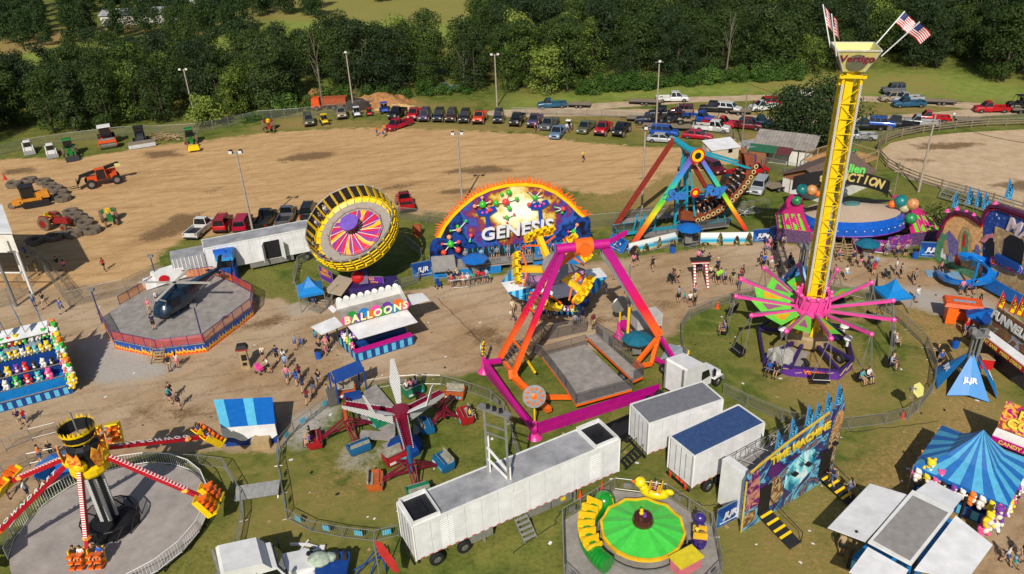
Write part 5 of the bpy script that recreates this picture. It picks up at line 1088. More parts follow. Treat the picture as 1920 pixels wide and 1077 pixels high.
c=G(700,1070);t=thing('tubular_frame','blue tubular steel frame lying at the bottom edge','frame',c);MB().path([c+Vector((-1.2,-.6,.1)),c+Vector((-.2,.2,.9)),c+Vector((.3,1.2,.9)),c+Vector((.9,-.2,.1))],.05,6).path([c+Vector((-1.6,-.2,.1)),c+Vector((.2,.5,.6)),c+Vector((1.3,.8,.1))],.05,6).path([c+Vector((-.2,-.8,.1)),c+Vector((.5,1.0,1.0)),c+Vector((1.2,.2,.1))],.05,6).build('tube',DBLUE,t)
c=G(578,1030);m=MB();m.beam(c+Vector((-1.3,.4,.12)),c+Vector((-.1,.3,.12)),.16).beam(c+Vector((-.1,.3,.12)),c+Vector((.9,-.1,.12)),.16).beam(c+Vector((-1.4,-.7,.12)),c+Vector((-.5,-.7,.12)),.16).beam(c+Vector((-.5,-.7,.12)),c+Vector((.9,-.1,.12)),.16).beam(c+Vector((-.1,.7,.12)),c+Vector((-.7,-.7,.12)),.1).box(c+Vector((1.0,-.1,.15)),(.35,.35,.25));o=m.build('trailer_tongue',WHITE);rebase(o,c);tag(o,'white steel trailer tongue lying on the grass','tow hitch')
b=G(715,1100);t=thing('feather_flag','limp red feather flag on a pole at the bottom edge','flag',b);MB().rod(b,b+Z(4.2),.05,6).build('pole',GALV,t);MB().prism([b+Vector((.05,0,4.0)),b+Vector((.5,0,3.8)),b+Vector((1.2,-.1,2.2)),b+Vector((1.3,0,1.2)),b+Vector((.9,0,1.3)),b+Vector((.2,0,2.9))],(0,.03,0)).build('flag_cloth',M('red_cloth',S(190,45,45),.6),t)
c=G(487,932);t=thing('steel_ramp','grey steel plate leaning against the round barrier','ramp',c);MB().prism([c+Vector((-1.6,-.8,.4)),c+Vector((1.5,-.3,.4)),c+Vector((1.5,.7,.9)),c+Vector((-1.6,.2,.9))],(0,0,.06)).build('plate',GALV,t);MB().beam(c+Vector((-1.5,-.7,0)),c+Vector((-1.5,.2,.9)),.06).beam(c+Vector((1.4,-.2,0)),c+Vector((1.4,.7,.9)),.06).build('leg',GALV,t)
zb=1.1;A=G(480,492,zb);A.z=0;B=G(588,470,zb);B.z=0;e=(B-A).normalized();n=Vector((-e.y,e.x,0));A-=e*5.2;t,A,e,n,L=box_trailer(A,A+e*(5.2+(B-A).length*0+6.8),n,2.6,1.1,4.0,'long white trailer with open side door behind the tilted ride',ROOFG,[L-1.0 if 0 else 11.0],marks=False)
q=A+e*6.4-n*.02;MB().prism([q+Z(1.2),q+e*1.8+Z(1.2),q+e*1.8+Z(3.4),q+Z(3.4)],-n*.02).build('doorway',DARK,t)
for k,s_ in((0,-1),(1.8,1)):MB().prism([q+e*k+Z(1.2),q+e*(k+s_*.3)-n*.9+Z(1.2),q+e*(k+s_*.3)-n*.9+Z(3.4),q+e*k+Z(3.4)],e*.05).build('door',WHITE,t)
m=MB();m.prism([A+e*4.5+n*.1+Z(.4),A+e*9.5+n*.1+Z(.4),A+e*9.5+n*.1+Z(1.09),A+e*4.5+n*.1+Z(1.09)],n*.6);m.build('belly_box',GREY,t)
A5=A-e*3.6-n*.2;t=thing('storage_container','grey ribbed container left of the long white trailer','container',A5);MB().prism([A5+Z(.6),A5+e*3.5+Z(.6),A5+e*3.5+n*2.4+Z(.6),A5+n*2.4+Z(.6)],(0,0,2.9)).build('body',M('container_grey',S(176,176,180),.5,.2,var=.12),t);m=MB();[m.beam(A5+e*k-n*.03+Z(.65),A5+e*k-n*.03+Z(3.45),.08,.06) for k in np.arange(.2,3.5,.42)];m.build('rib',WHITE,t);MB().prism([A5+Z(3.51),A5+e*3.5+Z(3.51),A5+e*3.5+n*2.4+Z(3.51),A5+n*2.4+Z(3.51)],(0,0,.05)).build('roof',ROOFG,t);MB().box(A5+e*1.7+n*1.2+Z(.3),(3.0,2,.55)).build('undercarriage',DARK,t)
# ================= RIDES =================
BULB=ramp_mat('bulb_strip',[(0,S(225,225,222)),(.5,S(240,240,238)),(.62,S(70,66,66)),(1,S(120,118,118))],kind='wave',scale=3.6,interp='LINEAR',axis='DIAGONAL',rough=.3)
def usflag(parent,p,d,u,L,H):
 m=MB();d=Vector(d).normalized();u=Vector(u).normalized();w=d.cross(u);n=8
 def q(s,t):return Vector(p)+d*L*s-u*H*t+w*.12*math.sin(s*7+t)*s-u*.25*s*s*H
 for i in range(13):
  for k in range(n):m.add([q(k/n,i/13),q((k+1)/n,i/13),q((k+1)/n,(i+1)/13),q(k/n,(i+1)/13)],[(0,1,2,3)],2 if i<7 and k<3 else i%2)
 m.build('flag_cloth',[RED,WHITEC,M('flag_blue',S(40,50,110),.6)],parent,fix=False)
# ---------- 1. swing tower ----------
c=G(1512,640);t=thing('swing_tower','tall yellow lattice swing ride tower with pink arms, Vertigo sign on top','swing ride',c);rz=RAD(-13);TH=HZ(c,140)
def at(x,y,z,o=c,a=rz):return o+Vector((x*math.cos(a)-y*math.sin(a),x*math.sin(a)+y*math.cos(a),z))
m=MB();w=.67
for sx in(-1,1):
 for sy in(-1,1):m.beam(at(sx*w,sy*w,1.5),at(sx*w,sy*w,TH),.2)
m.build('corner_post',YELLOW,t);m=MB();z0=1.5;i=0
while z0<TH-1.2:
 for sx in(-1,1):
  m.beam(at(sx*w,-w,z0),at(sx*w,w,z0),.07).beam(at(-w,sx*w,z0),at(w,sx*w,z0),.07);k=1 if i%2 else-1
  m.beam(at(sx*w,-w*k,z0),at(sx*w,w*k,z0+1.25),.06).beam(at(-w*k,sx*w,z0),at(w*k,sx*w,z0+1.25),.06)
 z0+=1.25;i+=1
m.build('lattice_brace',YELLOW,t);MB().beam(at(-.25,-.3,1.5),at(-.2,-.25,TH+.3),.62,.55).build('inner_mast',YELLOW,t)
for sx,sy in((-1,-1),(1,-1),(1,1),(-1,1)):MB().beam(at(sx*w*1.04,sy*w*1.18,5.6),at(sx*w*1.04,sy*w*1.18,TH-.6),.17,.08).build('light_strip',BULB,t)
m=MB();[m.beam(at(a,b,TH),at(a2,b2,TH),.22) for a,b,a2,b2 in((-1,-.8,1,-.8),(.8,-1,.8,1),(-1,.8,1,.8),(-.8,-1,-.8,1))];m.build('top_frame',YELLOW,t)
SG=M('sign_cream',S(222,212,130),.55,var=.12);b0,b1,z0,z1=.8,1.6,TH+.4,TH+2.15
sig=M('sign_frame',S(205,200,190),.5)
for k in range(4):
 a=RAD(90*k);f=lambda x,y,z:at(x*math.cos(a)-y*math.sin(a),x*math.sin(a)+y*math.cos(a),z)
 MB().prism([f(-b0,-b0,z0),f(b0,-b0,z0),f(b1,-b1,z1),f(-b1,-b1,z1)],(f(0,1,0)-f(0,0,0))*.06).build('sign_panel',[SG] if k!=2 else[SG],t)
 MB().beam(f(-b0,-b0,z0),f(-b1,-b1,z1),.1).beam(f(-b1,-b1,z1),f(b1,-b1,z1),.1).build('sign_edge',sig,t)
 if k in(0,3):
  o=f(0,-(b0+(b1-b0)*.62)-.08,z0+(z1-z0)*.62);MB().lathe((0,0,0),[(.05,0),(.75,0),(.75,.02),(.05,.02)],20).xform(basis(f(1,0,0)-f(0,0,0),f(0,-1,.0)-f(0,0,0)+Z(-.45),f(0,-(b0+b1)/2-.03,(z0+z1)/2-.1))).build('sign_swirl',M('sign_grey',S(120,118,96),.6),t)
  text(t,'Vertigo',o,f(1,0,0)-f(0,0,0),f(0,-(b1-b0),z1)-f(0,0,z0),0.85,M('sign_maroon',S(140,30,70),.5),ext=.02,off=.02)
for(px,py,qx,qy,sx,sy) in((0,0,0,0,-1,-1),(0,0,0,0,-1,1),(0,0,0,0,1,1),(0,0,0,0,1,-1)):
 a=at(sx*b1,sy*b1,z1-.4);d=(at(sx*.7,sy*.5,2.4)-at(0,0,0)).normalized() if sx<0 else(at(sx*1.3,sy*.5,1.7)-at(0,0,0)).normalized();e_=a+d*3.4;MB().rod(a,e_,.05,6).build('flag_pole',WHITE,t);usflag(t,e_-d*.1,Vector((.9,-.2,-.5)) if sx>0 else Vector((.8,-.3,-.2)),d,1.3 if sx>0 else.4,.95 if sx>0 else 1.6)
MB().lathe(c,[(.1,.4),(2.1,.4),(2.1,1.3),(1.9,1.5),(.1,1.5)],24).build('turntable',TAN,t);m=MB()
for k in range(8):a=6.283*k/8;m.beam(at(1.7*math.cos(a),1.7*math.sin(a),1.5),at(1.15*math.cos(a+.4),1.15*math.sin(a+.4),3.4),.2)
m.build('base_cage',YELLOW,t);tip=G(1664,597,4.6);a0=math.atan2(tip.y-c.y,tip.x-c.x);MB().lathe(c,[(1.15,3.2),(1.5,3.3),(1.5,3.6),(1.2,3.7),(1.35,5.0),(1.5,5.0),(1.5,5.2),(1.2,5.2)],12).build('rotor_hub',PINK,t);m=MB()
for k in range(12):a=a0+RAD(30*k);m.rod(c+Vector((1.5*math.cos(a),1.5*math.sin(a),3.5)),c+Vector((1.45*math.cos(a+.25),1.45*math.sin(a+.25),5.1)),.09,6).sph(c+Vector((1.5*math.cos(a),1.5*math.sin(a),5.3)),.2,8)
m.build('hub_strut',PINK,t);R=6.9;PATCH=[M('patch_orange',S(235,165,25),.6),M('patch_purple',S(165,85,130),.6)]
SP=dict(d=CM['d'])
for k in range(12):
 a=a0+RAD(30*k);d=Vector((math.cos(a),math.sin(a),0));p=c+d*1.3+Z(3.75);q=c+d*R+Z(4.6);arm=MB().beam(p,q,.21,.26).build('arm',PINK,t);MB().beam(p+d*.4+Z(.17),q-d*.5+Z(.17),.12,.06).build('light_strip',GREY,arm);MB().sph(q,.24,8).build('arm_tip',PINK,arm)
 b=a+RAD(17);d2=Vector((math.cos(b),math.sin(b),0));P=[c+d*1.9+Z(3.8),c+d*5.6+Z(4.3),c+d2*4.9+Z(3.75),c+d2*2.0+Z(3.6)]
 o=MB().prism(P,(0,0,.02)).build('sail',LIME,arm);cen=sum(P,Vector())/4;MB().prism([cen.lerp(P[i],.5) for i in(0,1,2)],(0,0,.05)).build('sail_patch',PATCH[k%2],o)
 s=c+Vector((math.cos(a-.06),math.sin(a-.06),0))*(R+.7)+Z(.75);tn=Vector((-math.sin(a),math.cos(a),0));st=thing('double_swing_seat','','swing seat',s)
 names12=['right','upper right','back right','back','back left','upper left','left','lower left','front left','front','front right','lower right']
 sx_,sy_=PXY(s);px0,py0=PXY(c+Z(2));ri=round(math.degrees(math.atan2(py0-sy_,(sx_-px0)*.6))/30)%12
 st['label']='dark double swing chair hanging at the %s of the tower ride'%names12[ri];st['group']='double swing chairs of the tower ride'
 MB().beam(s-d*0-tn*.75,s+tn*.75,.5,.08).build('seat',DARK,st);MB().beam(s-tn*.75-d*.25+Z(.35),s+tn*.75-d*.25+Z(.35),.06,.5).build('backrest',DARK,st);m=MB()
 for k2 in(-.7,.7):m.rod(s+tn*k2+Z(.1),q+tn*k2*.15,.022,4).rod(s+tn*k2-d*.25+Z(.5),q,.022,4)
 m.build('chain',GREY,st);m=MB();m.rod(s-tn*.7+d*.3+Z(.3),s+tn*.7+d*.3+Z(.3),.03,5);m.build('lap_bar',GALV,st)
 if k not in(8,10):
  for j,k2 in enumerate((-.35,.35)):
   if(k*2+j) in(5,13):continue
   person(s+tn*k2-d*.02+Z(.02),rp.choice(['e','r','b','t','l','w','m','g','p','n','k','c'])+rp.choice('kdhn')+'i'+rp.choice('mf'),'on the %s swing chair'%names12[ri],a+math.pi/2+math.pi*0+RAD(0) if 0 else math.atan2(d.y,d.x)+math.pi/2)
cor=[G(*p) for p in((1431,690),(1480,706),(1572,713),(1597,692),(1587,650),(1545,618),(1450,612),(1421,630))];BANP=M('vertigo_purple',S(100,50,155),.4,var=.15)
for i,(a,b) in enumerate(zip(cor,cor[1:]+cor[:1])):
 out=Vector(((b-a).y,-(b-a).x,0)).normalized()
 if i in(0,1,2,3,7):MB().prism([a,b,b+Z(1.0),a+Z(1.0)],-out*.05).build('banner',BANP,t)
 MB().beam(a+Z(1.0),b+Z(1.0),.16,.16).build('edge_beam',M('dark_purple',S(52,36,100),.5),t);MB().beam(c+(a-c)*.35+Z(.8),a+Z(.9),.28,.3).build('outrigger',M('dark_purple'),t)
 if i in(0,1,2):
  for j,q in enumerate((.18,.38,.62,.82)):
   p=a.lerp(b,q)+out*.01+Z(.4+.2*(j%2));MB().beam(p-(b-a).normalized()*.3,p+(b-a).normalized()*.25+Z(.12),.03,.08,up=out).build('banner_swirl',M('swirl_yellow',S(215,205,110),.5),t)
a,b=cor[1],cor[2];out=Vector(((b-a).y,-(b-a).x,0)).normalized();text(t,'Vertigo',a.lerp(b,.5)+out*.03+Z(.55),b-a,(0,0,1),.62,ORANGE,ext=.01,off=.02)
MB().prism([G(1440,668,.75),G(1500,690,.75),G(1518,662,.75),G(1466,648,.75)],(0,0,.06)).build('floor_plate',DECK,t);MB().box(G(1452,676,.8)+Z(.55),(1.1,.8,1.1),.3).box(G(1468,682,.8)+Z(.65),(1.3,.8,1.2),.3).build('control_cabinet',M('cabinet_grey',S(190,188,182),.5),t)
for p in((1458,608),(1463,645),(1585,663),(1578,640)):MB().rod(G(*p)+Z(.8),G(*p)+Z(1.5),.12,8).lathe(G(*p),[(.05,1.5),(.42,1.6),(.35,1.75),(.05,1.8)],12).build('round_lamp',WHITE,t)
for p in((1508,682),(1575,672)):wheel(t,G(*p,.5)+Z(0),.5,.35,(.9,.4,0))
# ---------- 2. pendulum ride ----------
BL,BR=G(950,705),G(1230,668);mid=BL.lerp(BR,.5);e=(BR-BL).normalized();n=Vector((-e.y,e.x,0));ax=Vector((mid.x,mid.y,HZ(mid,462)));AZ=ax.z
t=thing('pendulum_ride','orange and magenta pendulum ride with star of yellow seats swung backwards','pendulum ride',mid)
OM=ramp_mat('orange_magenta_fade',[(0,S(245,105,30)),(.34,S(242,95,35)),(.5,S(225,20,60)),(.72,S(195,20,130)),(1,S(170,20,130))],kind='lin',rot=(0,RAD(90),0),vscale=(1/AZ,)*3,rough=.35)
for s_ in(-1.05,1.05):
 a=G(937,672,1.2) if s_>0 else G(962,702,1.2);b=ax-e*1.9+n*s_*.3-Z(.3);MB().beam(a,b,.5,.42,up=e).build('support_leg',OM,t)
a1,a2=G(937,672,1.2),G(962,702,1.2);b1=ax-e*1.9-Z(.3);m=MB()
for k in range(26):q=k/26;p=a1.lerp(b1,q);r_=a2.lerp(b1,q);m.rod(p,r_,.03,4)
m.path([a1.lerp(a2,.35),b1.lerp(b1,.5)],.04).build('ladder',GALV,t) if 0 else m.build('ladder',GALV,t)
m=MB();m.beam(a1.lerp(b1,.2),a2.lerp(b1,.2),.16).beam(a1.lerp(b1,.5),a2.lerp(b1,.5),.14);m.build('cross_brace',ORANGE,t)
a=G(1236,628,3.2);MB().beam(a,ax+e*1.9-Z(.2),.75,.5,up=n).build('support_leg',OM,t);MB().beam(a+n*.0-Z(.45),ax+e*1.6-Z(.9),.3,.2,up=n).build('service_ladder',GREY,t)
MB().rod(ax+e*.7,ax+e*2.2,.42,16).beam(ax+e*2,ax+e*4.0+n*.6+Z(.6),.3).build('axle',MAGENTA,t,smooth=True);MB().rod(ax-e*2.3,ax-e*.7,.42,16).rod(ax-e*1.9-Z(.9),ax-e*1.9+Z(.2),.35,12).build('axle',MAGENTA,t,smooth=True);MB().rod(ax-e*.75,ax+e*.75,.72,20).rod(ax-n*.95,ax+n*.2,.55,16).build('axle_hub',ORANGE,t,smooth=True)
pd=(n*6.2-Z(5.3)-e*1.7).normalized();hub=ax+pd*7.4;MB().rod(ax,hub,.34,12).build('pendulum_arm',ORANGE,t);MB().rod(hub-pd*.3,hub+pd*.5,.9,18).build('gondola_hub',ORANGE,t);MB().lathe((0,0,0),[(.3,0),(1.3,0),(1.3,.15),(.3,.15)],20).xform(basis(e,pd,hub-pd*.9)).build('slip_ring',GALV,t)
X=(e-pd*e.dot(pd)).normalized();Y=pd.cross(X);FADE=ramp_mat('yellow_orange_fade',[(0,S(245,215,40)),(.5,S(245,200,40)),(1,S(245,120,30))],scale=.35,rough=.35)
for k in range(5):
 a=RAD(72*k+40);d=X*math.cos(a)+Y*math.sin(a);tn=pd.cross(d);q=hub+d*3.3;arm=MB().beam(hub+d*.6,q,.5).build('gondola_arm',FADE,t);MB().beam(hub+d*2.4-pd*.0,q-d*.4+tn*1.6,.14).beam(hub+d*2.4,q-d*.4-tn*1.6,.14).beam(q-tn*1.6,q+tn*1.6,.2).build('arm_brace',ORANGE,arm)
 for j in range(4):
  s=q+tn*(j-1.5)*.74-d*.1*abs(j-1.5)+d*.25;o=MB().box((0,0,0),(.66,.6,.2)).box((0,.26,.5),(.66,.26,1.05),tx=.8).box((-.28,.0,.55),(.13,.4,.8),ty=.6).box((.28,0,.55),(.13,.4,.8),ty=.6).xform(basis(tn,-pd,s)).build('ride_seat',YELLOW,arm)
 if k in(1,2):
  for j in(0,2,3):
   s=q+tn*(j-1.5)*.74+d*.1;z_=-pd;P_=person(s+z_*.05,rp.choice('kbmgr')+'di'+'mf'[j%2],'strapped in the %s row of the pendulum star'%['','upper','left'][k],0);M_=basis(tn,-pd,s-pd*.05);P_.rotation_euler=(M_@Matrix.Rotation(math.pi,4,'Z')).to_euler()
D4=[G(x,y,1.2) for x,y in((1016,668),(1098,646),(1185,729),(1080,758),(1060,726))];m=MB();m.prism([p-Z(.06) for p in D4],(0,0,.06)).build('deck',DECK,t);MB().prism([D4[0]-Z(.3),D4[1]-Z(.3),D4[2]-Z(.3),D4[3]-Z(.3),D4[4]-Z(.3)],(0,0,.22)).build('deck_edge',ORANGE,t)
W4=[G(x,y,1.4) for x,y in((1099,631),(1117,627),(1206,706),(1188,714))];MB().prism(W4,(0,0,.06)).build('walkway',DECK,t);MB().prism([p-Z(.25) for p in W4],(0,0,.2)).build('deck_edge',ORANGE,t)
RAILM=M('rail_grey',S(120,116,114),.5,.3)
def railing(P,z,lb,h=1.05,parent=None,fill=CHAIND,mat=RAILM,step=1.7,name='railing',bars=None):
 Q=[Vector(p) for p in P];m=MB();f=MB()
 for a,b in zip(Q,Q[1:]):
  k=max(1,round((b-a).length/step))
  for i in range(k+1):p=a.lerp(b,i/k);m.rod(p,p+Z(h),.035,5)
  m.rod(a+Z(h),b+Z(h),.035,5).rod(a+Z(.1),b+Z(.1),.03,5);f.poly([a+Z(.1),b+Z(.1),b+Z(h),a+Z(h)])
  if bars:
   kk=int((b-a).length/bars)
   for i in range(1,kk):p=a.lerp(b,i/kk);m.rod(p+Z(.1),p+Z(h),.012,3,cap=False)
 o=m.build(name,mat,parent)
 if fill:f.build('mesh_screen',fill,o,fix=False)
 return o
railing([D4[4],D4[0],D4[1]],0,'',parent=t);railing([D4[2],D4[3],D4[4]],0,'',parent=t);railing([G(950,660,.6),G(985,655,1.0),G(1016,668,1.2)],0,'',parent=t);railing([W4[1],W4[2]],0,'',parent=t);railing([W4[2],W4[3]],0,'',parent=t);railing([G(1100,622,0),G(1016,640,0),G(1000,660,0)],0,'',h=1.6,parent=t);railing([G(1117,622,.5),G(1180,660,1.2)],0,'',parent=t)
MB().prism([G(1130,640,1.4),G(1146,652,1.4),G(1146,652,1.4)+Z(1.3),G(1130,640,1.4)+Z(1.3)],n*.04).build('notice_board',GREY,t)
for i,(p,q) in enumerate(((BL,G(1010,790)),(G(1190,700),G(1235,632)))):pass
m=MB();m.beam(G(960,705,.9),G(1030,770,.7),.5,.4).beam(G(945,680,.9),G(1000,745,.8),.35,.3).beam(G(1000,745,.8),G(1080,745,.7),.35,.3).beam(G(960,700,1),G(962,702,1.3),.8,.8);m.build('chassis_beam',ORANGE,t)
m=MB();A3,B3,C3=G(1186,690,.7),G(1222,682,.7),G(1236,630,3.0);m.beam(A3,C3,.32).beam(B3,C3,.32).beam(A3,B3,.32).beam(G(1236,622,2.8),G(1224,668,.6),.3);m.build('chassis_frame',ORANGE,t)
m=MB();m.beam(G(1238,632,2.4),G(1275,690,.4),.3).beam(G(1228,672,.7),G(1262,692,.3),.3).beam(G(906,680,1.5),G(940,676,1.5),.35).beam(G(912,682,1.4),G(1003,812,.8),.32).beam(G(1163,605,1.5),G(1205,604,1.5),.35).beam(G(1163,607,1.4),G(1205,645,1.0),.3);m.build('outrigger',MAGENTA,t)
for p in((908,697),(1003,820),(1160,631),(1272,694)):MB().lathe(G(*p),[(.62,0),(.5,.12),(.22,.55),(.2,1.5),(.01,1.5)],14).build('foot_cone',M('foot_pink',S(225,60,150),.35),t,smooth=True)
m=MB();a,b=G(1004,818),G(1236,742);m.prism([a,b,b+Z(1.25),a+Z(1.25)],n*.05);m.prism([G(908,700),G(1003,818),G(1003,818)+Z(1.2),G(908,700)+Z(1.2)],(.05,0,0));m.build('fence_banner',M('magenta_banner',S(178,12,130),.4,var=.16,sc=1.5),t);MB().beam(a+Z(.62)-n*.02,b+Z(.62)-n*.02,.03,.04).build('banner_seam',MAGENTA,t)
def disc_light(x,y,h,facing,lb,r=.85,col=YELLOW,parent=t):
 b=G(x,y);MB().rod(b,b+Z(h),.09,6).build('lamp_post',YELLOW,parent);f=Vector(facing).normalized();o=b+Z(h+r*.9)
 MB().lathe((0,0,0),[(.05,0),(r*.92,0),(r,.08),(r,.16),(.05,.16)],20).xform(basis((f.y,-f.x,0),f,o)).build('light_disc',GALV,parent);m=MB()
 for i in range(10):a=6.283*i/10;m.sph((r*.68*math.cos(a),r*.68*math.sin(a),.17),.13,6)
 m.lathe((0,0,.16),[(.02,0),(.28,0),(.02,.06)],10);m.xform(basis((f.y,-f.x,0),f,o)).build('bulb',col,parent)
disc_light(905,690,1.4,(1,-.2,0),'');disc_light(1003,800,2.2,(.1,-1,.4),'',.95,ORANGE);disc_light(1283,705,1.2,(1,-.25,0),'');disc_light(1162,612,1.6,(-.4,1,0),'',.9)
for a,b in((G(978,660,.8),G(1003,705,.8)),(G(1175,655,.8),G(1177,655,.8)+Z(4))):MB().rod(a if a.z else a,b+Z(.4),.13,8).build('hydraulic_ram',YELLOW,t)
MB().rod(G(1176,640,1)+Z(2.5),G(1176,640,1)+Z(8.0),.07,6).build('ram_rod',GALV,t);MB().box(G(1211,618,1.2)+Z(1.2),(2.6,1.5,1.3),.3).build('power_box',M('cabinet_grey'),t)
for p in((1246,692),(1168,705)):wheel(t,G(*p,.5),.5,.35,(.5,.8,0))
MB().prism([G(1237,675,.1),G(1280,668,.1),G(1280,652,.5),G(1255,645,.5)],(0,0,.05)).build('ramp_plate',M('plate_blue_grey',S(170,180,190),.4,.4),t)
# ---------- 3. backdrop ride with row of seats ----------
A,B=G(806,508),G(1108,472);e=(B-A).normalized();n=Vector((-e.y,e.x,0));t=thing('spinning_row_ride','ride with arched molecule backdrop reading GENESIS and a row of dark seats','thrill ride',A)
out_=[(806,508),(806,464),(811,452),(826,446),(836,426),(850,408),(868,390),(892,371),(920,358),(950,351),(984,349),(1012,352),(1040,364),(1064,382),(1084,402),(1092,408),(1101,404),(1107,412),(1108,470)]
Pb=[PL(x,y,A,n) for x,y in out_];cen=PL(972,398,A,n)-A
BURST=ramp_mat('burst_painting',[(0,S(14,18,30)),(.14,S(22,70,160)),(.24,S(18,30,60)),(.34,S(40,100,190)),(.44,S(90,50,130)),(.54,S(150,66,50)),(.64,S(215,180,70)),(.8,S(248,244,190)),(1,S(252,252,244))],kind='sph',scale=.75,dist=.95,detail=7,loc=(-cen.x/8.2-0,-cen.y/8.2,-cen.z/5.8-.0),vscale=(1/8.2,1/8.2,1/5.8),rough=.4)
for nd in BURST.node_tree.nodes:
 if nd.type=='MAPPING':pass
nt_=BURST.node_tree;rmp=[x for x in nt_.nodes if x.type=='VALTORGB'][0];mth=[x for x in nt_.nodes if x.type=='MATH'][0];ad=nt_.nodes.new('ShaderNodeMath');ad.operation='SUBTRACT';ad.inputs[1].default_value=.39;nt_.links.new(mth.outputs[0],ad.inputs[0]);nt_.links.new(ad.outputs[0],rmp.inputs[0])
MB().prism(Pb,n*.25).build('backdrop',[BURST],t)
arc=[PL(x,y,A,n) for x,y in out_[3:16]];cc=PL(965,455,A,n);m=MB();f=MB()
fine=[]
for a,b in zip(arc,arc[1:]):fine+=[a.lerp(b,i/5) for i in range(5)]
fine.append(arc[-1])
for i,(a,b) in enumerate(zip(fine,fine[1:])):
 ra,rb=(a-cc).normalized(),(b-cc).normalized();m.prism([a-n*.05,b-n*.05,b+rb*.55-n*.05,a+ra*.55-n*.05],n*.2);k=.55+rp.uniform(.25,.8);tq=(b-a)*rp.uniform(-.5,.9)
 f.prism([a+ra*.4-n*.08,b+rb*.4-n*.08,(a+b)/2+ra*k+tq],n*.08)
m.build('flame_trim',YELLOW,t);f.build('flame_tip',ORANGE,t)
BG1,BR1,BP1=M('ball_green',S(60,190,50),.3,var=.08),M('ball_red',S(235,70,60),.3,var=.08),M('ball_peach',S(240,150,100),.3,var=.08)
def ball(x,y,r,k):return PL(x,y,A-n*.25,n),r,k
def molecule(L,links):
 pts=[PL(x,y,A-n*.3,n) for x,y,r,k in L];rod=MB();[rod.rod(pts[i],pts[j],.06,6) for i,j in links];o=rod.build('molecule_rod',WHITE,t)
 for p,(x,y,r,k) in zip(pts,L):MB().sph(p,r,12).build('molecule_ball',{'g':BG1,'r':BR1,'p':BP1}[k],o,smooth=True)
molecule([(905,384,.42,'g'),(904,371,.2,'p'),(890,387,.24,'p'),(919,379,.2,'p'),(917,394,.28,'r')],[(0,1),(0,2),(0,3),(0,4)])
molecule([(948,379,.42,'r'),(930,381,.32,'g'),(941,365,.22,'g'),(954,361,.32,'g'),(969,373,.25,'g'),(955,391,.27,'g')],[(0,i) for i in range(1,6)])
molecule([(1003,371,.32,'g'),(989,358,.16,'p'),(1014,358,.2,'p'),(1017,368,.14,'p'),(1014,380,.18,'p'),(992,384,.25,'r')],[(0,i) for i in range(1,6)])
molecule([(845,458,.42,'g'),(842,445,.28,'p'),(829,458,.17,'r'),(860,454,.24,'r'),(832,474,.34,'r'),(859,469,.34,'r')],[(0,i) for i in range(1,6)])
molecule([(860,431,.32,'p'),(858,425,.22,'g'),(874,415,.2,'g'),(845,433,.16,'g')],[(0,1),(0,2),(0,3)]);molecule([(950,408,.25,'g'),(964,402,.14,'r'),(951,418,.15,'r'),(944,407,.13,'p')],[(0,1),(0,2),(0,3)])
molecule([(1056,392,.3,'r'),(1041,389,.14,'g'),(1043,397,.14,'g'),(1054,399,.18,'g')],[(0,1),(0,2),(0,3)]);molecule([(1076,434,.3,'g'),(1082,422,.22,'p'),(1066,435,.16,'r'),(1068,447,.24,'r'),(1080,445,.14,'p')],[(0,1),(0,2),(0,3),(0,4)]);molecule([(883,442,.26,'r'),(881,453,.15,'g')],[(0,1)])
for x,y in((913,400),(1012,388)):
 p=PL(x,y,A-n*.3,n);q=PL(x+3,y+40,A-n*.3,n);MB().prism([p-e*1.2+Z(.35),p+e*.9+Z(.75),p+e*1.2+Z(.2),p+e*.3-Z(.3),p-e*.2-Z(.35),p-e*1.0-Z(.25)],n*.15).beam(p,q,.42,.15,up=n).build('blue_figure',M('figure_blue',S(25,70,170),.4),t);MB().sph(p+Z(.1)-n*.02,.16,8).sph(p+e*.5+Z(.3),.16,8).sph(p-e*.5+Z(.1),.16,8).build('figure_dot',PINK,t)
ctr=PL(969,432,A-n*.45,n);text(t,'GENESIS',ctr,(PL(1042,422,A,n)-PL(893,444,A,n)),(0,0,1),2.05,M('letter_white',S(225,228,235),.35,var=.05),ext=.14,off=.05,space=1.02,shear=.12,sx=1.1);text(t,'GENESIS',ctr+n*.2-Z(.12)+e*.06,(PL(1042,422,A,n)-PL(893,444,A,n)),(0,0,1),2.05,DARK,name='letter_shadow',ext=.05,off=.09,space=1.02,shear=.12,sx=1.1)
m=MB()
P=[G(812,524),G(1000,505),G(1000,505)+n*4.2,G(812,524)+n*4.2];m.prism([p+Z(.9) for p in P],(0,0,.15)).build('platform',DECK,t);Pq=[G(812,524),G(940,511)];MB().prism([Pq[0],Pq[1],Pq[1]+Z(.9),Pq[0]+Z(.9)],n*.05).build('skirt',SKY,t);MB().prism([G(1000,506),G(1100,494),G(1100,494)+Z(1.0),G(1000,506)+Z(1.0)],n*.05).build('skirt',SKY,t)
sA,sB=PL(868,482,A-n*1.6,n),PL(1082,462,A-n*1.6,n);MB().beam(sA-Z(.5),sB-Z(.5),.9,.5).build('gondola_beam',GREY,t);MB().beam(sA-n*.7-Z(.7),sB-n*.7-Z(.7),.6,.12).build('foot_rail',GALV,t)
ns=22
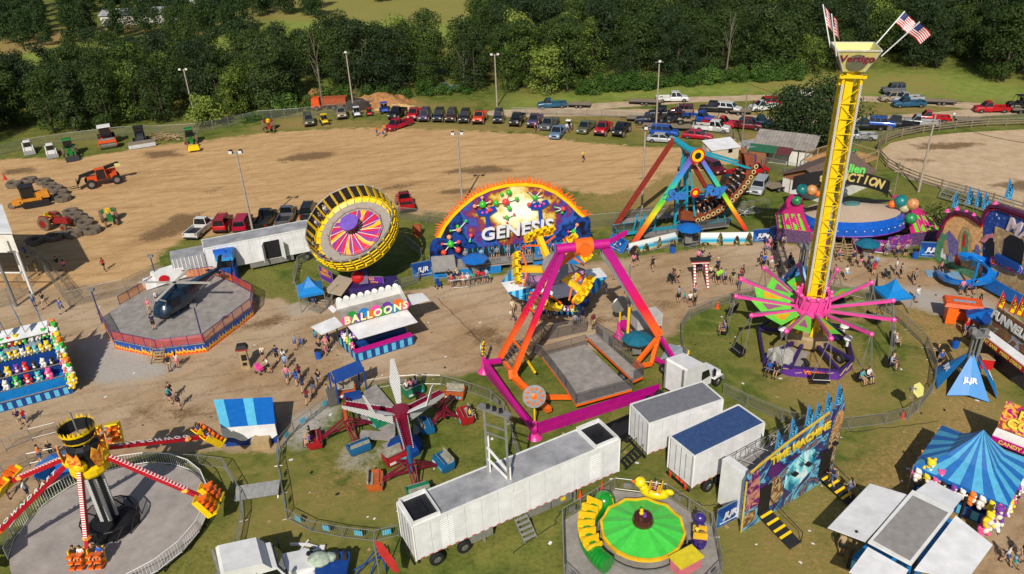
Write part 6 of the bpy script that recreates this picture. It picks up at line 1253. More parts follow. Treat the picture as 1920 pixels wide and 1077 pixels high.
for i in range(ns):
 p=sA.lerp(sB,(i+.5)/ns);o=MB().box(p+Z(-.1),(.48,.5,.14)).box(p+n*.25+Z(.4),(.48,.16,.95),tx=.7).build('ride_seat',PLAST,t);MB().path([p+n*.1+e*.22+Z(.9),p-n*.3+e*.22+Z(.6),p-n*.3+e*.22+Z(.15)],.04,5).build('restraint',TEAL,o)
 if i in(0,3,5,6,8,10,11,12,14,15,16,17,19,20):person(p+Z(.0)-n*.02,rp.choice('wlrknbgp')+rp.choice('kdh')+'i'+rp.choice('mf'),'seated in the row below GENESIS',math.atan2(-n.y,-n.x)+math.pi/2)
railing([G(812,524,1.05),G(860,519,1.05)],0,'',parent=t,fill=None);railing([P[1]+Z(1.05),P[1]+n*4+Z(1.05)],0,'',parent=t,fill=None)
for x,y in((1004,500),(1040,496)):
 b=G(x,y);MB().prism([b+Z(1),b+e*.8+Z(1),b+e*.8+Z(2.6),b+Z(2.6)],n*.3).build('riser_panel',SKY,t)
MB().prism([G(812,512,1.1),G(856,508,1.1),G(856,508,1.1)+n*1.5+Z(1.2),G(812,512,1.1)+n*1.5+Z(1.2)],(0,0,.1)).build('equipment_lid',GREY,t)
# ---------- 4. pirate ship ----------
F1,F2=G(1186,466),G(1396,437);e=(F2-F1).normalized();n=Vector((-e.y,e.x,0));mid=F1.lerp(F2,.5);PZ=HZ(mid,290);piv=mid+Z(PZ)+e*.0
t=thing('pirate_ship_ride','swinging ship ride with rainbow legs and Sea Ray sign','pirate ship ride',mid);DW=5.6
RB=ramp_mat('rainbow_fade',[(0,S(150,50,45)),(.06,S(238,60,50)),(.25,S(245,130,40)),(.38,S(240,225,40)),(.5,S(110,215,60)),(.68,S(60,200,170)),(.8,S(70,150,225)),(.95,S(130,90,190))],kind='lin',rot=(0,RAD(90),0),vscale=(1/PZ,)*3,rough=.35);RUST=M('rust_red',S(150,52,36),.45,var=.2)
for a,s_ in((F1,-1),(F2,1)):
 MB().beam(a+Z(.5),piv+e*s_*.25,.48,.5,up=n).build('front_leg',RB,t);b=a+n*DW-e*(.3 if s_<0 else.4);o=MB().beam(b+Z(.4),piv+n*DW+e*s_*.25+Z(.2),.48,.5,up=n).build('rear_leg',RUST,t);MB().beam(b.lerp(piv+n*DW,.3)+Z(.5),b.lerp(piv+n*DW,.85)+Z(.45),.2,.12).build('light_strip',TEAL,o)
 MB().beam(a+Z(.5)+n*.5,piv+n*.5,.12,.3).build('light_strip',DARK,t)
MB().rod(piv-n*.1,piv+n*(DW+.1),.38,14).build('axle',TEAL,t);m=MB();m.lathe((0,0,0),[(.02,.2),(.4,.2),(.4,.22),(.72,.22),(.72,.18),(.9,.18),(.9,0),(.02,0)],24,ks=lambda i,j:[0,0,1,1,2,3,3][j]);m.xform(basis(e,-n,piv-n*.3)).build('hub_medallion',[DARK,YELLOW,RED,TEAL],t)
m=MB();[m.beam(mid+n*(DW/2)+e*x+Z(.8),piv+n*(DW/2)+e*x*.4-Z(1.2),.25) for x in(-.8,.8)];[m.beam(mid+n*DW/2+e*(-.8+z_*.05)+Z(1+z_),mid+n*DW/2+e*(.8-z_*.05)+Z(2+z_),.12) for z_ in range(0,8,2)];m.build('centre_tower',TEAL,t)
cs=PL(1302,362,mid-n*.3,n);MB().beam(cs-e*3.9+Z(.3)-n*.02,cs+e*3.9+Z(.3)-n*.02,.08).beam(cs-e*3.9-Z(.3),cs+e*3.9-Z(.3),.08).build('sign_frame',TEAL,t);SBL=M('sign_blue',S(60,125,205),.4);text(t,'Sea',cs-e*2.3-n*.1,e,Z(1),1.75,SBL,ext=.1,off=.06,shear=.25);text(t,'Ray',cs+e*2.5-n*.1,e,Z(1),1.75,SBL,ext=.1,off=.06,shear=.25);text(t,'Sea',cs-e*2.3+n*.05,e,Z(1),1.75,M('outline_blue',S(30,60,130)),name='letter_shadow',ext=.05,off=.13,shear=.25);text(t,'Ray',cs+e*2.5+n*.05,e,Z(1),1.75,M('outline_blue'),name='letter_shadow',ext=.05,off=.13,shear=.25)
MB().lathe((0,0,0),[(.02,.1),(.3,.1),(.6,.08),(.6,0)],16,ks=lambda i,j:j%2).xform(basis(e,-n,cs-n*.15+Z(.1))).build('sign_medallion',[YELLOW,RED],t)
th0,th1,RR=RAD(-1),RAD(78),PZ-1.0;pc=piv+n*DW/2;NS=18;secs=[];HB,HW,HR=M('hull_blue',S(35,60,150),.4),M('hull_brown',S(135,70,40),.45,var=.2),M('hull_cream',S(215,190,130),.5)
def onarc(th,r,y):return pc+e*math.sin(th)*r-Z(math.cos(th)*r)+n*y
for i in range(NS+1):
 q=i/NS;th=th0+(th1-th0)*q;u=abs(2*q-1);wd=1.35*(1-.75*max(0,u-.6)/.4);rim=RR-1.25-1.1*max(0,u-.55)*2;kl=RR+.15-.5*u*u
 secs.append([onarc(th,rim,-wd),onarc(th,kl-.4,-wd*1.05),onarc(th,kl,-wd*.5),onarc(th,kl,wd*.5),onarc(th,kl-.4,wd*1.05),onarc(th,rim,wd)])
m=MB();P=[p for s_ in secs for p in s_]
for i in range(NS):
 for j in range(5):m.f.append([i*6+j,i*6+j+1,(i+1)*6+j+1,(i+1)*6+j]);m.m.append([1,0,0,0,1][j])
m.v=[tuple(p) for p in P];m.add(secs[0],[(0,1,2,3,4,5)],1);m.add(secs[-1],[(0,1,2,3,4,5)],1);m.build('hull',[HB,HW],t)
MB_=MB();[MB_.poly([secs[i][0]+(secs[i][1]-secs[i][0])*.45,secs[i+1][0]+(secs[i+1][1]-secs[i+1][0])*.45,secs[i+1][5]+(secs[i+1][4]-secs[i+1][5])*.45,secs[i][5]+(secs[i][4]-secs[i][5])*.45]) for i in range(NS)];MB_.build('ship_floor',HW,t)
for i in range(2,NS-1,1):
 th=th0+(th1-th0)*(i+.5)/NS;p=onarc(th,RR-.75,-1.42);MB().lathe((0,0,0),[(.01,.06),(.16,.06),(.3,.05),(.3,0)],12,ks=lambda i_,j:j%2).xform(basis(e,-n,p)).build('porthole',[DARK,HR],t)
for i in range(3,NS-2):
 th=th0+(th1-th0)*(i+.5)/NS;row=MB().beam(onarc(th,RR-.75,-1.1),onarc(th,RR-.75,1.1),.12,.35).beam(onarc(th+.03,RR-1.15,-1.1),onarc(th+.03,RR-1.15,1.1),.08,.6).build('seat_row',PLAST,t)
 for k in(-.8,-.25,.35,.9):
  if rp.random()<.72:
   P_=person(onarc(th,RR-.78,k),rp.choice('wlrknbgpmc')+rp.choice('kdh')+'i'+rp.choice('mf'),'on the pirate ship',0);P_.rotation_euler=(basis(n*-1,onarc(th,0,0)-onarc(th,1,0),(0,0,0))@Matrix.Rotation(RAD(0),4,'Z')).to_euler()
for y_ in(-1.2,1.2):
 for q in(.12,.88):th=th0+(th1-th0)*q;MB().beam(pc+n*y_*.6,onarc(th,RR-1.3,y_),.3,.22).build('ship_arm',TEAL,t)
m=MB();Pp=[G(1185,430),G(1390,420)];m.prism([mid-e*5.5+n*.8+Z(.8),mid+e*5.5+n*.8+Z(.8),mid+e*5.5+n*2.0+Z(.8),mid-e*5.5+n*2+Z(.8)],(0,0,.1));m.prism([mid-e*6.5+n*5.4+Z(.8),mid+e*2+n*5.4+Z(.8),mid+e*2+n*6.8+Z(.8),mid-e*6.5+n*6.8+Z(.8)],(0,0,.1));m.build('platform',DECK,t)
railing([mid-e*5.5+n*.8+Z(.9),mid-e*1+n*.8+Z(.9)],0,'',parent=t,fill=None,bars=.2);railing([mid+e*1.2+n*.8+Z(.9),mid+e*5.5+n*.8+Z(.9)],0,'',parent=t,bars=.2);railing([mid-e*6.5+n*6.8+Z(.9),mid+e*2+n*6.8+Z(.9)],0,'',parent=t,bars=.2);railing([mid-e*8+n*2,mid-e*8+n*5,mid-e*2+n*5],0,'',parent=t,mat=TEAL)
m=MB()
for x in(-5.6,-4.6,-3.6,3.8,5.0,6.0):m.beam(mid+e*x+n*2.4,mid+e*(x*.93)+n*2.6+Z(2.6),.16).beam(mid+e*x+n*4.2,mid+e*(x*.93)+n*3.8+Z(2.6),.16)
m.beam(mid-e*7+n*3+Z(.6),mid+e*7+n*3+Z(.6),.3,.3).beam(mid-e*6+n*1+Z(1.0),mid-e*3+n*4+Z(1.5),.18).beam(mid+e*3.6+n*3+Z(2.5),mid+e*6.4+n*3+Z(2.5),1.8,.15);m.build('base_frame',TEAL,t)
ramp=steps(G(1292,448)+n*.6,-n,2.2,.16,.42,7,'wide grey steps up to the pirate ship platform',mat=GREY)
def mural(name,stops,scale,dist=1.5):return ramp_mat(name,stops,scale=scale,dist=dist,detail=5,interp='CONSTANT',rough=.4)
BEACH=ramp_mat('beach_painting',[(0,S(70,50,40)),(.25,S(210,185,140)),(.42,S(60,190,210)),(.55,S(40,150,210)),(.7,S(120,200,230)),(.9,S(235,240,240))],kind='lin',rot=(0,RAD(90),0),vscale=(.75,.75,.75),rough=.4)
FIGD=ramp_mat('figure_paint',[(0,S(40,30,28)),(.42,S(90,40,36)),(.5,S(60,110,50)),(.56,S(200,170,120)),(.62,S(40,34,34))],scale=1.6,dist=1,interp='CONSTANT')
def banner(a,b,h,mat,lb,name='banner_panel',figs=(),logo=None,z=.0,post=True,tilt=0,sh=(0,0,0)):
 a,b=G(*a),G(*b);e_=(b-a).normalized();n_=Vector((-e_.y,e_.x,0));tp=n_*tilt;tt=thing(name,lb,'banner',a);MB().prism([a+Z(z),b+Z(z),b+Z(z+h)+tp,a+Z(z+h)+tp],n_*.04).build('panel',mat,tt);L=(b-a).length
 if post:MB().beam(a,a+Z(z+h)+tp,.05).beam(b,b+Z(z+h)+tp,.05).beam(a+Z(z+h)+tp,b+Z(z+h)+tp,.05).beam(a+Z(z+.03),b+Z(z+.03),.05).build('frame',GALV,tt)
 for q,w_,hh in figs:
  p=a+e_*L*q+Z(z+.05)-n_*.02;MB().prism([p-e_*w_,p+e_*w_,p+e_*w_*.7+Z(hh*.6),p+e_*w_*.3+Z(hh*.95),p-e_*w_*.2+Z(hh),p-e_*w_*.8+Z(hh*.55)],-n_*.02).build('painted_figure',FIGD,tt)
 if logo:
  c_=a.lerp(b,.55)+Z(z+h*.5)+tp*.5-n_*.03;u_=Z(h)+tp;text(tt,logo,c_,e_,u_,h*.38,WHITE,ext=.01,off=.03,shear=.2);m_=MB();m_.beam(c_-e_*h*.5-u_*.32,c_+e_*h*.55-u_*.32,.02,.08,up=n_);m_.build('logo_line',WHITE,tt);MB().prism([c_-e_*.75*h+u_*.42,c_+e_*.6*h+u_*.42,c_+e_*.2*h-u_*.45+n_*.01,c_-e_*.1*h-u_*.45+n_*.01],n_*.012).build('logo_triangle',DBLUE,tt)
 return tt
banner((1178,481),(1270,458),1.7,BEACH,'beach painted banner left of the pirate ship steps',figs=((.12,.9,1.2),(.35,.5,1.1),(.62,.35,1.5),(.9,.5,.8)));banner((1312,462),(1410,461),1.8,BEACH,'beach painted banner right of the pirate ship steps',figs=((.1,.8,.5),(.38,.4,1.7),(.7,.4,1.3),(.93,.5,1.7)))
BANB=M('banner_blue',S(22,105,185),.38,var=.2,sc=.8)
for a,b,h,tl,lb in(((1136,462),(1166,478),1.5,1.0,'leaning blue logo board left of the pirate ship banner'),((1166,476),(1182,468),1.1,1.0,'small leaning blue logo board by the painted banner'),((1411,455),(1441,453),1.7,0,'blue logo banner right of the pirate ship, left of a pair'),((1441,453),(1476,449),1.9,0,'blue logo banner right of the pirate ship, right of a pair'),((775,524),(810,517),2.0,0,'blue logo banner left of the molecule backdrop'),((1722,482),(1762,484),1.9,0,'blue logo banner between saucer ride and funhouse'),((1342,993),(1386,970),1.8,0,'blue logo banner left of the time machine front')):banner(a,b,h,BANB,lb,logo='JLJR',tilt=tl)
banner((1640,566),(1640,540),1.8,PLAST,'dark blank panel behind the blue tent by the tower ride',post=True)
# ---------- 5. tilted round ride ----------
b=G(686,545);t=thing('tilted_round_ride','tilted round ride with yellow cage and red purple pinwheel floor','round up ride',b);dc=G(668,437,6.0);nn=Vector((-.2,-.5,.84)).normalized();Mx=basis((1,0,0),nn,dc);NP=30;Rr=4.85;YC=YELLOW
m=MB();m.lathe((0,0,0),[(3.0,.0),(4.5,.0)],36,k=0).build if 0 else None
MB().lathe((0,0,0),[(2.9,.05),(Rr-.35,.05),(Rr-.35,-.15),(2.9,-.15)],15).xform(Mx).build('floor_ring',M('floor_grey',S(158,152,144),.6,var=.12),t);PW=[RED,YELLOW,PURPLE,RED,PINK]
m=MB();NW=60
for i in range(NW):
 a,a2=6.283*i/NW,6.283*(i+1)/NW;tw=.55;f=lambda r,an,z:(r*math.cos(an-tw*(1-r/2.95)),r*math.sin(an-tw*(1-r/2.95)),z);
 for r1,r2 in((.5,1.3),(1.3,2.1),(2.1,2.95)):m.add([f(r1,a,.75-r1*.22),f(r1,a2,.75-r1*.22),f(r2,a2,.75-r2*.22),f(r2,a,.75-r2*.22)],[(0,1,2,3)],[0,1,2,0,2][(i//2+0)%5] if 1 else 0)
m.xform(Mx).build('pinwheel_cover',[M('pin_red',S(225,40,70),.35),M('pin_yellow',S(245,190,50),.35),M('pin_purple',S(150,60,150),.35)],t,fix=False)
m=MB()
for i in range(16):a=6.283*i/16;m.rod((.6*math.cos(a-.4),.6*math.sin(a-.4),.75),(2.95*math.cos(a),2.95*math.sin(a),.2),.04,4)
m.xform(Mx).build('cover_rib',WHITE,t);MB().rod((0,0,.3),(0,0,2.0),.6,16,.62).xform(Mx).build('centre_column',M('dark_red',S(90,20,40),.4),t);MB().lathe((0,0,0),[(.02,2.15),(1.05,2.1),(1.05,1.95),(.02,1.95)],20).xform(Mx).build('centre_cap',M('cap_violet',S(120,90,190),.4),t)
m=MB()
for i in range(12):
 a,a2=6.283*i/12,6.283*(i+1)/12;p=[(3.15*math.cos(x),3.15*math.sin(x),.05) for x in(a,a2)];q=[(u[0],u[1],.75) for u in p];m.rod(p[0],q[0],.03,4).rod(q[0],q[1],.03,4).rod((p[0][0],p[0][1],.4),(p[1][0],p[1][1],.4),.025,4)
m.xform(Mx).build('inner_railing',M('pinkish_rail',S(200,160,150),.5),t)
for i in range(NP):
 a,a2=6.283*i/NP,6.283*(i+1)/NP;am=(a+a2)/2;f=lambda r,an,z:(r*math.cos(an),r*math.sin(an),z);st_=MB().beam(f(Rr-.3,a,0),f(Rr+.1,a,2.1),.14,.2,up=f(1,a,0)).beam(f(Rr-.05,a2,.1),f(Rr-.05,a,.1),.2,.2).add([f(Rr-.75,am-.08,.08),f(Rr-.75,am+.08,.08),f(Rr-.3,a2,.3),f(Rr-.3,a,.3)],[(0,1,2,3)]).xform(Mx).build('station_frame',YC,t);MB().add([f(Rr-.1,a+.03,.3),f(Rr-.1,a2-.03,.3),f(Rr+.08,a2-.03,2.0),f(Rr+.08,a+.03,2.0)],[(0,1,2,3)]).xform(Mx).build('back_pad',PLAST if(am>1.2 and am<4.6) else M('pad_grey',S(90,84,60),.6),st_,fix=False);m=MB()
 for z_ in(.7,1.15,1.6):m.beam(f(Rr+.14,a+.02,z_),f(Rr+.14,a2-.02,z_),.05,.14,up=f(1,am,0))
 m.xform(Mx).build('outer_slat',YC,st_)
 if i in(11,12,13,16,18,19,20):
  P_=person(Mx@Vector(f(Rr-.38,am,.1)),rp.choice('bkrwg')+rp.choice('kdh')+'s'+rp.choice('mf'),'standing against the wall of the tilted ride',0);P_.rotation_euler=(Mx@Matrix.Rotation(am-math.pi/2,4,'Z')).to_euler()
m=MB()
for i in range(15):a,a2=6.283*i/15,6.283*(i+1)/15;m.rod(((Rr+.12)*math.cos(a),(Rr+.12)*math.sin(a),2.1),((Rr+.12)*math.cos(a2),(Rr+.12)*math.sin(a2),2.1),.07,5)
m.xform(Mx).build('top_rim',GALV,t);MB().lathe((0,0,0),[(.5,-.2),(4.6,-.2),(4.6,-.4),(.5,-.9)],24).xform(Mx).build('disc_underside',M('dark_purple'),t);m=MB()
for i in range(15):
 a,a2=6.283*i/15,6.283*(i+1)/15;
 if 4.9<a or a<.6:m.add([((Rr-.5)*math.cos(a),(Rr-.5)*math.sin(a),.15),((Rr-.5)*math.cos(a2),(Rr-.5)*math.sin(a2),.15),((Rr-.5)*math.cos(a2),(Rr-.5)*math.sin(a2),.9),((Rr-.5)*math.cos(a),(Rr-.5)*math.sin(a),.9)],[(0,1,2,3)])
m.xform(Mx).build('sign_strip',M('strip_blue_grey',S(130,150,180),.4),t,fix=False)
MB().beam(b+Z(.8),dc-nn*.8,1.2,1.0,up=(1,0,0)).build('lift_boom',M('dark_purple'),t);MB().box(b+Z(.6),(7,2.2,.7),.1).build('base_trailer',M('dark_purple'),t);MB().sph(G(672,520,1.6),.8,12).build('lift_joint',RED,t);[wheel(t,b+Vector((x,-1.1,.5)),.5,.3) for x in(1.6,2.7)]
MB().prism([G(608,548,1.2),G(640,556,1.2),G(664,524,1.2),G(636,516,1.2)],(0,0,.08)).build('platform',M('ribbed_tan',S(185,168,145),.7),t);steps(G(622,556,0),(-.45,-1,0),1.6,.17,.35,6,'tan ramp steps of the tilted round ride',mat=M('ribbed_tan'))
for i,(a,b_) in enumerate((((601,522),(626,536)),((667,543),(721,545)))):tt=banner(a,b_,1.7,M('gravity_purple',S(105,45,160),.25,var=.15),'purple banner %s the ramp of the tilted ride'%('left of' if i==0 else 'right of'));A,B=G(*a),G(*b_);e_=(B-A).normalized();n_=Vector((e_.y,-e_.x,0));text(tt,'ZERO\nGRAVITY',A.lerp(B,.5)+Z(1.15)+n_*.05,e_,Z(1),.52,M('gravity_yellow',S(245,160,50),.4),ext=.01,off=.02)
# ---------- 6. helicopter ride ----------
OC=[(195,612),(218,654),(299,671),(388,660),(476,592),(479,566),(440,545),(404,530),(300,545),(230,588)];base=[G(*p) for p in OC];t=thing('helicopter_ride','octagonal helicopter ride deck with blue flame skirt and red mesh fence','helicopter ride',base[2]);cen=sum(base,Vector())/len(base)
MB().prism([p+Z(.9) for p in base],(0,0,.1)).build('deck',DECK,t);FL_=[M('flame_yellow',S(250,190,40),.4,var=.2,sc=4),M('flame_red',S(240,90,40),.4,var=.2,sc=4)]
SKB=M('skirt_blue',S(25,80,165),.4)
for i in range(len(base)):
 a,b_=base[i],base[(i+1)%len(base)];d=(b_-a);L=d.length;u=d/L;o_=Vector((u.y,-u.x,0));o_=o_ if o_.dot(a-cen)>0 else-o_;sk_=MB().prism([a,b_,b_+Z(.95),a+Z(.95)],-o_*.05).build('skirt',SKB,t);k=0.;m=MB();m2=MB()
 while k<L-.1:
  w_=min(rp.uniform(.3,.6),L-k);h_=rp.uniform(.5,.92);p=a+u*k+o_*.012;m.prism([p,p+u*w_,p+u*w_*.95+Z(h_*.5),p+u*w_*.5+Z(h_*.6),p+u*w_*.35+Z(h_),p+u*w_*.15+Z(h_*.5)],o_*.01);m2.prism([p+o_*.012,p+u*w_+o_*.012,p+u*w_*.7+Z(h_*.3)+o_*.012,p+u*w_*.3+Z(h_*.4)+o_*.012],o_*.008);k+=w_*.85
 m.build('flame_painting',FL_[0],sk_);m2.build('flame_painting',FL_[1],sk_)
 if i!=9:railing([a+Z(1),b_+Z(1)],0,'',h=1.05,parent=t,fill=NETO if i in(6,7,8,9) or i%3==0 else NETR,mat=M('purple_pole'),step=1.5)
steps(G(303,668)+Z(0),(base[2]-cen).normalized()*0+Vector((.05,-1,0)),1.1,.18,.28,5,'tan steps with striped rails at the helicopter ride',mat=TAN)
c=cen+Z(1.05);hd=(G(300,606,1)-G(395,548,1));hd.z=0;hd.normalize();hs=Vector((-hd.y,hd.x,0));HK=M('heli_black',S(14,40,60),.2,var=.1,coat=.6);h=thing('helicopter','dark blue black helicopter with white rotor on the ride deck','helicopter',c);hp=lambda x,y,z:c+hd*x+hs*y+Z(z);secs=[(3.1,.5,.5,.9),(2.6,.95,.3,1.5),(1.9,1.15,.25,2.2),(.2,1.2,.25,2.5),(-1.2,1.1,.4,2.3),(-2.2,.6,1.0,2.1),(-4.4,.28,1.5,2.0),(-6.0,.16,1.7,2.0)]
P=[]
for x,w_,z0,z1 in secs:P+=[hp(x,-w_*.7,z0),hp(x,-w_,(z0+z1)/2),hp(x,-w_*.65,z1),hp(x,w_*.65,z1),hp(x,w_,(z0+z1)/2),hp(x,w_*.7,z0)]
MB().add(P,[(j*6+i,j*6+(i+1)%6,(j+1)*6+(i+1)%6,(j+1)*6+i) for j in range(7) for i in range(6)]+[tuple(range(6)),tuple(range(42,48))]).build('fuselage',HK,h,smooth=True);MB().prism([hp(-5.6,0,1.9),hp(-6.3,0,1.9),hp(-6.7,0,3.2),hp(-6.2,0,3.2)],hs*.08).box(hp(-5.2,0,1.8),(.5,2.0,.06),math.atan2(hd.y,hd.x)).build('tail_fin',HK,h)
for s_ in(-1,1):MB().rod(hp(2.2,s_*1.0,.1),hp(-2.0,s_*1.0,.1),.06,6).rod(hp(1.2,s_*1.0,.1),hp(1.2,s_*.7,.5),.05,6).rod(hp(-1.2,s_*1.0,.1),hp(-1.2,s_*.7,.5),.05,6).build('skid',HK,h);MB().prism([hp(2.0,s_*1.16,1.2),hp(.9,s_*1.2,1.2),hp(.9,s_*1.0,2.0),hp(1.9,s_*.98,1.95)],hs*s_*.02).build('cabin_opening',DARK,h)
MB().prism([hp(2.72,-.75,1.0),hp(2.72,.75,1.0),hp(2.05,.8,2.05),hp(2.05,-.8,2.05)],hd*.03).build('windshield',M('cockpit_cream',S(150,140,130),.3),h);MB().rod(hp(0,0,2.4),hp(0,0,3.0),.12,8).build('rotor_mast',DARK,h);m=MB()
for a in(RAD(20),RAD(110)):d=hd*math.cos(a)+hs*math.sin(a);m.beam(hp(0,0,3.0)-d*3.9,hp(0,0,3.0)+d*3.9,.38,.05)
m.build('rotor_blade',M('blade_grey',S(185,180,168),.5),h)
for s_ in(-.35,.35):person(hp(1.3,s_,.9),'cdif' if s_<0 else 'wdif','in the helicopter cockpit',math.atan2(hd.y,hd.x)+math.pi/2)
person(G(282,588,1.0),'phwm','on the helicopter ride deck',.4);person(G(290,618,1.0),'nksm','on the helicopter ride deck',3.3);person(G(297,572,1.0),'wksf','on the helicopter ride deck',1)
c2=G(335,522,.9);h=thing('white_car_body','white rounded car body with red oval windows behind the helicopter','ride car',c2);dd=(G(400,505)-G(280,545));dd.z=0;dd.normalize();m=MB();m.box((0,0,.9),(5.6,2.0,1.2),tx=.9,ty=.75).box((-2.9,0,.6),(1.6,1.6,.8),tx=.8,ty=.8).xform(basis(dd,Z(1),c2)).build('body',WHITE,h,smooth=True);MB().xform(basis(dd,Z(1),c2));m=MB();[m.lathe((0,0,0),[(.02,0),(.42,0),(.42,.06),(.02,.06)],12,sx=1.3).xform(Matrix.Identity(4)) for _ in(0,)];m.xform(basis(dd,Vector((dd.y,-dd.x,.2)),c2-dd*1.8+Vector((dd.y,-dd.x,0))*.98+Z(.95))).build('oval_window',RED,h)
c3=G(433,524);t2=thing('ticket_booth','blue ticket booth with sky painted sign and flame base','booth',c3);q=.12;MB().box(c3+Z(.9),(1.7,1.5,1.8),q).build('base',SKB,t2);MB().box(c3+Z(2.1),(1.5,1.3,.9),q).build('window_band',GLASS,t2);m=MB();[m.box(c3+Vector((x,y,2.2)),(.14,.14,1.1),q) for x in(-.75,.75) for y in(-.65,.65)];m.build('post',SKB,t2);SKYP=ramp_mat('sky_painting',[(0,S(30,120,60)),(.3,S(200,230,230)),(.6,S(60,170,220)),(1,S(25,90,190))],kind='lin',rot=(0,RAD(90),0),loc=(0,0,0),vscale=(.26,.26,.26));MB().box(c3+Vector((0,-.0,3.2)),(1.9,1.7,.9),q).box(c3+Vector((-.35,-.6,3.85)),(1.3,.12,.5),q).build('roof_sign',SKYP,t2)
m=MB()
for x in(-.7,-.35,0,.35,.7):m.prism([c3+Vector((x-.2,-.79+x*.12,0)),c3+Vector((x+.2,-.79+x*.12,0)),c3+Vector((x,-.79+x*.12,1.1+.4*abs(x)))],(0,-.02,0))
m.build('flame_painting',FL_[1],t2);m=MB();[m.beam(c3+Vector((-.6+i*.22,-.9,3.3+.08*(i%2))),c3+Vector((-.48+i*.22,-.9,3.5-.1*(i%2))),.05) for i in range(6)];m.build('sign_squiggle',RED,t2)
for x,y,ty_ in((192,607,545),(300,545,482),(385,656,575)):bb=G(x,y);hh=HZ(bb,ty_);tt=thing('deck_lamp','purple lamp post at the %s of the helicopter deck'%{192:'left corner',300:'back',385:'front right corner'}[x],'lamp post',bb);MB().rod(bb,bb+Z(hh),.07,6).build('pole',M('purple_pole'),tt);MB().box(bb+Z(hh+.1),(.6,.35,.25)).build('floodlight',GREY,tt)
# ---------- 7. flying saucer ride ----------
c=G(1602,425);t=thing('flying_saucer_ride','flying saucer ride with tan top, blue rim and Alien Abduction sign','saucer ride',c);sc_=G(1601,402,2.6);sc_.z=0;tl=Matrix.Translation(sc_)@Matrix.Rotation(RAD(-3),4,'Y')@Matrix.Rotation(RAD(-9),4,'X')
TANF=M('saucer_tan',S(205,180,155),.6,var=.08);BF=M('saucer_blue',S(20,90,190),.22,var=.15,coat=.5);m=MB();m.lathe((0,0,0),[(.8,3.7),(5.3,2.9)],20,a0=RAD(182),a1=RAD(360)).xform(tl).build('canopy',TANF,t,fix=False);MB().lathe((0,0,0),[(.8,3.7),(5.3,2.9)],20,a0=0,a1=RAD(182)).xform(tl).build('canopy',TANF,t,fix=False);MB().add([(-5.3,.5,3.05),(5.3,.9,3.05),(5.2,1.6,3.1),(0,2.2,3.6),(-5.2,1.2,3.1)],[(0,1,2,3,4)]).xform(tl@Matrix.Translation((0,0,.3))).build('canopy_stripe',DARK,t,fix=False)
MB().lathe((0,0,0),[(5.3,2.9),(5.95,2.2),(5.9,1.3)],20).xform(tl).build('rim',BF,t);MB().lathe((0,0,0),[(5.9,1.3),(4.6,.7),(1.0,.5)],20).xform(tl).build('underside',M('dark_purple'),t);m=MB()
for i in range(40):a=6.283*i/40;m.sph((5.98*math.cos(a),5.98*math.sin(a),2.0),.07,6)
m.xform(tl).build('rim_light',WHITE,t);MB().lathe((0,0,0),[(5.92,1.28),(5.97,1.36),(5.92,1.44)],20).xform(tl).build('neon_ring',PURPLE,t);MB().lathe((0,0,0),[(.02,4.0),(.9,3.9),(.9,3.6)],16).xform(tl).build('centre_cap',M('cap_teal',S(80,130,130),.4),t)
e=Vector((1,-.14,0)).normalized();n=Vector((-e.y,e.x,0));bw=sc_+n*6.2;P=[bw+e*x+Z(k_+1.9*(1-((x+.8)/7.5)**2)) for k_,xs_ in((2.2,np.linspace(-6,5.6,10)),(3.95,np.linspace(5.6,-6,10))) for x in xs_];MB().prism(P,n*.2).build('sign_board',M('sign_black',S(30,28,30),.5),t);TG=M('letter_tan',S(205,185,110),.5);GLW=M('letter_green',S(110,215,100),.4)
for i,ch in enumerate('aBDUCTION'):x=-2.6+i*.88;zz=3.1+1.9*(1-((x+.8)/7.5)**2);text(t,ch,bw+e*x+Z(zz)-n*.05,e+Z(-.5*(x+.8)/7.5),Z(1),1.5,TG,ext=.06,off=.05,sx=.85)
text(t,'Alien',bw+e*.9+Z(6.1)-n*.1,e+Z(-.1),Z(1),1.45,GLW,ext=.08,off=.05);m=MB();[m.beam(bw+e*(x*.9)+Z(5.2),bw+e*(x*.9)+Z(5.9),.08) for x in(-1,0,1,2)];m.build('sign_post',DARK,t)
PK=M('wing_pink',S(200,40,110),.45,var=.12);GS_=M('wing_green',S(120,215,40),.45)
for s_ in(-1,1):
 w0=sc_+e*s_*5.3+n*1.8;P=[w0+Z(3.4)+n*2,w0+e*s_*1.2+Z(3.3)+n*2.6,w0+e*s_*3.6+Z(2.2)-n*1.4,w0+e*s_*3.9+Z(1.7)-n*4.2,w0+e*s_*.2+Z(1.7)-n*5.2,w0+e*s_*.5+Z(2.6)-n*2.2];MB().prism(P,(0,0,.1)).build('wing',PK,t);MB().prism([P[3],P[4],P[4]-Z(1.6),P[3]-Z(1.6)],n*.1).prism([P[2],P[3],P[3]-Z(1.6),P[2]-Z(1.6)],e*-s_*.1).build('wing_front',M('crowd_painting',S(110,80,120),.5,var=.6,sc=7),t)
 for k in range(4):q=.16+.22*k;a_=P[5].lerp(P[2],q)+Z(.12);b_=P[4].lerp(P[3],q)+Z(.12);MB().prism([a_,a_+e*s_*.28,b_+e*s_*.42,b_],(0,0,.02)).build('wing_stripe',GS_,t);m=MB();[m.sph(a_.lerp(b_,j/9)+e*s_*.62,.055,5) for j in range(10)];m.build('wing_light',WHITE,t)
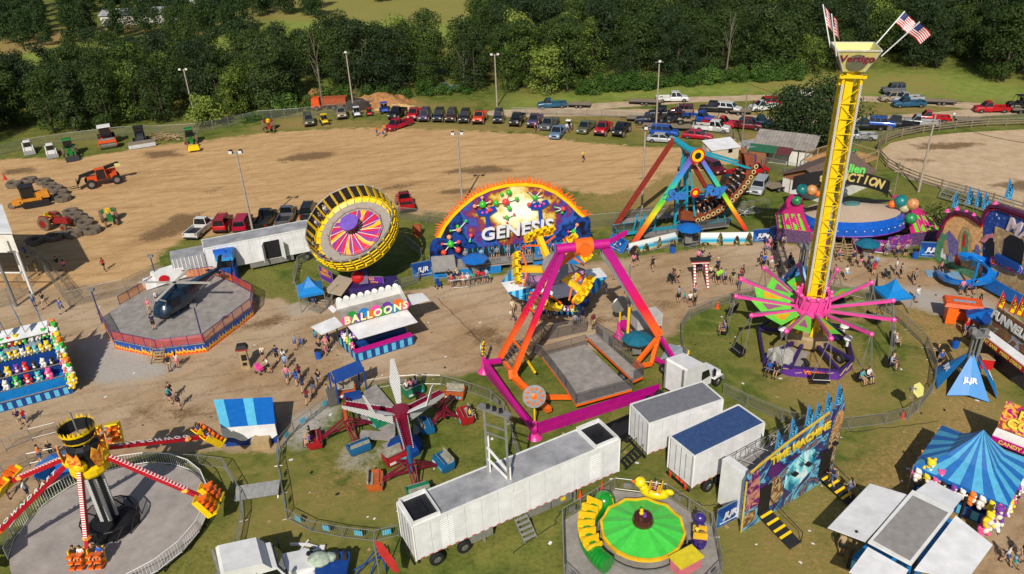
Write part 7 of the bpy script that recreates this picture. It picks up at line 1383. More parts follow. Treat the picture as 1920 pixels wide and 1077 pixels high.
for x,y,z_,r_,mt in((1504,356,4.5,.72,M('planet_teal',S(30,130,130),.3,var=.5,sc=1)),(1522,357,4.5,.68,M('planet_tan',S(215,150,95),.3,var=.3)),(1534,364,4,.4,ORANGE),(1494,377,3.6,.6,M('planet_green',S(50,150,90),.3,var=.4)),(1673,383,4,.45,ORANGE),(1690,378,4.5,.78,M('planet_teal')),(1711,383,4.4,.72,M('planet_tan')),(1696,391,3.8,.55,M('planet_sand',S(190,180,140),.4)),(1708,410,3.4,.66,M('planet_green'))):p=G(x,y,z_);q=MB().sph(p,r_,14).build('planet_ball',mt,t,smooth=True)
DP=[G(1510,470),G(1600,478),G(1745,455)];CRD=ramp_mat('galaxy_painting',[(0,S(40,20,60)),(.4,S(150,50,130)),(.5,S(60,60,150)),(.58,S(215,90,120)),(.7,S(60,150,160))],scale=1.2,dist=1.5)
for a,b_ in((G(1505,452),G(1562,472)),(G(1596,476),G(1660,474)),(G(1660,474),G(1728,458))):MB().prism([a,b_,b_+Z(1.5),a+Z(1.9)],(0,.1,0)).build('painted_skirt',CRD,t)
for k,q in((0,G(1567,474)),(1,G(1584,476))):steps(q,(0,-1,0),1.1,.2,.3,6,'tan stair flight to the saucer ride, %s one'%('left' if k==0 else 'right'),mat=TAN)
# ---------- 8. scrambler ----------
c=G(748,860);t=thing('scrambler_ride','crimson three armed scrambler ride with coloured cars and white fins','scrambler ride',c);HZ8=3.4;c8=G(752,778,HZ8);c8.z=0;ends=[G(645,758,HZ8),G(828,736,HZ8),G(766,838,HZ8)];MB().rod(c8,c8+Z(3.8),.35,12).lathe(c8,[(1.4,0),(1.4,.5),(.4,.9)],12).build('centre_column',DBLUE,t);MB().rod(c8+Z(3.1),c8+Z(4.0),.7,12).build('hub',MAROON,t)
COLS={'o':M('tub_orange',S(190,92,42),.4),'r':M('tub_red',S(165,26,34),.4),'b':M('tub_blue',S(25,100,150),.35),'g':M('tub_green',S(30,130,90),.35)};TUBI=M('tub_inner',S(165,162,146),.6,var=.3)
CAR=[[(433+0,0,'o')],[],[]];carpx=[[(650,745,'o'),(592,835,'r'),(674,848,'b'),(710,798,'g')],[(853,748,'o'),(872,790,'r'),(800,808,'b'),(776,742,'g')],[(706,912,'o'),(832,878,'b'),(742,868,'r'),(785,930,'g')]]
for i,E_ in enumerate(ends):
 q=Vector((E_.x,E_.y,0));d=(q-c8).normalized();s_=Vector((-d.y,d.x,0));a,b_=c8+d*.5+Z(3.5),q+Z(3.4);arm=MB().beam(a+s_*.3,b_+s_*.2,.1,.22).beam(a-s_*.3,b_-s_*.2,.1,.22).beam(a-Z(.15),b_-Z(.1),.6,.06).build('sweep_arm',MAROON,t);m=MB();[m.beam(a.lerp(b_,k/8)+s_*.3,a.lerp(b_,(k+1)/8)-s_*.25,.06) for k in range(8)];m.build('arm_lattice',MAROON,arm)
 MB().prism([a-s_*.42+Z(.1),b_-s_*.3+Z(.1),b_-s_*.3-Z(.2),a-s_*.42-Z(.75)],-s_*.05).prism([a+s_*.42+Z(.1),b_+s_*.3+Z(.1),b_+s_*.3-Z(.2),a+s_*.42-Z(.75)],s_*.05).build('light_panel',BULB,arm);MB().rod(b_,q+Z(.9),.17,10).build('cluster_post',[COLS['o'],MAROON,COLS['b']][i],arm)
 fd=(d*-1).normalized();f0=c8+fd*.5+Z(3.7);wv=Vector((-fd.y,fd.x,0));f1=f0+fd*1.9+Z(1.3);f2=f1+fd*.5+Z(1.7);MB().prism([f0-wv*.15,f0+wv*.15,f1+wv*.42,f1-wv*.42],(0,0,.06)).prism([f1-wv*.42,f1+wv*.42,f2+wv*.12,f2-wv*.2],fd*.06).build('white_fin',WHITE if i!=2 else BULB,t)
 for j,(x,y,col) in enumerate(carpx[i]):
  p=G(x,y,.0);dd=(p-q);dd.z=0;L=max(dd.length,1.2);dd.normalize();ss=Vector((-dd.y,dd.x,0));st=p;br=MB();br.beam(q+Z(1.2),st-dd*.6+Z(.7),.12).beam(q+ss*.3+Z(2.0),st-dd*.6+ss*.2+Z(.6),.08).beam(q-ss*.3+Z(2.0),st-dd*.6-ss*.2+Z(.6),.08).beam(q+Z(2.2),st-dd*.8+Z(.7),.08);br.build('spider_arm',MAROON,arm)
  T=basis(ss,Z(1),st)@Matrix.Scale(.87,4);car=MB().box((0,0,.55),(1.9,1.15,.5),tx=1.06,ty=1.05).box((0,-.62,.9),(1.9,.12,.5)).box((-.95,-.1,.85),(.1,1.1,.4)).box((.95,-.1,.85),(.1,1.1,.4)).xform(T).build('car_tub',COLS[col],arm);MB().box((0,-.4,.86),(1.7,.45,.12)).box((0,-.58,1.18),(1.8,.14,.5)).xform(T).build('car_seat',TUBI,car);MB().rod((-.8,.25,1.15),(.8,.25,1.15),.04,6).xform(T).build('lap_bar',GALV,car);MB().lathe((0,0,0),[(.05,0),(.3,0)],8).xform(T);[MB().box((x_,.62,.6),(.6,.04,.22)).xform(T).build('side_emblem',WHITE if k_ else LBLUE,car) for k_,x_ in enumerate((-.5,.5))]
  if(x,y) in((592,835),(872,790),(776,742),(650,745)) and(x,y)!=(650,745):
   for k_,cd in zip((-.5,0,.5),{592:('ekif','ndim','vkif'),872:('ykif','rdic','rkic'),776:('wdif','pkif','wkif')}[x]):
    if not(x==872 and k_==.5):person(T@Vector((k_,-.38,.92)),cd,'in the %s scrambler car'%{'r':'red','g':'green'}[col],math.atan2(dd.y,dd.x)+math.pi/2)
P=[G(645,765),G(706,728),G(742,770),G(742,830),G(690,800)];MB().prism([p+Z(.35) for p in P],(0,0,.08)).build('floor_plate',DECK,t);MB().prism([G(672,822,.4),G(738,828,.4),G(742,812,.4),G(678,808,.4)],(0,0,.08)).prism([G(715,835,.4),G(742,862,.4),G(752,850,.4),G(730,828,.4)],(0,0,.08)).prism([G(775,820,.4),G(792,808,.4),G(775,795,.4)],(0,0,.08)).build('floor_plate',DECK,t)
g_=G(666,742);t=thing('entrance_gate','dark blue canopy entrance gate of the scrambler ride','gate',g_);ga,gb=G(636,758),G(688,735);ee=(gb-ga).normalized();gn=Vector((-ee.y,ee.x,0));L=(gb-ga).length;MB().prism([ga+Z(2.3)-gn*.2,gb+Z(2.3)-gn*.2,gb+Z(3.1)+gn*.5,ga+Z(3.1)+gn*.5],(0,0,.06)).prism([ga+Z(2.2)-ee*.15,ga+Z(2.2)+gn*.5-ee*.15,ga+Z(3.1)+gn*.5-ee*.15],ee*.1).build('canopy',DBLUE,t);[MB().beam(p,p+Z(2.6),.12).build('post',DBLUE,t) for p in(ga,gb,ga+gn*1.2,gb+gn*1.2)];MB().box(ga.lerp(gb,.4)-gn*.6+Z(.5),(1.4,.6,.9),.3).build('control_desk',DBLUE,t);MB().prism([ga-ee*.9+Z(.1),ga-ee*.1+Z(.1),ga-ee*.1+Z(1.9),ga-ee*.9+Z(1.9)],gn*.05).build('gate_leaf',RAILM,t)
# ---------- 9. swinging arm ride ----------
c=G(216,995);t=thing('swinging_arm_ride','tall dark tower ride with red light arms lettered DOWNDRAFT and flaming head','spinning arm ride',c);TH=HZ(c,868);NA=40;Rd=6.4
MB().lathe(c,[(.1,.55),(Rd,.55),(Rd,.4),(.1,.4)],40).build('round_deck',M('deck_concrete',S(172,164,158),.6,.1,var=.18,sc=.8),t);m=MB();[m.rod(c+Vector((Rd*math.cos(a),Rd*math.sin(a),0)),c+Vector((Rd*math.cos(a),Rd*math.sin(a),.5)),.06,5) for a in np.linspace(0,6.28,20)];m.build('deck_leg',DARK,t)
ring=[c+Vector(((Rd+.1)*math.cos(a),(Rd+.1)*math.sin(a),.5)) for a in np.linspace(RAD(-75),RAD(205),18)];railing(ring,0,'',h=1.1,parent=t,fill=None,mat=WHITE,bars=.2,step=2);MB().lathe(c,[(1.9,.56),(1.9,1.5),(1.85,1.5),(1.85,.56)],8).build('base_cover',alpha_mesh('cover_mesh',S(25,25,28),.3),t,fix=False);m=MB();[m.rod(c+Vector((1.9*math.cos(a),1.9*math.sin(a),.56)),c+Vector((1.9*math.cos(a+.35),1.9*math.sin(a+.35),1.5)),.05,5).rod(c+Vector((1.9*math.cos(a),1.9*math.sin(a),1.5)),c+Vector((1.9*math.cos(a+.524),1.9*math.sin(a+.524),1.5)),.05,5) for a in np.arange(0,6.2,.524)];m.lathe(c,[(1.8,.6),(1.2,.9),(.1,1.0)],14);m.build('base_ring',DARK,t)
tw=.62;m=MB();m.beam(c+Z(.9),c+Z(TH),.82,.82).build('tower',DARK,t);[MB().beam(c+Vector((x,y,1.4)),c+Vector((x,y,TH-1)),.24,.12).build('light_strip',BULB,t) for x,y in((-.28,-.47),(.28,-.47),(-.47,.25),(.47,.1))];MB().lathe(c,[(1.15,TH-.5),(1.25,TH-.3),(1.25,TH+.1),(.9,TH+.2)],16).build('collar',YELLOW,t);hub=c+Z(TH+.9);MB().lathe(c,[(.8,TH),(1.0,TH+.4),(1.0,TH+1.6),(.7,TH+1.8)],12).build('rotor_hub',DARK,t);FLM=ramp_mat('flame_bulbs',[(0,S(245,130,30)),(.45,S(250,180,60)),(.55,S(225,70,25)),(1,S(250,200,80))],kind='vor',scale=6)
for k in range(6):
 a=RAD(60*k+30);d=Vector((math.cos(a),math.sin(a),0));s_=Vector((-d.y,d.x,0));o=c+d*1.2;MB().prism([o-s_*.15+Z(TH+.2),o+s_*.15+Z(TH+.2),o+s_*.45+d*.15+Z(TH+1.3),o+s_*.35+d*.2+Z(TH+1.9),o+s_*.1+d*.2+Z(TH+1.6),o-s_*.2+d*.2+Z(TH+2.0),o-s_*.45+d*.15+Z(TH+1.3)],d*.06).build('flame_panel',FLM,t)
MB().lathe(c,[(.92,TH+2.2),(1.08,TH+3.0),(1.03,TH+3.0),(.88,TH+2.2)],12).build('crown_ring',DARK,t);m=MB();[m.prism([c+Vector((1.1*math.cos(a),1.1*math.sin(a),TH+2.85)),c+Vector((1.1*math.cos(a+.24),1.1*math.sin(a+.24),TH+2.85)),c+Vector((1.12*math.cos(a+.1),1.12*math.sin(a+.1),TH+3.3))],(0,0,.03)) for a in np.arange(0,6.2,.26)];m.lathe(c,[(1.1,TH+2.8),(1.13,TH+3.0)],16).lathe(c,[(.95,TH+2.15),(1.0,TH+2.3)],16);m.build('crown_flame',YELLOW,t);MB().rod(c+Z(TH+1),c+Z(TH+4.2),.06,6).build('flagstaff',GALV,t)
STR=ramp_mat('red_white_bulbs',[(0,S(205,25,40)),(.5,S(225,60,70)),(.62,S(240,235,230)),(1,S(245,240,235))],kind='wave',scale=2.2,interp='LINEAR',axis='Z')
tips=[((165,1030),1.6,'front'),((372,930),2.6,'right'),((375,820),3.6,'back right'),((196,812),5.2,'back'),((22,902),4.0,'back left'),((-25,1020),2.6,'left')]
for i,((x,y),z_,nm) in enumerate(tips):
 q=G(x,y,z_);d0=(q-c);d0.z=0;d0.normalize();p=hub+d0*1.0-Z(.3);s_=Vector((-d0.y,d0.x,0));ar=(q-p).normalized();up=ar.cross(s_);up=-up if up.z<0 else up;arm=MB().beam(p,q,.25,.3,up=up).build('swing_arm',M('arm_red',S(185,18,40),.35),t);
 if i in(0,1,4):MB().beam(p+ar*.3+up*.19,q-ar*.8+up*.19,.26,.06,up=up).build('light_strip',STR,arm)
 else:
  sd_=s_ if s_.dot(Vector((0,0,CH))-p)>0 else-s_;text(arm,'DOWNDRAFT',p.lerp(q,.5)+(up*.2),-ar,up.cross(-ar)*-1 if 0 else(-ar).cross(-up),.62,WHITE,ext=.01,off=.01,space=1.5)
 MB().sph(p,.48,10).build('arm_joint',YELLOW,arm);MB().sph(p.lerp(q,.86),.3,7,sc=(1,1,.7)).build('flame_collar',FLM,arm)
 for s2 in(-1,1):
  o=q+s_*s2*.62+ar*.4;T=basis(s_,(up*.6+d0*.5) if i!=3 else Vector((.2,-1,.35)),o-Z(.2))@Matrix.Scale(.86,4);g_=MB().box((0,0,0),(1.0,1.9,.1)).box((0,-.9,.45),(1.0,.12,.9)).box((-.5,0,.3),(.08,1.9,.5)).xform(T).build('gondola',YELLOW,arm);m=MB();[m.box((.3*w_,y_,.45),(.42,.14,.9)) for w_ in(-1,1) for y_ in(-.45,.05,.55)];m.xform(T).build('seat_back',ORANGE,g_)
  if i in(0,2):[person(T@Vector((w_,.25,.1)),rp.choice('wrkb')+'di'+'mf'[k_],'in the %s gondola of the arm ride'%nm,math.atan2(d0.y,d0.x)+math.pi/2) for k_,w_ in enumerate((-.25,.25))]
# ---------- 10. duck and worm carousel ----------
c=G(1203,1020);OC=[(1055,985),(1152,927),(1249,939),(1334,996),(1352,1085),(1300,1140),(1120,1150),(1058,1090)];base=[G(*p) for p in OC];t=thing('duck_carousel','kiddie carousel with green canopy, yellow duck, purple duck and green worm','kiddie ride',c);MB().prism([p+Z(.3) for p in base],(0,0,.1)).build('deck',DECK,t);barrier([tuple(p+Z(.4)) for p in base]+[tuple(base[0]+Z(.4))],'wavy silver fence around the duck carousel deck',h=1.15,bars=.14,step=1.9,name='ride_fence',cat='fence',foot=False,sign=(1,0,GREY))
GR=M('canopy_green',S(75,205,75),.35,var=.1);R1=2.75;NN=12;P=[c+Z(2.15)]+[c+Vector((R1*(1 if k%2 else.97)*math.cos(6.283*k/24),R1*(1 if k%2 else.97)*math.sin(6.283*k/24),1.35+(.1 if k%2 else 0))) for k in range(24)];MB().add(P,[(0,k+1,(k+1)%24+1) for k in range(24)]).build('canopy',GR,t,fix=False);m=MB();[m.beam(P[k+1]*1.0,P[(k+1)%24+1],.16,.22) for k in range(24)];m.build('canopy_edge',M('edge_yellow',S(240,190,30),.4),t);MB().lathe(c,[(.02,2.5),(.62,2.5),(.72,2.2),(.7,2.0)],20).build('mud_cap',M('brown_gloss',S(75,38,32),.2,coat=.5),t);MB().sph(c+Vector((-.1,.1,2.7)),.16,8).sph(c+Vector((-.1,.1,2.95)),.12,8).build('small_duck',YELLOW,t);MB().sph(c+Vector((.08,-.15,2.66)),.14,8).sph(c+Vector((.08,-.15,2.88)),.1,8).build('small_duck',PURPLE,t);MB().rod(c+Z(.4),c+Z(2),.3,10).lathe(c,[(3.0,.42),(3.0,.8),(2.9,.8),(2.9,.42)],30).build('turntable',GREY,t)
def ring_pt(a,r,z):return c+Vector((r*math.cos(a),r*math.sin(a),z))
def duck(a,r,col,lb,sc=1.):
 o=ring_pt(a,r,.45);tn=Vector((-math.sin(a),math.cos(a),0));T=basis(tn,Z(1),o);d_=MB();d_.sph((0,0,.75),.6,12,sc=(1.75,.85,.75)).sph((1.0,0,1.45),.42,12).sph((.75,0,1.05),.35,10).sph((-1.05,0,1.1),.25,8,sc=(1.4,.8,1));b=d_.xform(T).build('duck_body',col,t,smooth=True);MB().sph((1.42,0,1.4),.16,8,sc=(1.3,1,.5)).xform(T).build('beak',ORANGE,b);MB().sph((1.28,.2,1.58),.07,6).sph((1.28,-.2,1.58),.07,6).xform(T).build('eye',EYE,b);MB().box((.3,0,1.2),(.1,.9,.5)).box((-.2,0,1.15),(.5,.8,.1)).box((-.5,0,1.35),(.1,.9,.5)).xform(T).build('seat',M('seat_yellow',S(235,185,40),.5),b);MB().beam(T@Vector((0,0,.3)),ring_pt(a,2.6,.6),.14).build('spoke',DARK,b);return T
YD=M('duck_yellow',S(240,215,20),.25,var=.08,coat=.4);PDK=M('duck_purple',S(60,40,120),.25,var=.1,coat=.4)
T=duck(RAD(68),3.75,YD,'');person(T@Vector((-.1,-.2,1.2)),'wkic','in the yellow duck',RAD(68+90+90));person(T@Vector((-.1,.2,1.2)),'pkic','in the yellow duck',RAD(248));T=duck(RAD(-12),3.7,PDK,'')
person(T@Vector((-.1,.2,1.2)),'ykic','in the purple duck',RAD(170));GW,YW=M('worm_green',S(25,140,40),.25,var=.12,coat=.4),M('worm_yellow',S(245,200,30),.3)
a=RAD(128);n_=0;m=MB()
for k in range(22):a1_,a2_=RAD(132+k*4.2),RAD(132+(k+1)*4.2);m.rod(ring_pt(a1_,3.65,1.0),ring_pt(a2_,3.65,1.0),.62,12)
b=m.build('worm_body',GW,t,smooth=True)
for k in range(6):a_=RAD(146+k*11);T=basis((-math.sin(a_),math.cos(a_),0),Z(1),ring_pt(a_,3.7,1.35));MB().box((0,0,.15),(.55,1.15,.1)).box((-.28,0,.4),(.1,1.15,.55)).box((.22,0,.28),(.1,1.15,.35)).xform(T).build('worm_seat',YW,b)
MB().sph(ring_pt(RAD(127),3.6,1.15),.78,14,sc=(1.0,1.0,1.05)).build('worm_head',GW,b,smooth=True);MB().lathe((0,0,0),[(.79,-.05),(.8,.0),(.79,.05)],16).xform(basis((1,0,0),(-.7,-.7,.3),ring_pt(RAD(127),3.6,1.15))).build('head_stripe',YW,b);q=ring_pt(RAD(-62),4.2,.4);MB().box(q+Vector((.3,.9,1.3)),(1.9,1.2,.1),.5).build('booth_roof',M('booth_yellow',S(225,205,40),.5),t);MB().box(q+Vector((.3,.9,.8)),(1.7,1.0,.9),.5).build('control_booth',M('booth_pink',S(220,120,130),.5),t)
# ================= STALLS, TENTS, FUNHOUSES =================
def slab(t,pts,mat,name='awning',th=.06,lb=None):
 "pts: (px, py, z)"
 return MB().prism([G(*p) for p in pts],(0,0,th)).build(name,mat,t,lb)
def plush_proto():
 a=M('plush',S(240,210,60),.9,var=.1);b_=M('plush_pale',S(235,225,210),.9,var=.1);m=MB();m.sph((0,0,.3),.26,8,sc=(1,.8,1.1));m.sph((0,-.04,.68),.2,8);[m.sph((x,0,.86),.07,6) for x in(-.13,.13)];[m.sph((x,-.12,.1),.11,6,sc=(1,1.5,1)) for x in(-.16,.16)];[m.sph((x,-.08,.42),.08,6,sc=(1,1,1.6)) for x in(-.26,.26)];m.sph((0,-.19,.33),.15,6,k=1,sc=(1,.6,1));m.sph((0,-.2,.64),.08,6,k=1);o=m.build('plush_toy',[a,b_],smooth=True);return Proto(tag(o,'toy','plush toy'))
PLH=plush_proto();PCOL={k:M('plush_'+k,S(*v),.9,var=.1) for k,v in dict(yellow=(240,210,40),pink=(240,90,150),red=(215,40,45),green=(60,180,70),white=(235,232,225),purple=(120,60,160),teal=(90,190,190),orange=(240,130,40),black=(40,40,45),brown=(150,100,60)).items()}
def plushes(pts,where,cols,sc=1.,ang=0,z=0):
 for i,p in enumerate(pts):k=cols[i%len(cols)];PLH.put(Vector(p)+Z(z),ang+rp.uniform(-.4,.4),'%s plush prize %s'%(k,where),'%s plush prizes %s'%(k,where),paint={'plush':PCOL[k]},sc=sc*rp.uniform(.85,1.15))
def row(a,b,n):return[a.lerp(b,(i+.5)/n) for i in range(n)]
def feather(t0,p,h,lb,d=(1,-.2,0),txt='GAMES',mats=None,lean=(0,0,0)):
 t=thing('feather_flag',lb,'flag',p);p=Vector(p);l=Vector(lean);MB().rod(p,p+Z(h)+l,.03,5).build('pole',GREY,t);d=Vector(d).normalized()*.5*h/2.2;a,b_=mats or(SKY,LBLUE);n_=d.cross(Z(1)).normalized()*.02
 MB().prism([p+Z(h)+l,p+Z(h*.3)+l*.3,p+Z(h*.22)+d+l*.3,p+Z(h*.55)+d+l*.6],n_).build('flag_cloth',a,t);q0=p+Z(h*.55)+d*.5+l*.5;MB().prism([p+Z(h*.8)+d*.28+l*.8,p+Z(h*.3)+d*.25+l*.3,p+Z(h*.27)+d*.8+l*.3,p+Z(h*.55)+d*.8+l*.6],n_*1.6).build('flag_patch',b_,t)
 for s_ in(-1,1):text(t,txt,q0+n_*1.9*s_ if s_>0 else q0-n_*1.0,Z(1),-d*s_,h*.15,DARK,ext=.004,off=.01)
def check(t,a,b,h,z=0,m1=DBLUE,m2=LBLUE,n=8,name='counter_skirt',out=None):
 e_=(b-a).normalized();o_=out or Vector((e_.y,-e_.x,0));L=(b-a).length;s_=MB().prism([a+Z(z),b+Z(z),b+Z(z+h),a+Z(z+h)],-o_*.05).build(name,m1,t);m=MB()
 for i in range(n):p=a+e_*L*(i+.25)/n+o_*.01;m.prism([p+Z(z+.1*h),p+e_*L*.5/n+Z(z+.1*h),p+e_*L*.5/n+Z(z+.9*h),p+Z(z+.9*h)],o_*.01)
 m.build('skirt_check',m2,s_)
c=G(715,640);t=thing('balloon_game_stand','white topped game stand lettered BALLOONS with blue checked counter','game stand',c);A,B,Cb=G(670,680),G(777,646),G(636,644);e=(B-A).normalized();n=(Cb-A);n.normalize();wd=(Cb-A).length;L=(B-A).length
check(t,A,B,1.0,n=7);check(t,A,Cb,1.0,n=4,out=-e);MB().prism([A+Z(1),B+Z(1),B+n*.7+Z(1),A+n*.7+Z(1)],(0,0,.06)).build('counter_top',MAGENTA,t);MB().prism([A+n*1.4,B+n*1.4,B+n*wd,A+n*wd],(0,0,1.0)).build('inner_booth',DBLUE,t);rf=[(646,612,3.1),(764,580,3.1),(750,552,3.1),(632,582,3.1)];slab(t,rf,DECK,'roof');q=[G(*p) for p in rf];ee,nn_=(q[1]-q[0]).normalized(),(q[3]-q[0]).normalized()
MB().prism([q[3]+Z(.05),q[2]+Z(.05),q[2]+Z(1.0),q[3]+Z(1.0)],nn_*.08).build('parapet',WHITE,t);MB().prism([q[1]+Z(.05),q[2]+Z(.05),q[2]+Z(1.0),q[1]+Z(.9)],ee*.08).build('parapet',WHITE,t);m=MB();[m.sph(q[3].lerp(q[2],(i+.5)/9)+Z(1.0)+nn_*.05,.3,10,sc=(1,.2,1)) for i in range(9)];m.build('parapet_scallop',WHITE,t)
MB().prism([q[0]+Z(.06),q[1]+Z(.06),q[1]+Z(.95),q[0]+Z(.95)],nn_*.08).build('sign_board',GREEN,t);LQ=(q[1]-q[0]).length
for i in range(11):o=q[0].lerp(q[1],(i+.5)/11)+Z(.55+.35*(i%2));MB().lathe((0,0,0),[(.02,.03),(.5,.03),(.5,0)],16).xform(basis(ee,-nn_,o-nn_*.02*(1+i%3))).build('painted_balloon',[PINK,GREEN,PURPLE,SKY,ORANGE][i%5],t)
text(t,'BALLOONS',q[0].lerp(q[1],.5)+Z(.55)-nn_*.12,ee,Z(1),1.05,M('balloon_letter',S(250,240,180),.4,var=.03),ext=.03,off=.035,space=1.25,shear=.1)
for P in([(652,613,3.0),(762,580,3.0),(783,605,2.75),(672,637,2.75)],[(643,611,3.0),(628,595,3.0),(583,614,2.8),(603,629,2.8)],[(764,554,3.0),(792,550,2.8),(806,564,2.8),(768,574,3.0)],[(632,582,3.0),(622,573,3.0),(615,579,2.9),(625,588,2.9)]):slab(t,P,WHITEC)
for p in(A+n*1.4,B+n*1.4,A+n*wd,B+n*wd):MB().beam(p,p+Z(3.0),.14).build('post',GREY,t)
plushes(row(A+n*1.5+Z(1.7),B+n*1.5+Z(1.7),14),'hanging in the balloon stand',['white','purple','pink','orange','green','black','pink','yellow','white','purple'],.8);plushes(row(A+n*.4+Z(1.2),A+n*3+Z(1.4),5),'at the left corner of the balloon stand',['pink','green','yellow','white','purple'],.8)
c=G(1045,590);t=thing('star_awning_stand','game stand with star of white and striped blue awnings behind the pendulum ride','game stand',c);STB=ramp_mat('striped_awning',[(0,S(20,110,175)),(.5,S(95,190,220))],kind='wave',scale=.45,interp='CONSTANT',axis='X')
for P,mt in(([(940,531,2.7),(952,548,2.6),(994,540,3.1),(982,524,3.1)],WHITEC),([(952,549,2.6),(976,562,2.3),(1001,565,2.5),(1008,543,3.1),(994,541,3.1)],STB),([(1008,545,3.1),(1053,532,3.1),(1093,528,3.1),(1108,548,2.6),(1042,561,2.5)],WHITEC),([(1094,527,3.1),(1138,520,2.7),(1122,545,2.4),(1111,554,2.5),(1108,548,2.6)],STB),([(1097,507,3.1),(1125,503,2.8),(1138,519,2.7),(1094,526,3.1)],WHITEC),([(982,523,3.1),(940,530,2.7),(960,505,2.8),(985,500,3.1)],STB)):slab(t,P,mt)
slab(t,[(982,524,3.1),(1053,532,3.1),(1094,526,3.1),(1097,506,3.1),(1060,492,3.1),(990,498,3.1)],GREY,'roof');MR=ramp_mat('swirl_painting',[(0,S(90,60,140)),(.42,S(150,110,180)),(.55,S(235,170,190)),(.62,S(120,60,140))],scale=2,dist=2)
for a,b_,s_ in((G(1053,532,3.15),G(1096,526,3.15),'ER'),(G(1000,538,3.15),G(1050,533,3.15),'ST'),(G(983,524,3.15),G(1000,538,3.15),None)):
 ee=(b_-a).normalized();no=Vector((ee.y,-ee.x,0));MB().prism([a,b_,b_+Z(1.1),a+Z(1.1)],-no*.08).build('sign_board',MR,t)
 if s_:text(t,s_,a.lerp(b_,.55)+Z(.55)+no*.04,ee,Z(1),1.0,YELLOW,ext=.03,off=.05,space=1.3)
cr_=[G(1000,590),G(1078,592),G(1105,570),G(1040,560),G(985,572)];MB().prism([p+Z(.0) for p in cr_],(0,0,.9)).build('counter',DBLUE,t);check(t,cr_[0],cr_[1],.6,n=8);MB().beam(cr_[0]+Z(1.0),cr_[1]+Z(1.0),.35,.3).build('counter_top',ORANGE,t);MB().prism([p.lerp(c,.25)+Z(.9) for p in cr_],(0,0,1.6)).build('inner_booth',DARK,t);[MB().beam(p.lerp(c,.1),p.lerp(c,.1)+Z(2.8),.1).build('post',GREY,t) for p in cr_]
plushes(row(G(990,580,2.0),G(1085,585,2.0),12),'hanging in the star stand',['yellow','green','yellow','white','purple'],.7)
def tent(x,y,w,he,hp,mats,lb,stripes=None,rz=.3,legs=True):
 c_=G(x,y);t_=thing('canopy_tent',lb,'tent',c_);cs_=[c_+Vector((math.cos(rz+k*math.pi/2+.785)*w*.707,math.sin(rz+k*math.pi/2+.785)*w*.707,0)) for k in range(4)];m=MB();pk=c_+Z(hp);N=8
 for k in range(4):
  a,b_=cs_[k]+Z(he),cs_[(k+1)%4]+Z(he)
  for i in range(N):
   p0,p1=a.lerp(b_,i/N),a.lerp(b_,(i+1)/N);prev=(pk,pk)
   for s_,j in((.2,0),(.5,1),(1,2)):
    f=lambda p:Vector((pk.x+(p.x-pk.x)*s_,pk.y+(p.y-pk.y)*s_,he+(hp-he)*(1-s_)**1.7));u,v=f(p0),f(p1);m.add([prev[0],prev[1],v,u] if j else[pk,v,u],[tuple(range(4 if j else 3))],(k*N+i)%2 if stripes else 0);prev=(u,v)
  m.add([a,b_,b_-Z(.3),a-Z(.3)],[(0,1,2,3)],len(mats)-1)
 m.build('canopy',mats,t_,fix=False)
 if legs:[MB().rod(p,p+Z(he),.05,6).build('leg',GALV,t_) for p in cs_]
 return t_,cs_
TB=M('tent_blue',S(20,130,205),.4,var=.1);tent(587,572,2.6,2.0,3.5,[TB],'small blue peaked tent left of the tilted round ride');tent(1667,580,2.6,2.0,3.5,[TB],'small blue peaked tent right of the tower ride',rz=.1)
person(G(589,576),'bdsm','under the small blue tent',3)
t,cs_=tent(1808,921,5.9,2.6,5.5,[M('stripe_dark',S(25,105,180),.5),M('stripe_light',S(80,170,210),.5),BLUE],'large striped blue peaked tent over a prize stand at right',stripes=1,rz=-.777)
cc=G(1808,921);check(t,cs_[2].lerp(cc,.1),cs_[3].lerp(cc,.1),.9,n=6);MB().prism([p.lerp(cc,.35)+Z(0) for p in cs_],(0,0,1.5)).build('inner_counter',DBLUE,t)
for k in(1,2,3):plushes(row(cs_[k].lerp(cc,.02),cs_[(k+1)%4].lerp(cc,.02),10),'around the striped blue tent',['white','yellow','pink','black','purple','white','orange'],1.1,z=1.5)
plushes([G(1760,905,1.8),G(1850,985,1.6),G(1862,992,1),G(1868,975,2.0),G(1840,1000,.6),G(1740,890,2)],'hanging under the striped tent corner',['pink','yellow','white','purple'],1.5)
c=G(1700,1040);t=thing('white_canopy_stand','game stand with grey centre roof and four raised white awnings at lower right','game stand',c);slab(t,[(1710,922,3.3),(1788,959,3.3),(1708,1062,3.3),(1627,1019,3.3)],WHITE,'roof',.15);slab(t,[(1712,930,3.47),(1778,962,3.47),(1706,1052,3.47),(1638,1014,3.47)],M('grey_membrane',S(150,146,142),.8,var=.15),'roof_membrane',.03)
for P in([(1631,908,2.9),(1704,930,3.2),(1622,1017,3.2),(1552,991,2.8)],[(1745,901,3.0),(1806,933,3.0),(1788,955,3.2),(1717,922,3.2)],[(1792,968,3.2),(1861,1023,2.9),(1812,1090,2.9),(1714,1070,3.2)],[(1627,1027,3.2),(1703,1070,3.2),(1680,1110,3.0),(1592,1074,3.0)]):slab(t,P,WHITEC)
bs=[G(1714,965),G(1790,1000),G(1700,1110),G(1590,1065)];MB().prism(bs,(0,0,1.0)).build('counter',SKY,t);check(t,bs[3],bs[2],.9,n=7);[MB().beam(p,p+Z(3.2),.16).build('post',DARK,t) for p in bs];check(t,bs[0],bs[1],.9,n=5);m=MB();[m.beam(a,b_,.07) for a,b_ in((G(1704,930,3.1),G(1622,1017,3.1)),(G(1552,991,2.8),G(1631,908,2.9)))];m.build('awning_frame',GALV,t)
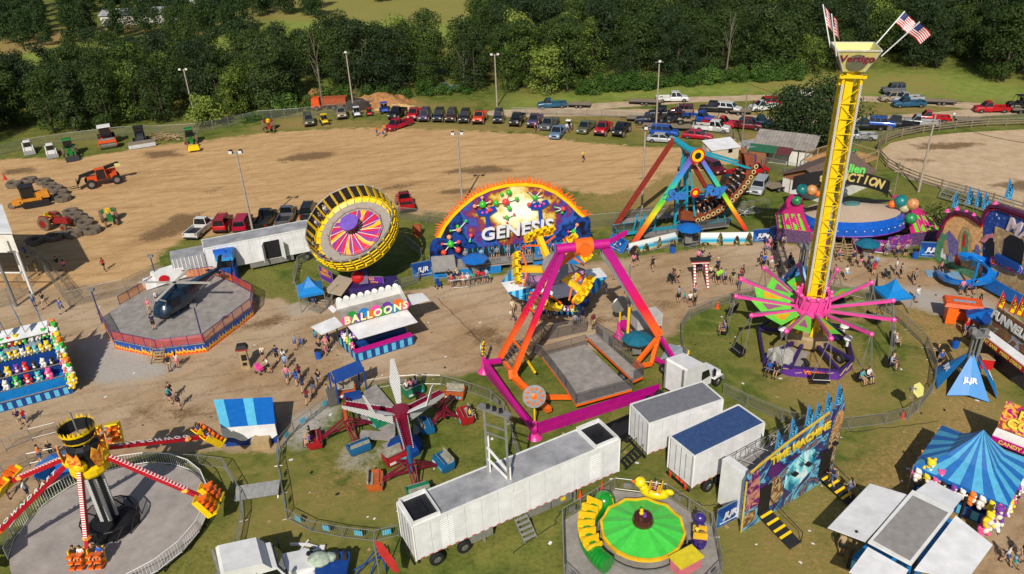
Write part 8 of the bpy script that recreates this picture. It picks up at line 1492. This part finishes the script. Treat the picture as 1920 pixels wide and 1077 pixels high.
c=G(472,835);t=thing('covered_stand','stand wrapped in bright blue and white tarps beside the path','stall',c);q=[G(x,y) for x,y in((424,838),(524,830),(522,795),(414,800))];MB().prism([p+Z(0) for p in q],(0,0,1.9)).build('frame_box',DBLUE,t);P=[q[0]+Z(1.9),q[1]+Z(1.9),q[2]+Z(2.7),q[3]+Z(2.7)];m=MB()
for i in range(6):m.prism([P[0].lerp(P[1],i/6),P[0].lerp(P[1],(i+1)/6),P[3].lerp(P[2],(i+1)/6),P[3].lerp(P[2],i/6)],(0,0,.06),i in(0,3))
m.build('tarp_roof',[BLUE,LBLUE],t);m=MB();a,b_=q[0]-Vector((0,.1,0)),q[1]-Vector((0,.1,0));[m.prism([a.lerp(b_,i/10)+Z(.75+.25*math.sin(i*1.3)),a.lerp(b_,(i+1)/10)+Z(.75+.25*math.sin(i*1.3+1.3)),a.lerp(b_,(i+1)/10)+Z(1.95),a.lerp(b_,i/10)+Z(1.95)],(0,.05,0)) for i in range(10)];m.build('white_tarp',WHITEC,t);MB().box(G(492,838)+Z(.45),(1.4,.8,.9),.1).build('crate',TAN,t)
def truss_tent(x,y,lb):
 c_=G(x,y);t_=thing('ticket_kiosk',lb,'kiosk',c_);m=MB()
 for k in range(4):
  a=RAD(45+90*k-12);q=c_+Vector((math.cos(a),math.sin(a),0))*2.75;top=c_+Vector((math.cos(a),math.sin(a),0))*.15+Z(3.4);b2=RAD(45+90*k+70-12);q2=c_+Vector((math.cos(b2),math.sin(b2),0))*2.75;mq=(q+q2)/2+Z(.45);o=MB().prism([top,q+Z(.1),mq],(0,0,.03)).prism([top,mq,q2+Z(.1)],(0,0,.03)).build('sail',TB,t_);nn3=(q-top).cross(q2-top).normalized();nn3=nn3 if nn3.z>0 else-nn3;yv=top-mq;text(o,'JLJR',top.lerp(mq,.66)+nn3*.1,yv.cross(nn3),yv,.6,WHITE,ext=.01,off=.02)
  for j in(-.13,.13):u=c_+Vector((math.cos(a)*.35-math.sin(a)*j,math.sin(a)*.35+math.cos(a)*j,0));MB().rod(u+Z(.2),u+Z(5.0),.07,6).build('column',GALV,t_)
 MB().box(c_+Z(5.1),(1.2,1.2,.15)).box(c_+Vector((.5,0,5.35)),(.4,.4,.4)).box(c_+Vector((-.4,.2,5.35)),(.4,.4,.4)).build('lamp_head',GREY,t_)
truss_tent(1808,722,'blue sail kiosk with steel columns by the funnel cake stand');truss_tent(1497,545,'blue sail kiosk with steel columns behind the tower ride arms')
A,B=G(1389,999),G(1560,893);e=(B-A).normalized();n=Vector((-e.y,e.x,0));t=thing('funhouse_trailer','painted walk-through trailer front lettered Time Machine with blue flags','funhouse',A)
PT=ramp_mat('time_painting',[(0,S(30,20,50)),(.34,S(96,40,110)),(.41,S(46,40,80)),(.46,S(30,90,150)),(.51,S(130,205,225)),(.55,S(30,50,110)),(.6,S(150,116,84)),(.66,S(90,40,90)),(.78,S(40,30,36))],scale=.32,dist=2.4,detail=9,rough=.3)
fo=[(1389,999),(1396,940),(1400,904),(1408,887),(1424,873),(1480,828),(1555,774),(1566,770),(1583,751),(1584,770),(1576,800),(1566,850),(1557,895)];MB().prism([PL(x,y,A,n) for x,y in fo],n*.15).build('painted_front',PT,t)
def art(px,mt,k=.03):return MB().prism([PL(x,y,A-n*k,n) for x,y in px],-n*.015).build('painted_shape',mt,t)
VX=ramp_mat('vortex_paint',[(0,S(18,40,80)),(.35,S(25,110,150)),(.5,S(120,215,225)),(.6,S(235,250,250)),(.75,S(30,130,170))],scale=.9,dist=.8,detail=8,vscale=(1,1,.45),rot=(0,.8,0));PV=ramp_mat('violet_paint',[(0,S(40,14,60)),(.45,S(110,30,110)),(.55,S(215,150,110)),(.65,S(120,40,130)),(.8,S(30,20,50))],scale=1.3,dist=1.5,detail=8);EP=ramp_mat('earth_paint',[(0,S(30,24,28)),(.45,S(120,84,54)),(.55,S(210,180,130)),(.65,S(70,46,40))],scale=1.6,dist=1.2,detail=8)
art([(1398,960),(1403,910),(1412,890),(1424,880),(1424,945)],PV);art([(1470,915),(1474,885),(1490,862),(1512,845),(1528,842),(1530,860),(1520,882),(1500,905),(1480,922)],VX);art([(1440,950),(1440,915),(1452,895),(1466,892),(1468,925),(1458,940)],EP);art([(1552,830),(1562,800),(1572,790),(1577,800),(1566,845),(1558,880)],EP);art([(1391,992),(1397,965),(1416,955),(1416,972)],EP)
tp=[PL(x,y,A-n*.1,n) for x,y in((1408,887),(1424,873),(1480,828),(1555,774))];m=MB();[m.beam(a,b_,.12) for a,b_ in zip(tp,tp[1:])];m.beam(PL(1389,998,A-n*.05,n),PL(1400,904,A-n*.05,n),.1);m.build('yellow_edge',M('edge_gold',S(215,180,60),.45),t)
for(x0,y0,x1,y1) in((1421,972,1437,960),(1534,902,1549,892)):a,b_=PL(x0,y0,A-n*.06,n),PL(x1,y1,A-n*.06,n);a.z=b_.z=.9;MB().prism([a-e*.15,b_+e*.15,b_+e*.15+Z(2.3),a-e*.15+Z(2.3)],-n*.03).build('doorway',DARK,t)
a,b_=PL(1446,868,A-n*.1,n),PL(1557,796,A-n*.1,n);text(t,'TIME MACHINE',a.lerp(b_,.5),b_-a,Z(1),0.86,M('gold_letter',S(235,205,60),.4),ext=.04,off=.03,sx=1.02);m=MB();o=PL(1573,790,A-n*.08,n);m.lathe((0,0,0),[(.02,.03),(.3,.06),(.55,.03),(.6,0)],16,sx=.8,sy=1.7).xform(basis(e,-n,o)).build('painted_mask',M('mask_tan',S(200,150,100),.5,var=.5,sc=5),t)
MB().prism([A+e*1.2+n*.3+Z(.5),B-e*.2+n*.3+Z(.5),B-e*.2+n*2.7+Z(.5),A+e*1.2+n*2.7+Z(.5)],(0,0,2.6)).build('trailer_body',WHITEC,t);MB().prism([A+e*.6+n*.25+Z(.3),A+e*1.25+n*.25+Z(.3),A+e*1.25+n*2.75+Z(.3),A+e*.6+n*2.75+Z(.3)],(0,0,3.9)).build('end_box',WHITE,t);MB().prism([A+e*1.3+n*.4+Z(3.12),B-e*.2+n*.4+Z(3.12),B-e*.2+n*2.6+Z(3.12),A+e*1.3+n*2.6+Z(3.12)],(0,0,.04)).build('roof',DECK,t);L=(B-A).length
for yy in(2.65,):railing([A+e*1.3+n*yy+Z(3.15),B-e*.2+n*yy+Z(3.15)],0,'',h=1.0,parent=t,fill=None,mat=GALV,step=1.0,name='truss_rail');m=MB();[m.rod(A+e*x+n*(.5 if i%2 else 2.6)+Z(4.1),A+e*(x+1)+n*(2.6 if i%2 else.5)+Z(4.1),.03,5).rod(A+e*x+n*2.65+Z(3.2),A+e*(x+1)+n*2.65+Z(4.1),.025,4) for i,x in enumerate(np.arange(1.4,L-1.2,1.0))];m.build('roof_truss',GALV,t)
[wheel(t,A+e*x+n*.35+Z(.38),.38,.25,n) for x in(4.6,5.5)];m=MB();[m.rod(PL(x,y,A,n),PL(x,y,A,n)-n*1.1-Z(.1),.025,4).box(PL(x,y,A,n)-n*1.15-Z(.15),(.45,.3,.1),.7) for x,y in((1490,850),(1515,832),(1465,868),(1540,812))];m.build('arm_light',DARK,t)
for i,(x,y) in enumerate(((1452,851),(1478,831),(1507,810),(1525,797),(1543,784),(1562,771))):feather(t,PL(x,y,A+n*.2,n)-Z(.3),2.3+.2*(i%3),'%s blue feather flag from the left on the Time Machine front'%names[i],d=e-n*.3)
for x,y,lb in((1428,966,'lower'),(1541,898,'upper')):
 o=PL(x,y,A,n);o.z=0;ra=thing('exit_ramp','black ramp with yellow stripes, the %s one at the Time Machine front'%lb,'ramp',o);d_=-n;P=[o-e*.55+Z(.9),o+e*.55+Z(.9),o+e*.55+d_*2.9+Z(.06),o-e*.55+d_*2.9+Z(.06)];MB().prism(P,(0,0,.05)).build('ramp_plate',PLAST,ra);m=MB()
 for k in(.1,.3,.5,.68):m.prism([P[0].lerp(P[3],k)+Z(.055),P[1].lerp(P[2],k)+Z(.055),P[1].lerp(P[2],k+.06)+Z(.055),P[0].lerp(P[3],k+.06)+Z(.055)],(0,0,.01))
 m.build('yellow_stripe',YELLOW,ra);[MB().path([P[i],P[i]+Z(.9),P[j]+Z(.9),P[j]],.03,5).build('handrail',DARK,ra) for i,j in((1,2),)]
person(G(1541,898,.7)-n*.8,'ndwm','at the upper ramp of the time machine',3.6);person(G(1541,898,.2)-n*2.2,'gdwf','on the upper ramp',3.6)
A,B=G(1749,483),G(1878,552);e=(B-A).normalized();n=Vector((-e.y,e.x,0));t=thing('funhouse','large painted funhouse front lettered MAGIC with blue spiral slide at right edge','funhouse',A);FT=ramp_mat('fairy_painting',[(0,S(60,90,70)),(.36,S(110,160,130)),(.43,S(90,90,150)),(.48,S(225,170,110)),(.56,S(240,190,120)),(.62,S(150,90,80)),(.7,S(190,200,215)),(.8,S(60,60,110))],scale=.6,dist=2.2,detail=6,rough=.4)
f1=[(1749,483),(1760,445),(1768,424),(1778,407),(1795,397),(1817,401),(1843,419),(1845,470),(1842,535)];f2=[(1842,538),(1843,419),(1847,402),(1857,387),(1874,386),(1925,404),(1990,430),(1990,620)]
MB().prism([PL(x,y,A,n) for x,y in f1],n*.2).build('painted_front',FT,t);MB().prism([PL(x,y,A,n) for x,y in f2],n*.3).build('starry_front',ramp_mat('starry_painting',[(0,S(24,50,120)),(.62,S(30,70,150)),(.7,S(220,225,240))],scale=2.6,detail=3),t)
PCH,PUR_,LGR=M('art_peach',S(232,180,120),.5,var=.25),M('art_purple',S(120,110,170),.5,var=.35),M('art_green',S(90,150,110),.5,var=.4,sc=3)
def art2(px,mt,k=.03):return MB().prism([PL(x,y,A-n*k,n) for x,y in px],-n*.015).build('painted_shape',mt,t)
art2([(1766,440),(1774,418),(1782,410),(1795,405),(1815,409),(1838,422),(1840,470),(1768,465)],PCH);art2([(1763,450),(1772,440),(1780,432),(1790,445),(1798,455),(1796,480),(1764,475)],PUR_,.05);art2([(1752,475),(1763,434),(1776,442),(1772,480),(1756,482)],LGR,.07)
art2([(1796,490),(1798,440),(1806,424),(1817,428),(1823,445),(1820,500)],M('art_tan',S(190,160,110),.6,var=.3),.07);art2([(1802,485),(1804,442),(1809,432),(1816,438),(1814,490)],LGR,.09);art2([(1804,460),(1807,437),(1811,440),(1809,465)],RED,.11)
for x,y,mt in((1768,478,WHITE),(1782,485,M('art_grey_blue',S(120,140,175))),(1795,488,MAROON),(1826,485,LBLUE),(1773,462,TAN),(1832,470,PUR_)):art2([(x-5,y+14),(x-4,y-2),(x-1,y-12),(x+3,y-10),(x+5,y),(x+5,y+16)],mt,.1)
art2([(1750,484),(1756,478),(1790,496),(1835,512),(1840,530),(1800,512)],LGR,.13);art2([(1846,480),(1848,455),(1856,446),(1865,455),(1864,485)],DARK,.16);art2([(1838,452),(1848,440),(1862,438),(1866,448),(1856,446),(1846,456)],M('art_pink',S(205,130,140),.5,var=.3),.17)
for fo_,k in((f1[1:7],0),(f2[1:7],1)):pp=[PL(x,y,A-n*.06,n) for x,y in fo_];m=MB();[m.beam(a,b_,.3,.6,up=n) for a,b_ in zip(pp,pp[1:])];m.build('arched_border',M('border_maroon',S(90,28,64),.4),t);m=MB();[m.beam(a-Z(.38)-n*.03,b_-Z(.38)-n*.03,.1,.16,up=n) for a,b_ in zip(pp,pp[1:])];m.build('border_line',RED,t)
a,b_=PL(1890,420,A-n*.1,n),PL(1925,440,A-n*.1,n);text(t,'MAGIC',a,b_-a,Z(1),2.0,M('letter_pinkgrey',S(205,190,195),.4),ext=.12,off=.06,align='LEFT',space=1.05);STN=ramp_mat('stone_painting',[(0,S(190,160,115)),(.5,S(150,125,95)),(1,S(205,178,130))],kind='vor',scale=3.2);P=[(1868,425),(1925,447),(1925,560),(1856,515)];MB().prism([PL(x,y,A-n*.02,n) for x,y in P],-n*.15).build('stone_arch',STN,t);P=[(1880,478),(1884,448),(1895,440),(1918,450),(1922,462),(1915,502)];MB().prism([PL(x,y,A-n*.2,n) for x,y in P],-n*.05).build('arch_opening',DARK,t);P=[(1872,475),(1915,497),(1913,508),(1870,487)];MB().prism([PL(x,y,A-n*.4,n) for x,y in P],-n*.4).build('balcony',DBLUE,t)
for i,(x,y) in enumerate(((1863,490),(1880,492),(1893,501),(1909,505),(1925,512))):MB().lathe((0,0,0),[(.02,.06),(.28,.08),(.45,.05),(.5,0)],14,ks=lambda i_,j:j%2).xform(basis(e,-n,PL(x,y,A-n*.5,n))).build('painted_ring',[[ORANGE,LBLUE][i%2],PURPLE],t)
for i,(x,y) in enumerate(((1776,398),(1794,394),(1811,400),(1825,406),(1866,384))):MB().rod(PL(x,y,A,n)+Z(.05),PL(x,y,A,n)+Z(.4),.3,10,.05).build('pink_lamp',PINK,t)
MB().prism([A+n*.4,A+e*13+n*.4,A+e*13+n*3,A+n*3],(0,0,2.8)).build('trailer_body',DBLUE,t);P=[(1842,538),(1990,620),(1990,595),(1842,512)];MB().prism([PL(x,y,A-n*1.2,n) for x,y in P],n*.1).build('entrance_fence',BLUE,t)
sc0=PL(1822,540,A-n*1.8,n);sc0.z=0;m=MB();SLB=M('slide_blue',S(20,120,205),.25,var=.08,coat=.4);prev=None
for i in range(27):
 a_=RAD(200-i*17);z_=3.6-i*.125;r_=1.5+(0 if i<20 else(i-20)*.32);cs2=[sc0+Vector((rr*math.cos(a_),rr*math.sin(a_),z_+zz)) for rr,zz in((r_-.5,.35),(r_-.42,0),(r_+.42,0),(r_+.5,.42))]
 if prev:[m.add([prev[j],prev[j+1],cs2[j+1],cs2[j]],[(0,1,2,3)]) for j in range(3)]
 prev=cs2
o=m.build('slide',SLB,t,fix=False);MB().rod(sc0,sc0+Z(3),.12,8).build('slide_post',SLB,o)
for i,(x,y,h_) in enumerate(((1782,398,2.6),(1808,392,2.8),(1824,396,2.8),(1838,400,2.6),(1880,383,3.0),(1914,396,2.6))):feather(t,PL(x,y,A+n*.4,n)-Z(.2),h_,'%s blue feather flag from the left on the castle funhouse'%names[i],d=(1,-.1,0))
c=G(1768,515);o=MB().box(c+Z(.04),(3.4,1.5,.06),-.2).build('slide_mat',M('mat_blue',S(120,160,190),.7));rebase(o,c);tag(o,'pale blue landing mat in front of the spiral slide','mat')
def food(A,B,h0,h1,lb,txt,tmat,pmat,strip,smat,tsz,nm='food_stand'):
 e_=(B-A).normalized();n_=Vector((-e_.y,e_.x,0));n_=n_ if n_.x>0 else-n_;t_=thing(nm,lb,'food stand',A);L_=(B-A).length;MB().prism([A,B,B+n_*2.6,A+n_*2.6],(0,0,h0)).build('trailer_body',M('body_dark',S(60,56,66),.5,var=.3),t_);MB().prism([A+n_*.1+Z(h0),B+n_*.1+Z(h0),B+n_*.5+Z(h1),A+n_*.5+Z(h1)],n_*.1).build('roof_sign',pmat,t_);ed=e_ if e_.x>0 else-e_
 up_=Z(h1-h0)+n_*.4;c_=A.lerp(B,.5)+Z((h0+h1)/2)+n_*.25-n_*.12;
 for i,s_ in enumerate(txt):text(t_,s_,c_+up_*(.22 if len(txt)>1 and i==0 else(-.15 if len(txt)>1 else.2)),ed,up_,tsz,tmat,name='lettering',ext=.04,off=.04)
 MB().prism([A+Z(h0-.1),B+Z(h0-.1),B-n_*.8+Z(h0-.25),A-n_*.8+Z(h0-.25)],(0,0,.12)).build('awning',WHITEC,t_);MB().prism([A-n_*.85+Z(h0-.75),B-n_*.85+Z(h0-.75),B-n_*.85+Z(h0-.22),A-n_*.85+Z(h0-.22)],n_*.04).build('menu_strip',smat,t_);text(t_,strip,A.lerp(B,.5)-n_*.88+Z(h0-.5),ed,Z(1),.42,AMBER,ext=.01,off=.012);return t_
FG=ramp_mat('food_painting',[(0,S(60,40,36)),(.4,S(120,90,50)),(.48,S(110,40,40)),(.55,S(90,100,50)),(.64,S(150,150,170)),(.75,S(70,50,40))],scale=1.1,dist=1.5);PG=ramp_mat('popcorn_painting',[(0,S(90,20,80)),(.38,S(190,20,120)),(.46,S(235,200,60)),(.55,S(225,90,50)),(.6,S(110,60,30)),(.7,S(200,30,130))],scale=1.2,dist=1.2)
A,B=G(1835,665),G(1935,745);food(A,B,2.8,4.9,'funnel cake food stand with red menu strip at the right edge',['FUNNELCAKES'],M('letter_silver',S(210,210,205),.4),FG,'ELEPHANT EARS   FRIED OREOS   FRIED',RED,1.0)
A,B=G(1850,860),G(1960,905);food(A,B,2.9,5.0,'popcorn and candy apple stand behind the striped tent',['POP','CORN'],M('letter_gold',S(245,215,80),.4),PG,'CANDY APPLES',MAGENTA,.95,'snack_stand')
for i,(x,y) in enumerate(((1862,590),(1884,598),(1897,602),(1915,606))):feather(None,G(x,y,1.5),2.6,'%s red and yellow flag from the left above the funnel cake stand'%names[i],d=(.8,-.5,0),txt='OPEN',mats=(RED,YELLOW),lean=(.3,0,0))
c=G(1797,603);t=thing('lemonade_cart','orange vending cart with slanted roof beside the gravel','cart',c);q=-.35;MB().box(c+Vector((-.9,.1,.95)),(.9,1.4,1.7),q).box(c+Vector((1.0,-.2,.95)),(.9,1.4,1.7),q).box(c+Vector((0,.4,.6)),(1.6,.8,1.0),q).build('body',ORANGE,t);MB().box(c+Vector((0,0,2.1)),(3.4,2.0,.35),q,tx=.92,ty=.85).build('roof',M('roof_orange',S(235,95,35),.45,var=.25,sc=3),t);text(t,'SNACKS',c+Vector((0,-.1,2.3)),(1,-.36,0),(.35,1,0),.5,LBLUE,ext=.01,off=.02);wheel(t,c+Vector((-1.4,-.3,.25)),.25,.15)
A,B=G(-60,790),G(135,738);e=(B-A).normalized();n=Vector((-e.y,e.x,0));t=thing('prize_game_stand','multi level basketball game stand full of bright plush prizes at left edge','game stand',B);L=(B-A).length;check(t,A,B,.85,n=11);MB().prism([A+n*1.1,B+n*1.1,B+n*2,A+n*2],(0,0,1.3)).build('shelf',SKY,t);MB().prism([A+n*2,B+n*2-e*.3,B+n*3.4-e*.5,A+n*3.4],(0,0,2.0)).build('shelf',DBLUE,t);MB().prism([A+n*3.4,B+n*3.4-e*.5,B+n*4.6-e*.7,A+n*4.6],(0,0,3.0)).build('shelf',DBLUE,t);MB().prism([A+n*4.6,B+n*4.6-e*.7,B+n*4.9-e*.7,A+n*4.9],(0,0,4.6)).build('back_wall',DBLUE,t);MB().prism([A+n*4.0+Z(4.55),B+n*4.0-e*.7+Z(4.55),B+n*5.6-e*.7+Z(4.95),A+n*5.6+Z(4.95)],(0,0,.08)).build('roof',WHITEC,t)
MB().prism([B+e*.05,B+n*5-e*.75,B+n*5-e*.75+Z(4.6),B+e*.05+Z(1.0)],e*.06).build('side_wall',SKY,t);m=MB();[m.beam(A+n*y_+Z(z_),B+n*y_-e*.3+Z(z_),.08) for y_,z_ in((0,.95),(1.1,1.4),(2,2.2),(3.4,3.2))];m.build('shelf_rail',GALV,t)
for x in(1.6,3.4,5.2):q=B-e*x+n*4.5+Z(3.3);MB().prism([q,q-e*1.3,q-e*1.3+Z(.8),q+Z(.8)],-n*.04).build('backboard',M('board_clear',S(150,170,180),.2),t);MB().lathe(q-e*.65-n*.3+Z(.15),[(.24,0),(.26,.03)],12).build('hoop',RED,t)
Bq=B-e*.4;plushes(row(Bq-e*6+n*4.45,Bq-e*.4+n*4.45,10),'on the top shelf of the left stand',['green','white','white','green','red','yellow'],1,z=3.9);plushes(row(Bq-e*6+n*3.6,Bq-e*.4+n*3.6,11),'on the third shelf of the left stand',['yellow','white','yellow','teal','yellow'],1,z=3.0);plushes(row(Bq-e*6.5+n*2.5,Bq-e*.2+n*2.5,9),'on the second shelf of the left stand',['black','white','black','yellow','purple','red'],.95,z=2.0);plushes(row(Bq-e*6.5+n*1.4,Bq-e*.5+n*1.4,7),'on the low shelf of the left stand',['teal','pink','white','green','red'],1.1,z=1.3)
for i in range(12):q=B+n*(i*.42+.1)+e*(.25-i*.06)+Z(.5+i*.32);plushes([q,q+Z(.45)+e*.25],'hung down the right side of the left stand',[['yellow','green','red','white','pink','brown','teal'][i%7],['yellow','white','green','orange'][i%4]],1.25)
for i,x in enumerate((.3,1.9,3.3,4.8,6.2)):feather(t,B-e*(x+.6)+n*4.6+Z(4.7),3.1,'%s blue feather flag from the right on the left prize stand'%names[i],d=(.5,-.6,0),lean=(-.35,0,0))
for i,(x,y) in enumerate(((186,812),(215,802))):p=G(x,y,5.5)
def umbrella(x,y,h,r,mats,lb,z=0,txt=None):
 c_=G(x,y,z);t_=thing('umbrella',lb,'umbrella',c_);MB().rod(c_,c_+Z(h),.03,6).build('pole',GALV,t_);MB().lathe(c_,[(.02,h+.1),(r*.5,h-.06),(r,h-.4),(r,h-.52)],8,ks=lambda i,j:i%len(mats)).build('canopy',mats,t_,fix=False);MB().box(c_+Z(.45),(.8,.5,.9)).build('control_stand',GREY,t_)
umbrella(1290,455,2.3,1.5,[BLUE],'bright blue umbrella at the pirate ship steps',.8);umbrella(892,512,2.2,1.5,[BLUE],'blue umbrella on the platform left of the seat row',.9);umbrella(1193,662,2.0,1.4,[M('umb_teal',S(20,105,130),.5)],'teal umbrella beside the pendulum ride',.8);umbrella(1622,480,2.0,1.4,[M('umb_teal')],'dark teal umbrella in front of the saucer ride');umbrella(1838,622,2.2,1.7,[BLUE,DBLUE],'dark blue umbrella between orange cart and funnel cake stand');umbrella(122,905,2.2,1.7,[BLUE,SKY],'blue umbrella beside the swinging arm ride at left')
def bin_proto():
 r_=thing('trash_can','bin','trash can',(0,0,0));MB().lathe((0,0,0),[(.02,0),(.28,0),(.33,.9),(.3,.9)],14).build('bin_body',M('bin_blue',S(15,90,190),.45),r_);MB().lathe((0,0,0),[(.34,.88),(.3,.98),(.02,.96)],14).build('bin_liner',DARK,r_);return Proto(r_)
BN=bin_proto()
for x,y,lb in((598,672,'blue trash can left of the balloon stand'),(1261,474,'blue trash can by the beach painted banner'),(1715,484,'blue trash can by the saucer ride banner'),(1790,652,'blue trash can near the funnel cake stand'),(1800,490,'blue trash can at the funhouse')):BN.put(G(x,y),0,lb)
c=G(1846,688);t=thing('ice_chest','red square ice chest with wooden top near the funnel cake stand','cooler',c);MB().box(c+Z(.5),(1.0,.9,1.0),-.3).build('chest',RED,t);MB().box(c+Z(1.03),(1.05,.95,.08),-.3).build('lid',TAN,t)
c=G(462,690);t=thing('strength_game','leaning tan game machine with dark hood on the path','arcade machine',c);MB().box(c+Z(1.1),(.8,.5,2.2),.2,tx=.85).build('cabinet',TAN,t);MB().box(c+Vector((.1,-.28,1.3)),(.45,.05,.6),.2).box(c+Vector((.05,-.28,.6)),(.35,.05,.3),.2).build('screen',DARK,t);MB().box(c+Z(2.4),(1.1,.8,.4),.2,tx=.7,ty=.7).build('hood',PLAST,t);MB().box(c+Z(2.17),(1.12,.82,.08),.2).build('hood_trim',RED,t)
c=G(1703,787);t=thing('ride_sign','yellow hexagonal sign on a thin pole inside the round fence','sign',c);MB().rod(c,c+Z(2.5),.04,6).build('pole',GALV,t);MB().lathe((0,0,0),[(.02,.04),(.62,.04),(.62,0),(.02,0)],6).xform(basis((1,.5,0),(.4,-.8,.5),c+Vector((.2,0,2.9)))).build('sign_plate',M('sign_pale',S(225,220,130),.4),t);MB().box(c+Vector((-.25,0,3.0)),(.4,.3,.35)).build('sign_box',GREY,t)
c=G(1308,535);t=thing('queue_gate','red and white striped gate arch on the path','gate',c);MB().beam(c+Vector((-.5,-.9,0)),c+Vector((-.3,.9,2.3)),.22).beam(c+Vector((.9,-.9,0)),c+Vector((.9,.9,2.3)),.22).box(c+Vector((.3,.9,2.4)),(1.9,.5,.3)).build('striped_post',ramp_mat('red_stripe',[(0,S(200,30,40)),(.5,S(230,225,220))],kind='wave',scale=1.2,interp='CONSTANT',axis='Z'),t);MB().box(c+Vector((.3,.9,2.65)),(2.1,.7,.2)).build('hood',PLAST,t)
def stroller(x,y,lb,col,a=0):
 c_=G(x,y);t_=thing('stroller',lb,'stroller',c_);T=Matrix.Translation(c_)@Matrix.Rotation(a,4,'Z');MB().box((0,0,.55),(.45,.6,.3),tx=1.1).box((0,.2,.85),(.45,.3,.3),ty=.5).xform(T).build('seat',col,t_);MB().path([(-.22,-.3,.1),(-.22,.4,1.0),(.22,.4,1.0),(.22,-.3,.1)],.025,5).xform(T).build('frame',GREY,t_);[wheel(t_,T@Vector((x_,y_,.13)),.13,.06,T.to_3x3()@Vector((1,0,0))) for x_ in(-.25,.25) for y_ in(-.3,.3)]
stroller(1258,530,'black stroller in the middle of the path',PLAST,.8);stroller(822,540,'navy stroller parked by the queue barrier',DBLUE,.5);stroller(488,700,'pink hooded stroller on the left path',PINK,1);stroller(1662,521,'black scooter style stroller right of the tower',PLAST,1.2);stroller(1484,500,'dark stroller in the tower shadow',PLAST)
c=G(300,480);t=thing('porta_generator','rusty orange barrel box beside the tilted ride fence','generator',G(783,442));MB().box(G(783,442)+Z(.7),(1.0,.8,1.4)).box(G(783,442)+Z(1.45),(.6,.5,.1)).build('casing',M('rust_orange'),t)
c=G(1402,405);t=thing('tangled_frame','grey tangled steel frame right of the pirate ship','scrap',c);m=MB();[m.rod(c+Vector((rp.uniform(-1.6,1.6),rp.uniform(-1,1),rp.uniform(0,1.2))),c+Vector((rp.uniform(-1.6,1.6),rp.uniform(-1,1),rp.uniform(.2,1.4))),.05,4) for _ in range(22)];m.build('tube',GALV,t)
def cable(pts,lb):
 P=[G(*p)+Z(.03) for p in pts];Q=[]
 for a,b_ in zip(P,P[1:]):Q+=[a.lerp(b_,k/5)+Vector((rp.uniform(-.1,.1),rp.uniform(-.1,.1),0)) for k in range(5)]
 m=MB().path(Q+[P[-1]],.03,4);o=m.build('power_cable',BLACK);rebase(o,P[0]);tag(o,lb,'cable')
cable([(1050,960),(1090,950),(1130,935),(1180,920),(1250,925),(1300,918),(1350,900)],'black cable from the long trailer to the carousel trailers');cable([(960,1040),(1000,1010),(1040,985),(1050,960)],'black cable bundle on the grass below the long trailer');cable([(1255,920),(1290,935),(1320,950),(1352,945)],'coiled black cable behind the duck carousel');cable([(1585,812),(1640,805),(1690,800),(1760,790)],'thin cable running outside the round fence');cable([(820,560),(850,590),(900,640),(925,690)],'cable crossing the dirt path to the pendulum ride')
# ---- scraps of litter on the midway and the grass ----
m=MB();r_=random.Random(3)
for k in range(260):
 p=G(r_.uniform(40,1880),r_.uniform(470,1060))+Z(.012);a=r_.uniform(0,3.1);s=r_.uniform(.05,.16);u,v=Vector((math.cos(a),math.sin(a),.05))*s,Vector((-math.sin(a),math.cos(a),0))*s*.7;m.add([p-u-v,p+u-v,p+u+v,p-u+v],[(0,1,2,3)],k%3)
o=m.build('litter',[WHITE,TAN,DARK],fix=False);tag(o,'small scraps of paper and cups scattered over paths and grass','litter');o['kind']='stuff'
# ---- hay and timber pile by the machines ----
c=G(312,262);t=thing('brush_pile','tangled pile of cut branches right of the bulldozer','wood pile',c);m=MB()
for k in range(40):a=r_.uniform(0,6.3);q=c+Vector((r_.uniform(-1.8,1.8),r_.uniform(-1,1),r_.uniform(.1,.9)));d=Vector((math.cos(a),math.sin(a),r_.uniform(-.2,.3)))*r_.uniform(.8,1.8);m.rod(q-d,q+d,.06,4)
m.build('branch',TAN,t)
# ---- remove prototypes that were never placed ----
for pr in list(PP.values())+list(VP.values())+TP:
 if not pr.used:
  def kill(o):
   for c_ in list(o.children):kill(c_)
   bpy.data.objects.remove(o)
  kill(pr.root)
# ---- two of a kind: say which by where it stands ----
byl={}
for o in list(COL.objects):
 if o.parent is None and o.get('category')=='person':byl.setdefault(o['label'],[]).append(o)
OW=['leftmost','second from left','third from left','fourth from left','fifth from left','sixth from left']
for lb,L in byl.items():
 L.sort(key=lambda o:PXY(o.location)[0]);n=len(L)
 for i,o in enumerate(L):
  q='' if n==1 else(('left','right')[i] if n==2 else 'rightmost' if i==n-1 else OW[min(i,5)])
  w=(q+' '+lb).split()
  if len(w)>16:w=[x for x in w if x not in('top','the')]
  if len(w)>16:w=[x for x in w if x not in('standing','sitting','walking')]
  o['label']=' '.join(w[:16])
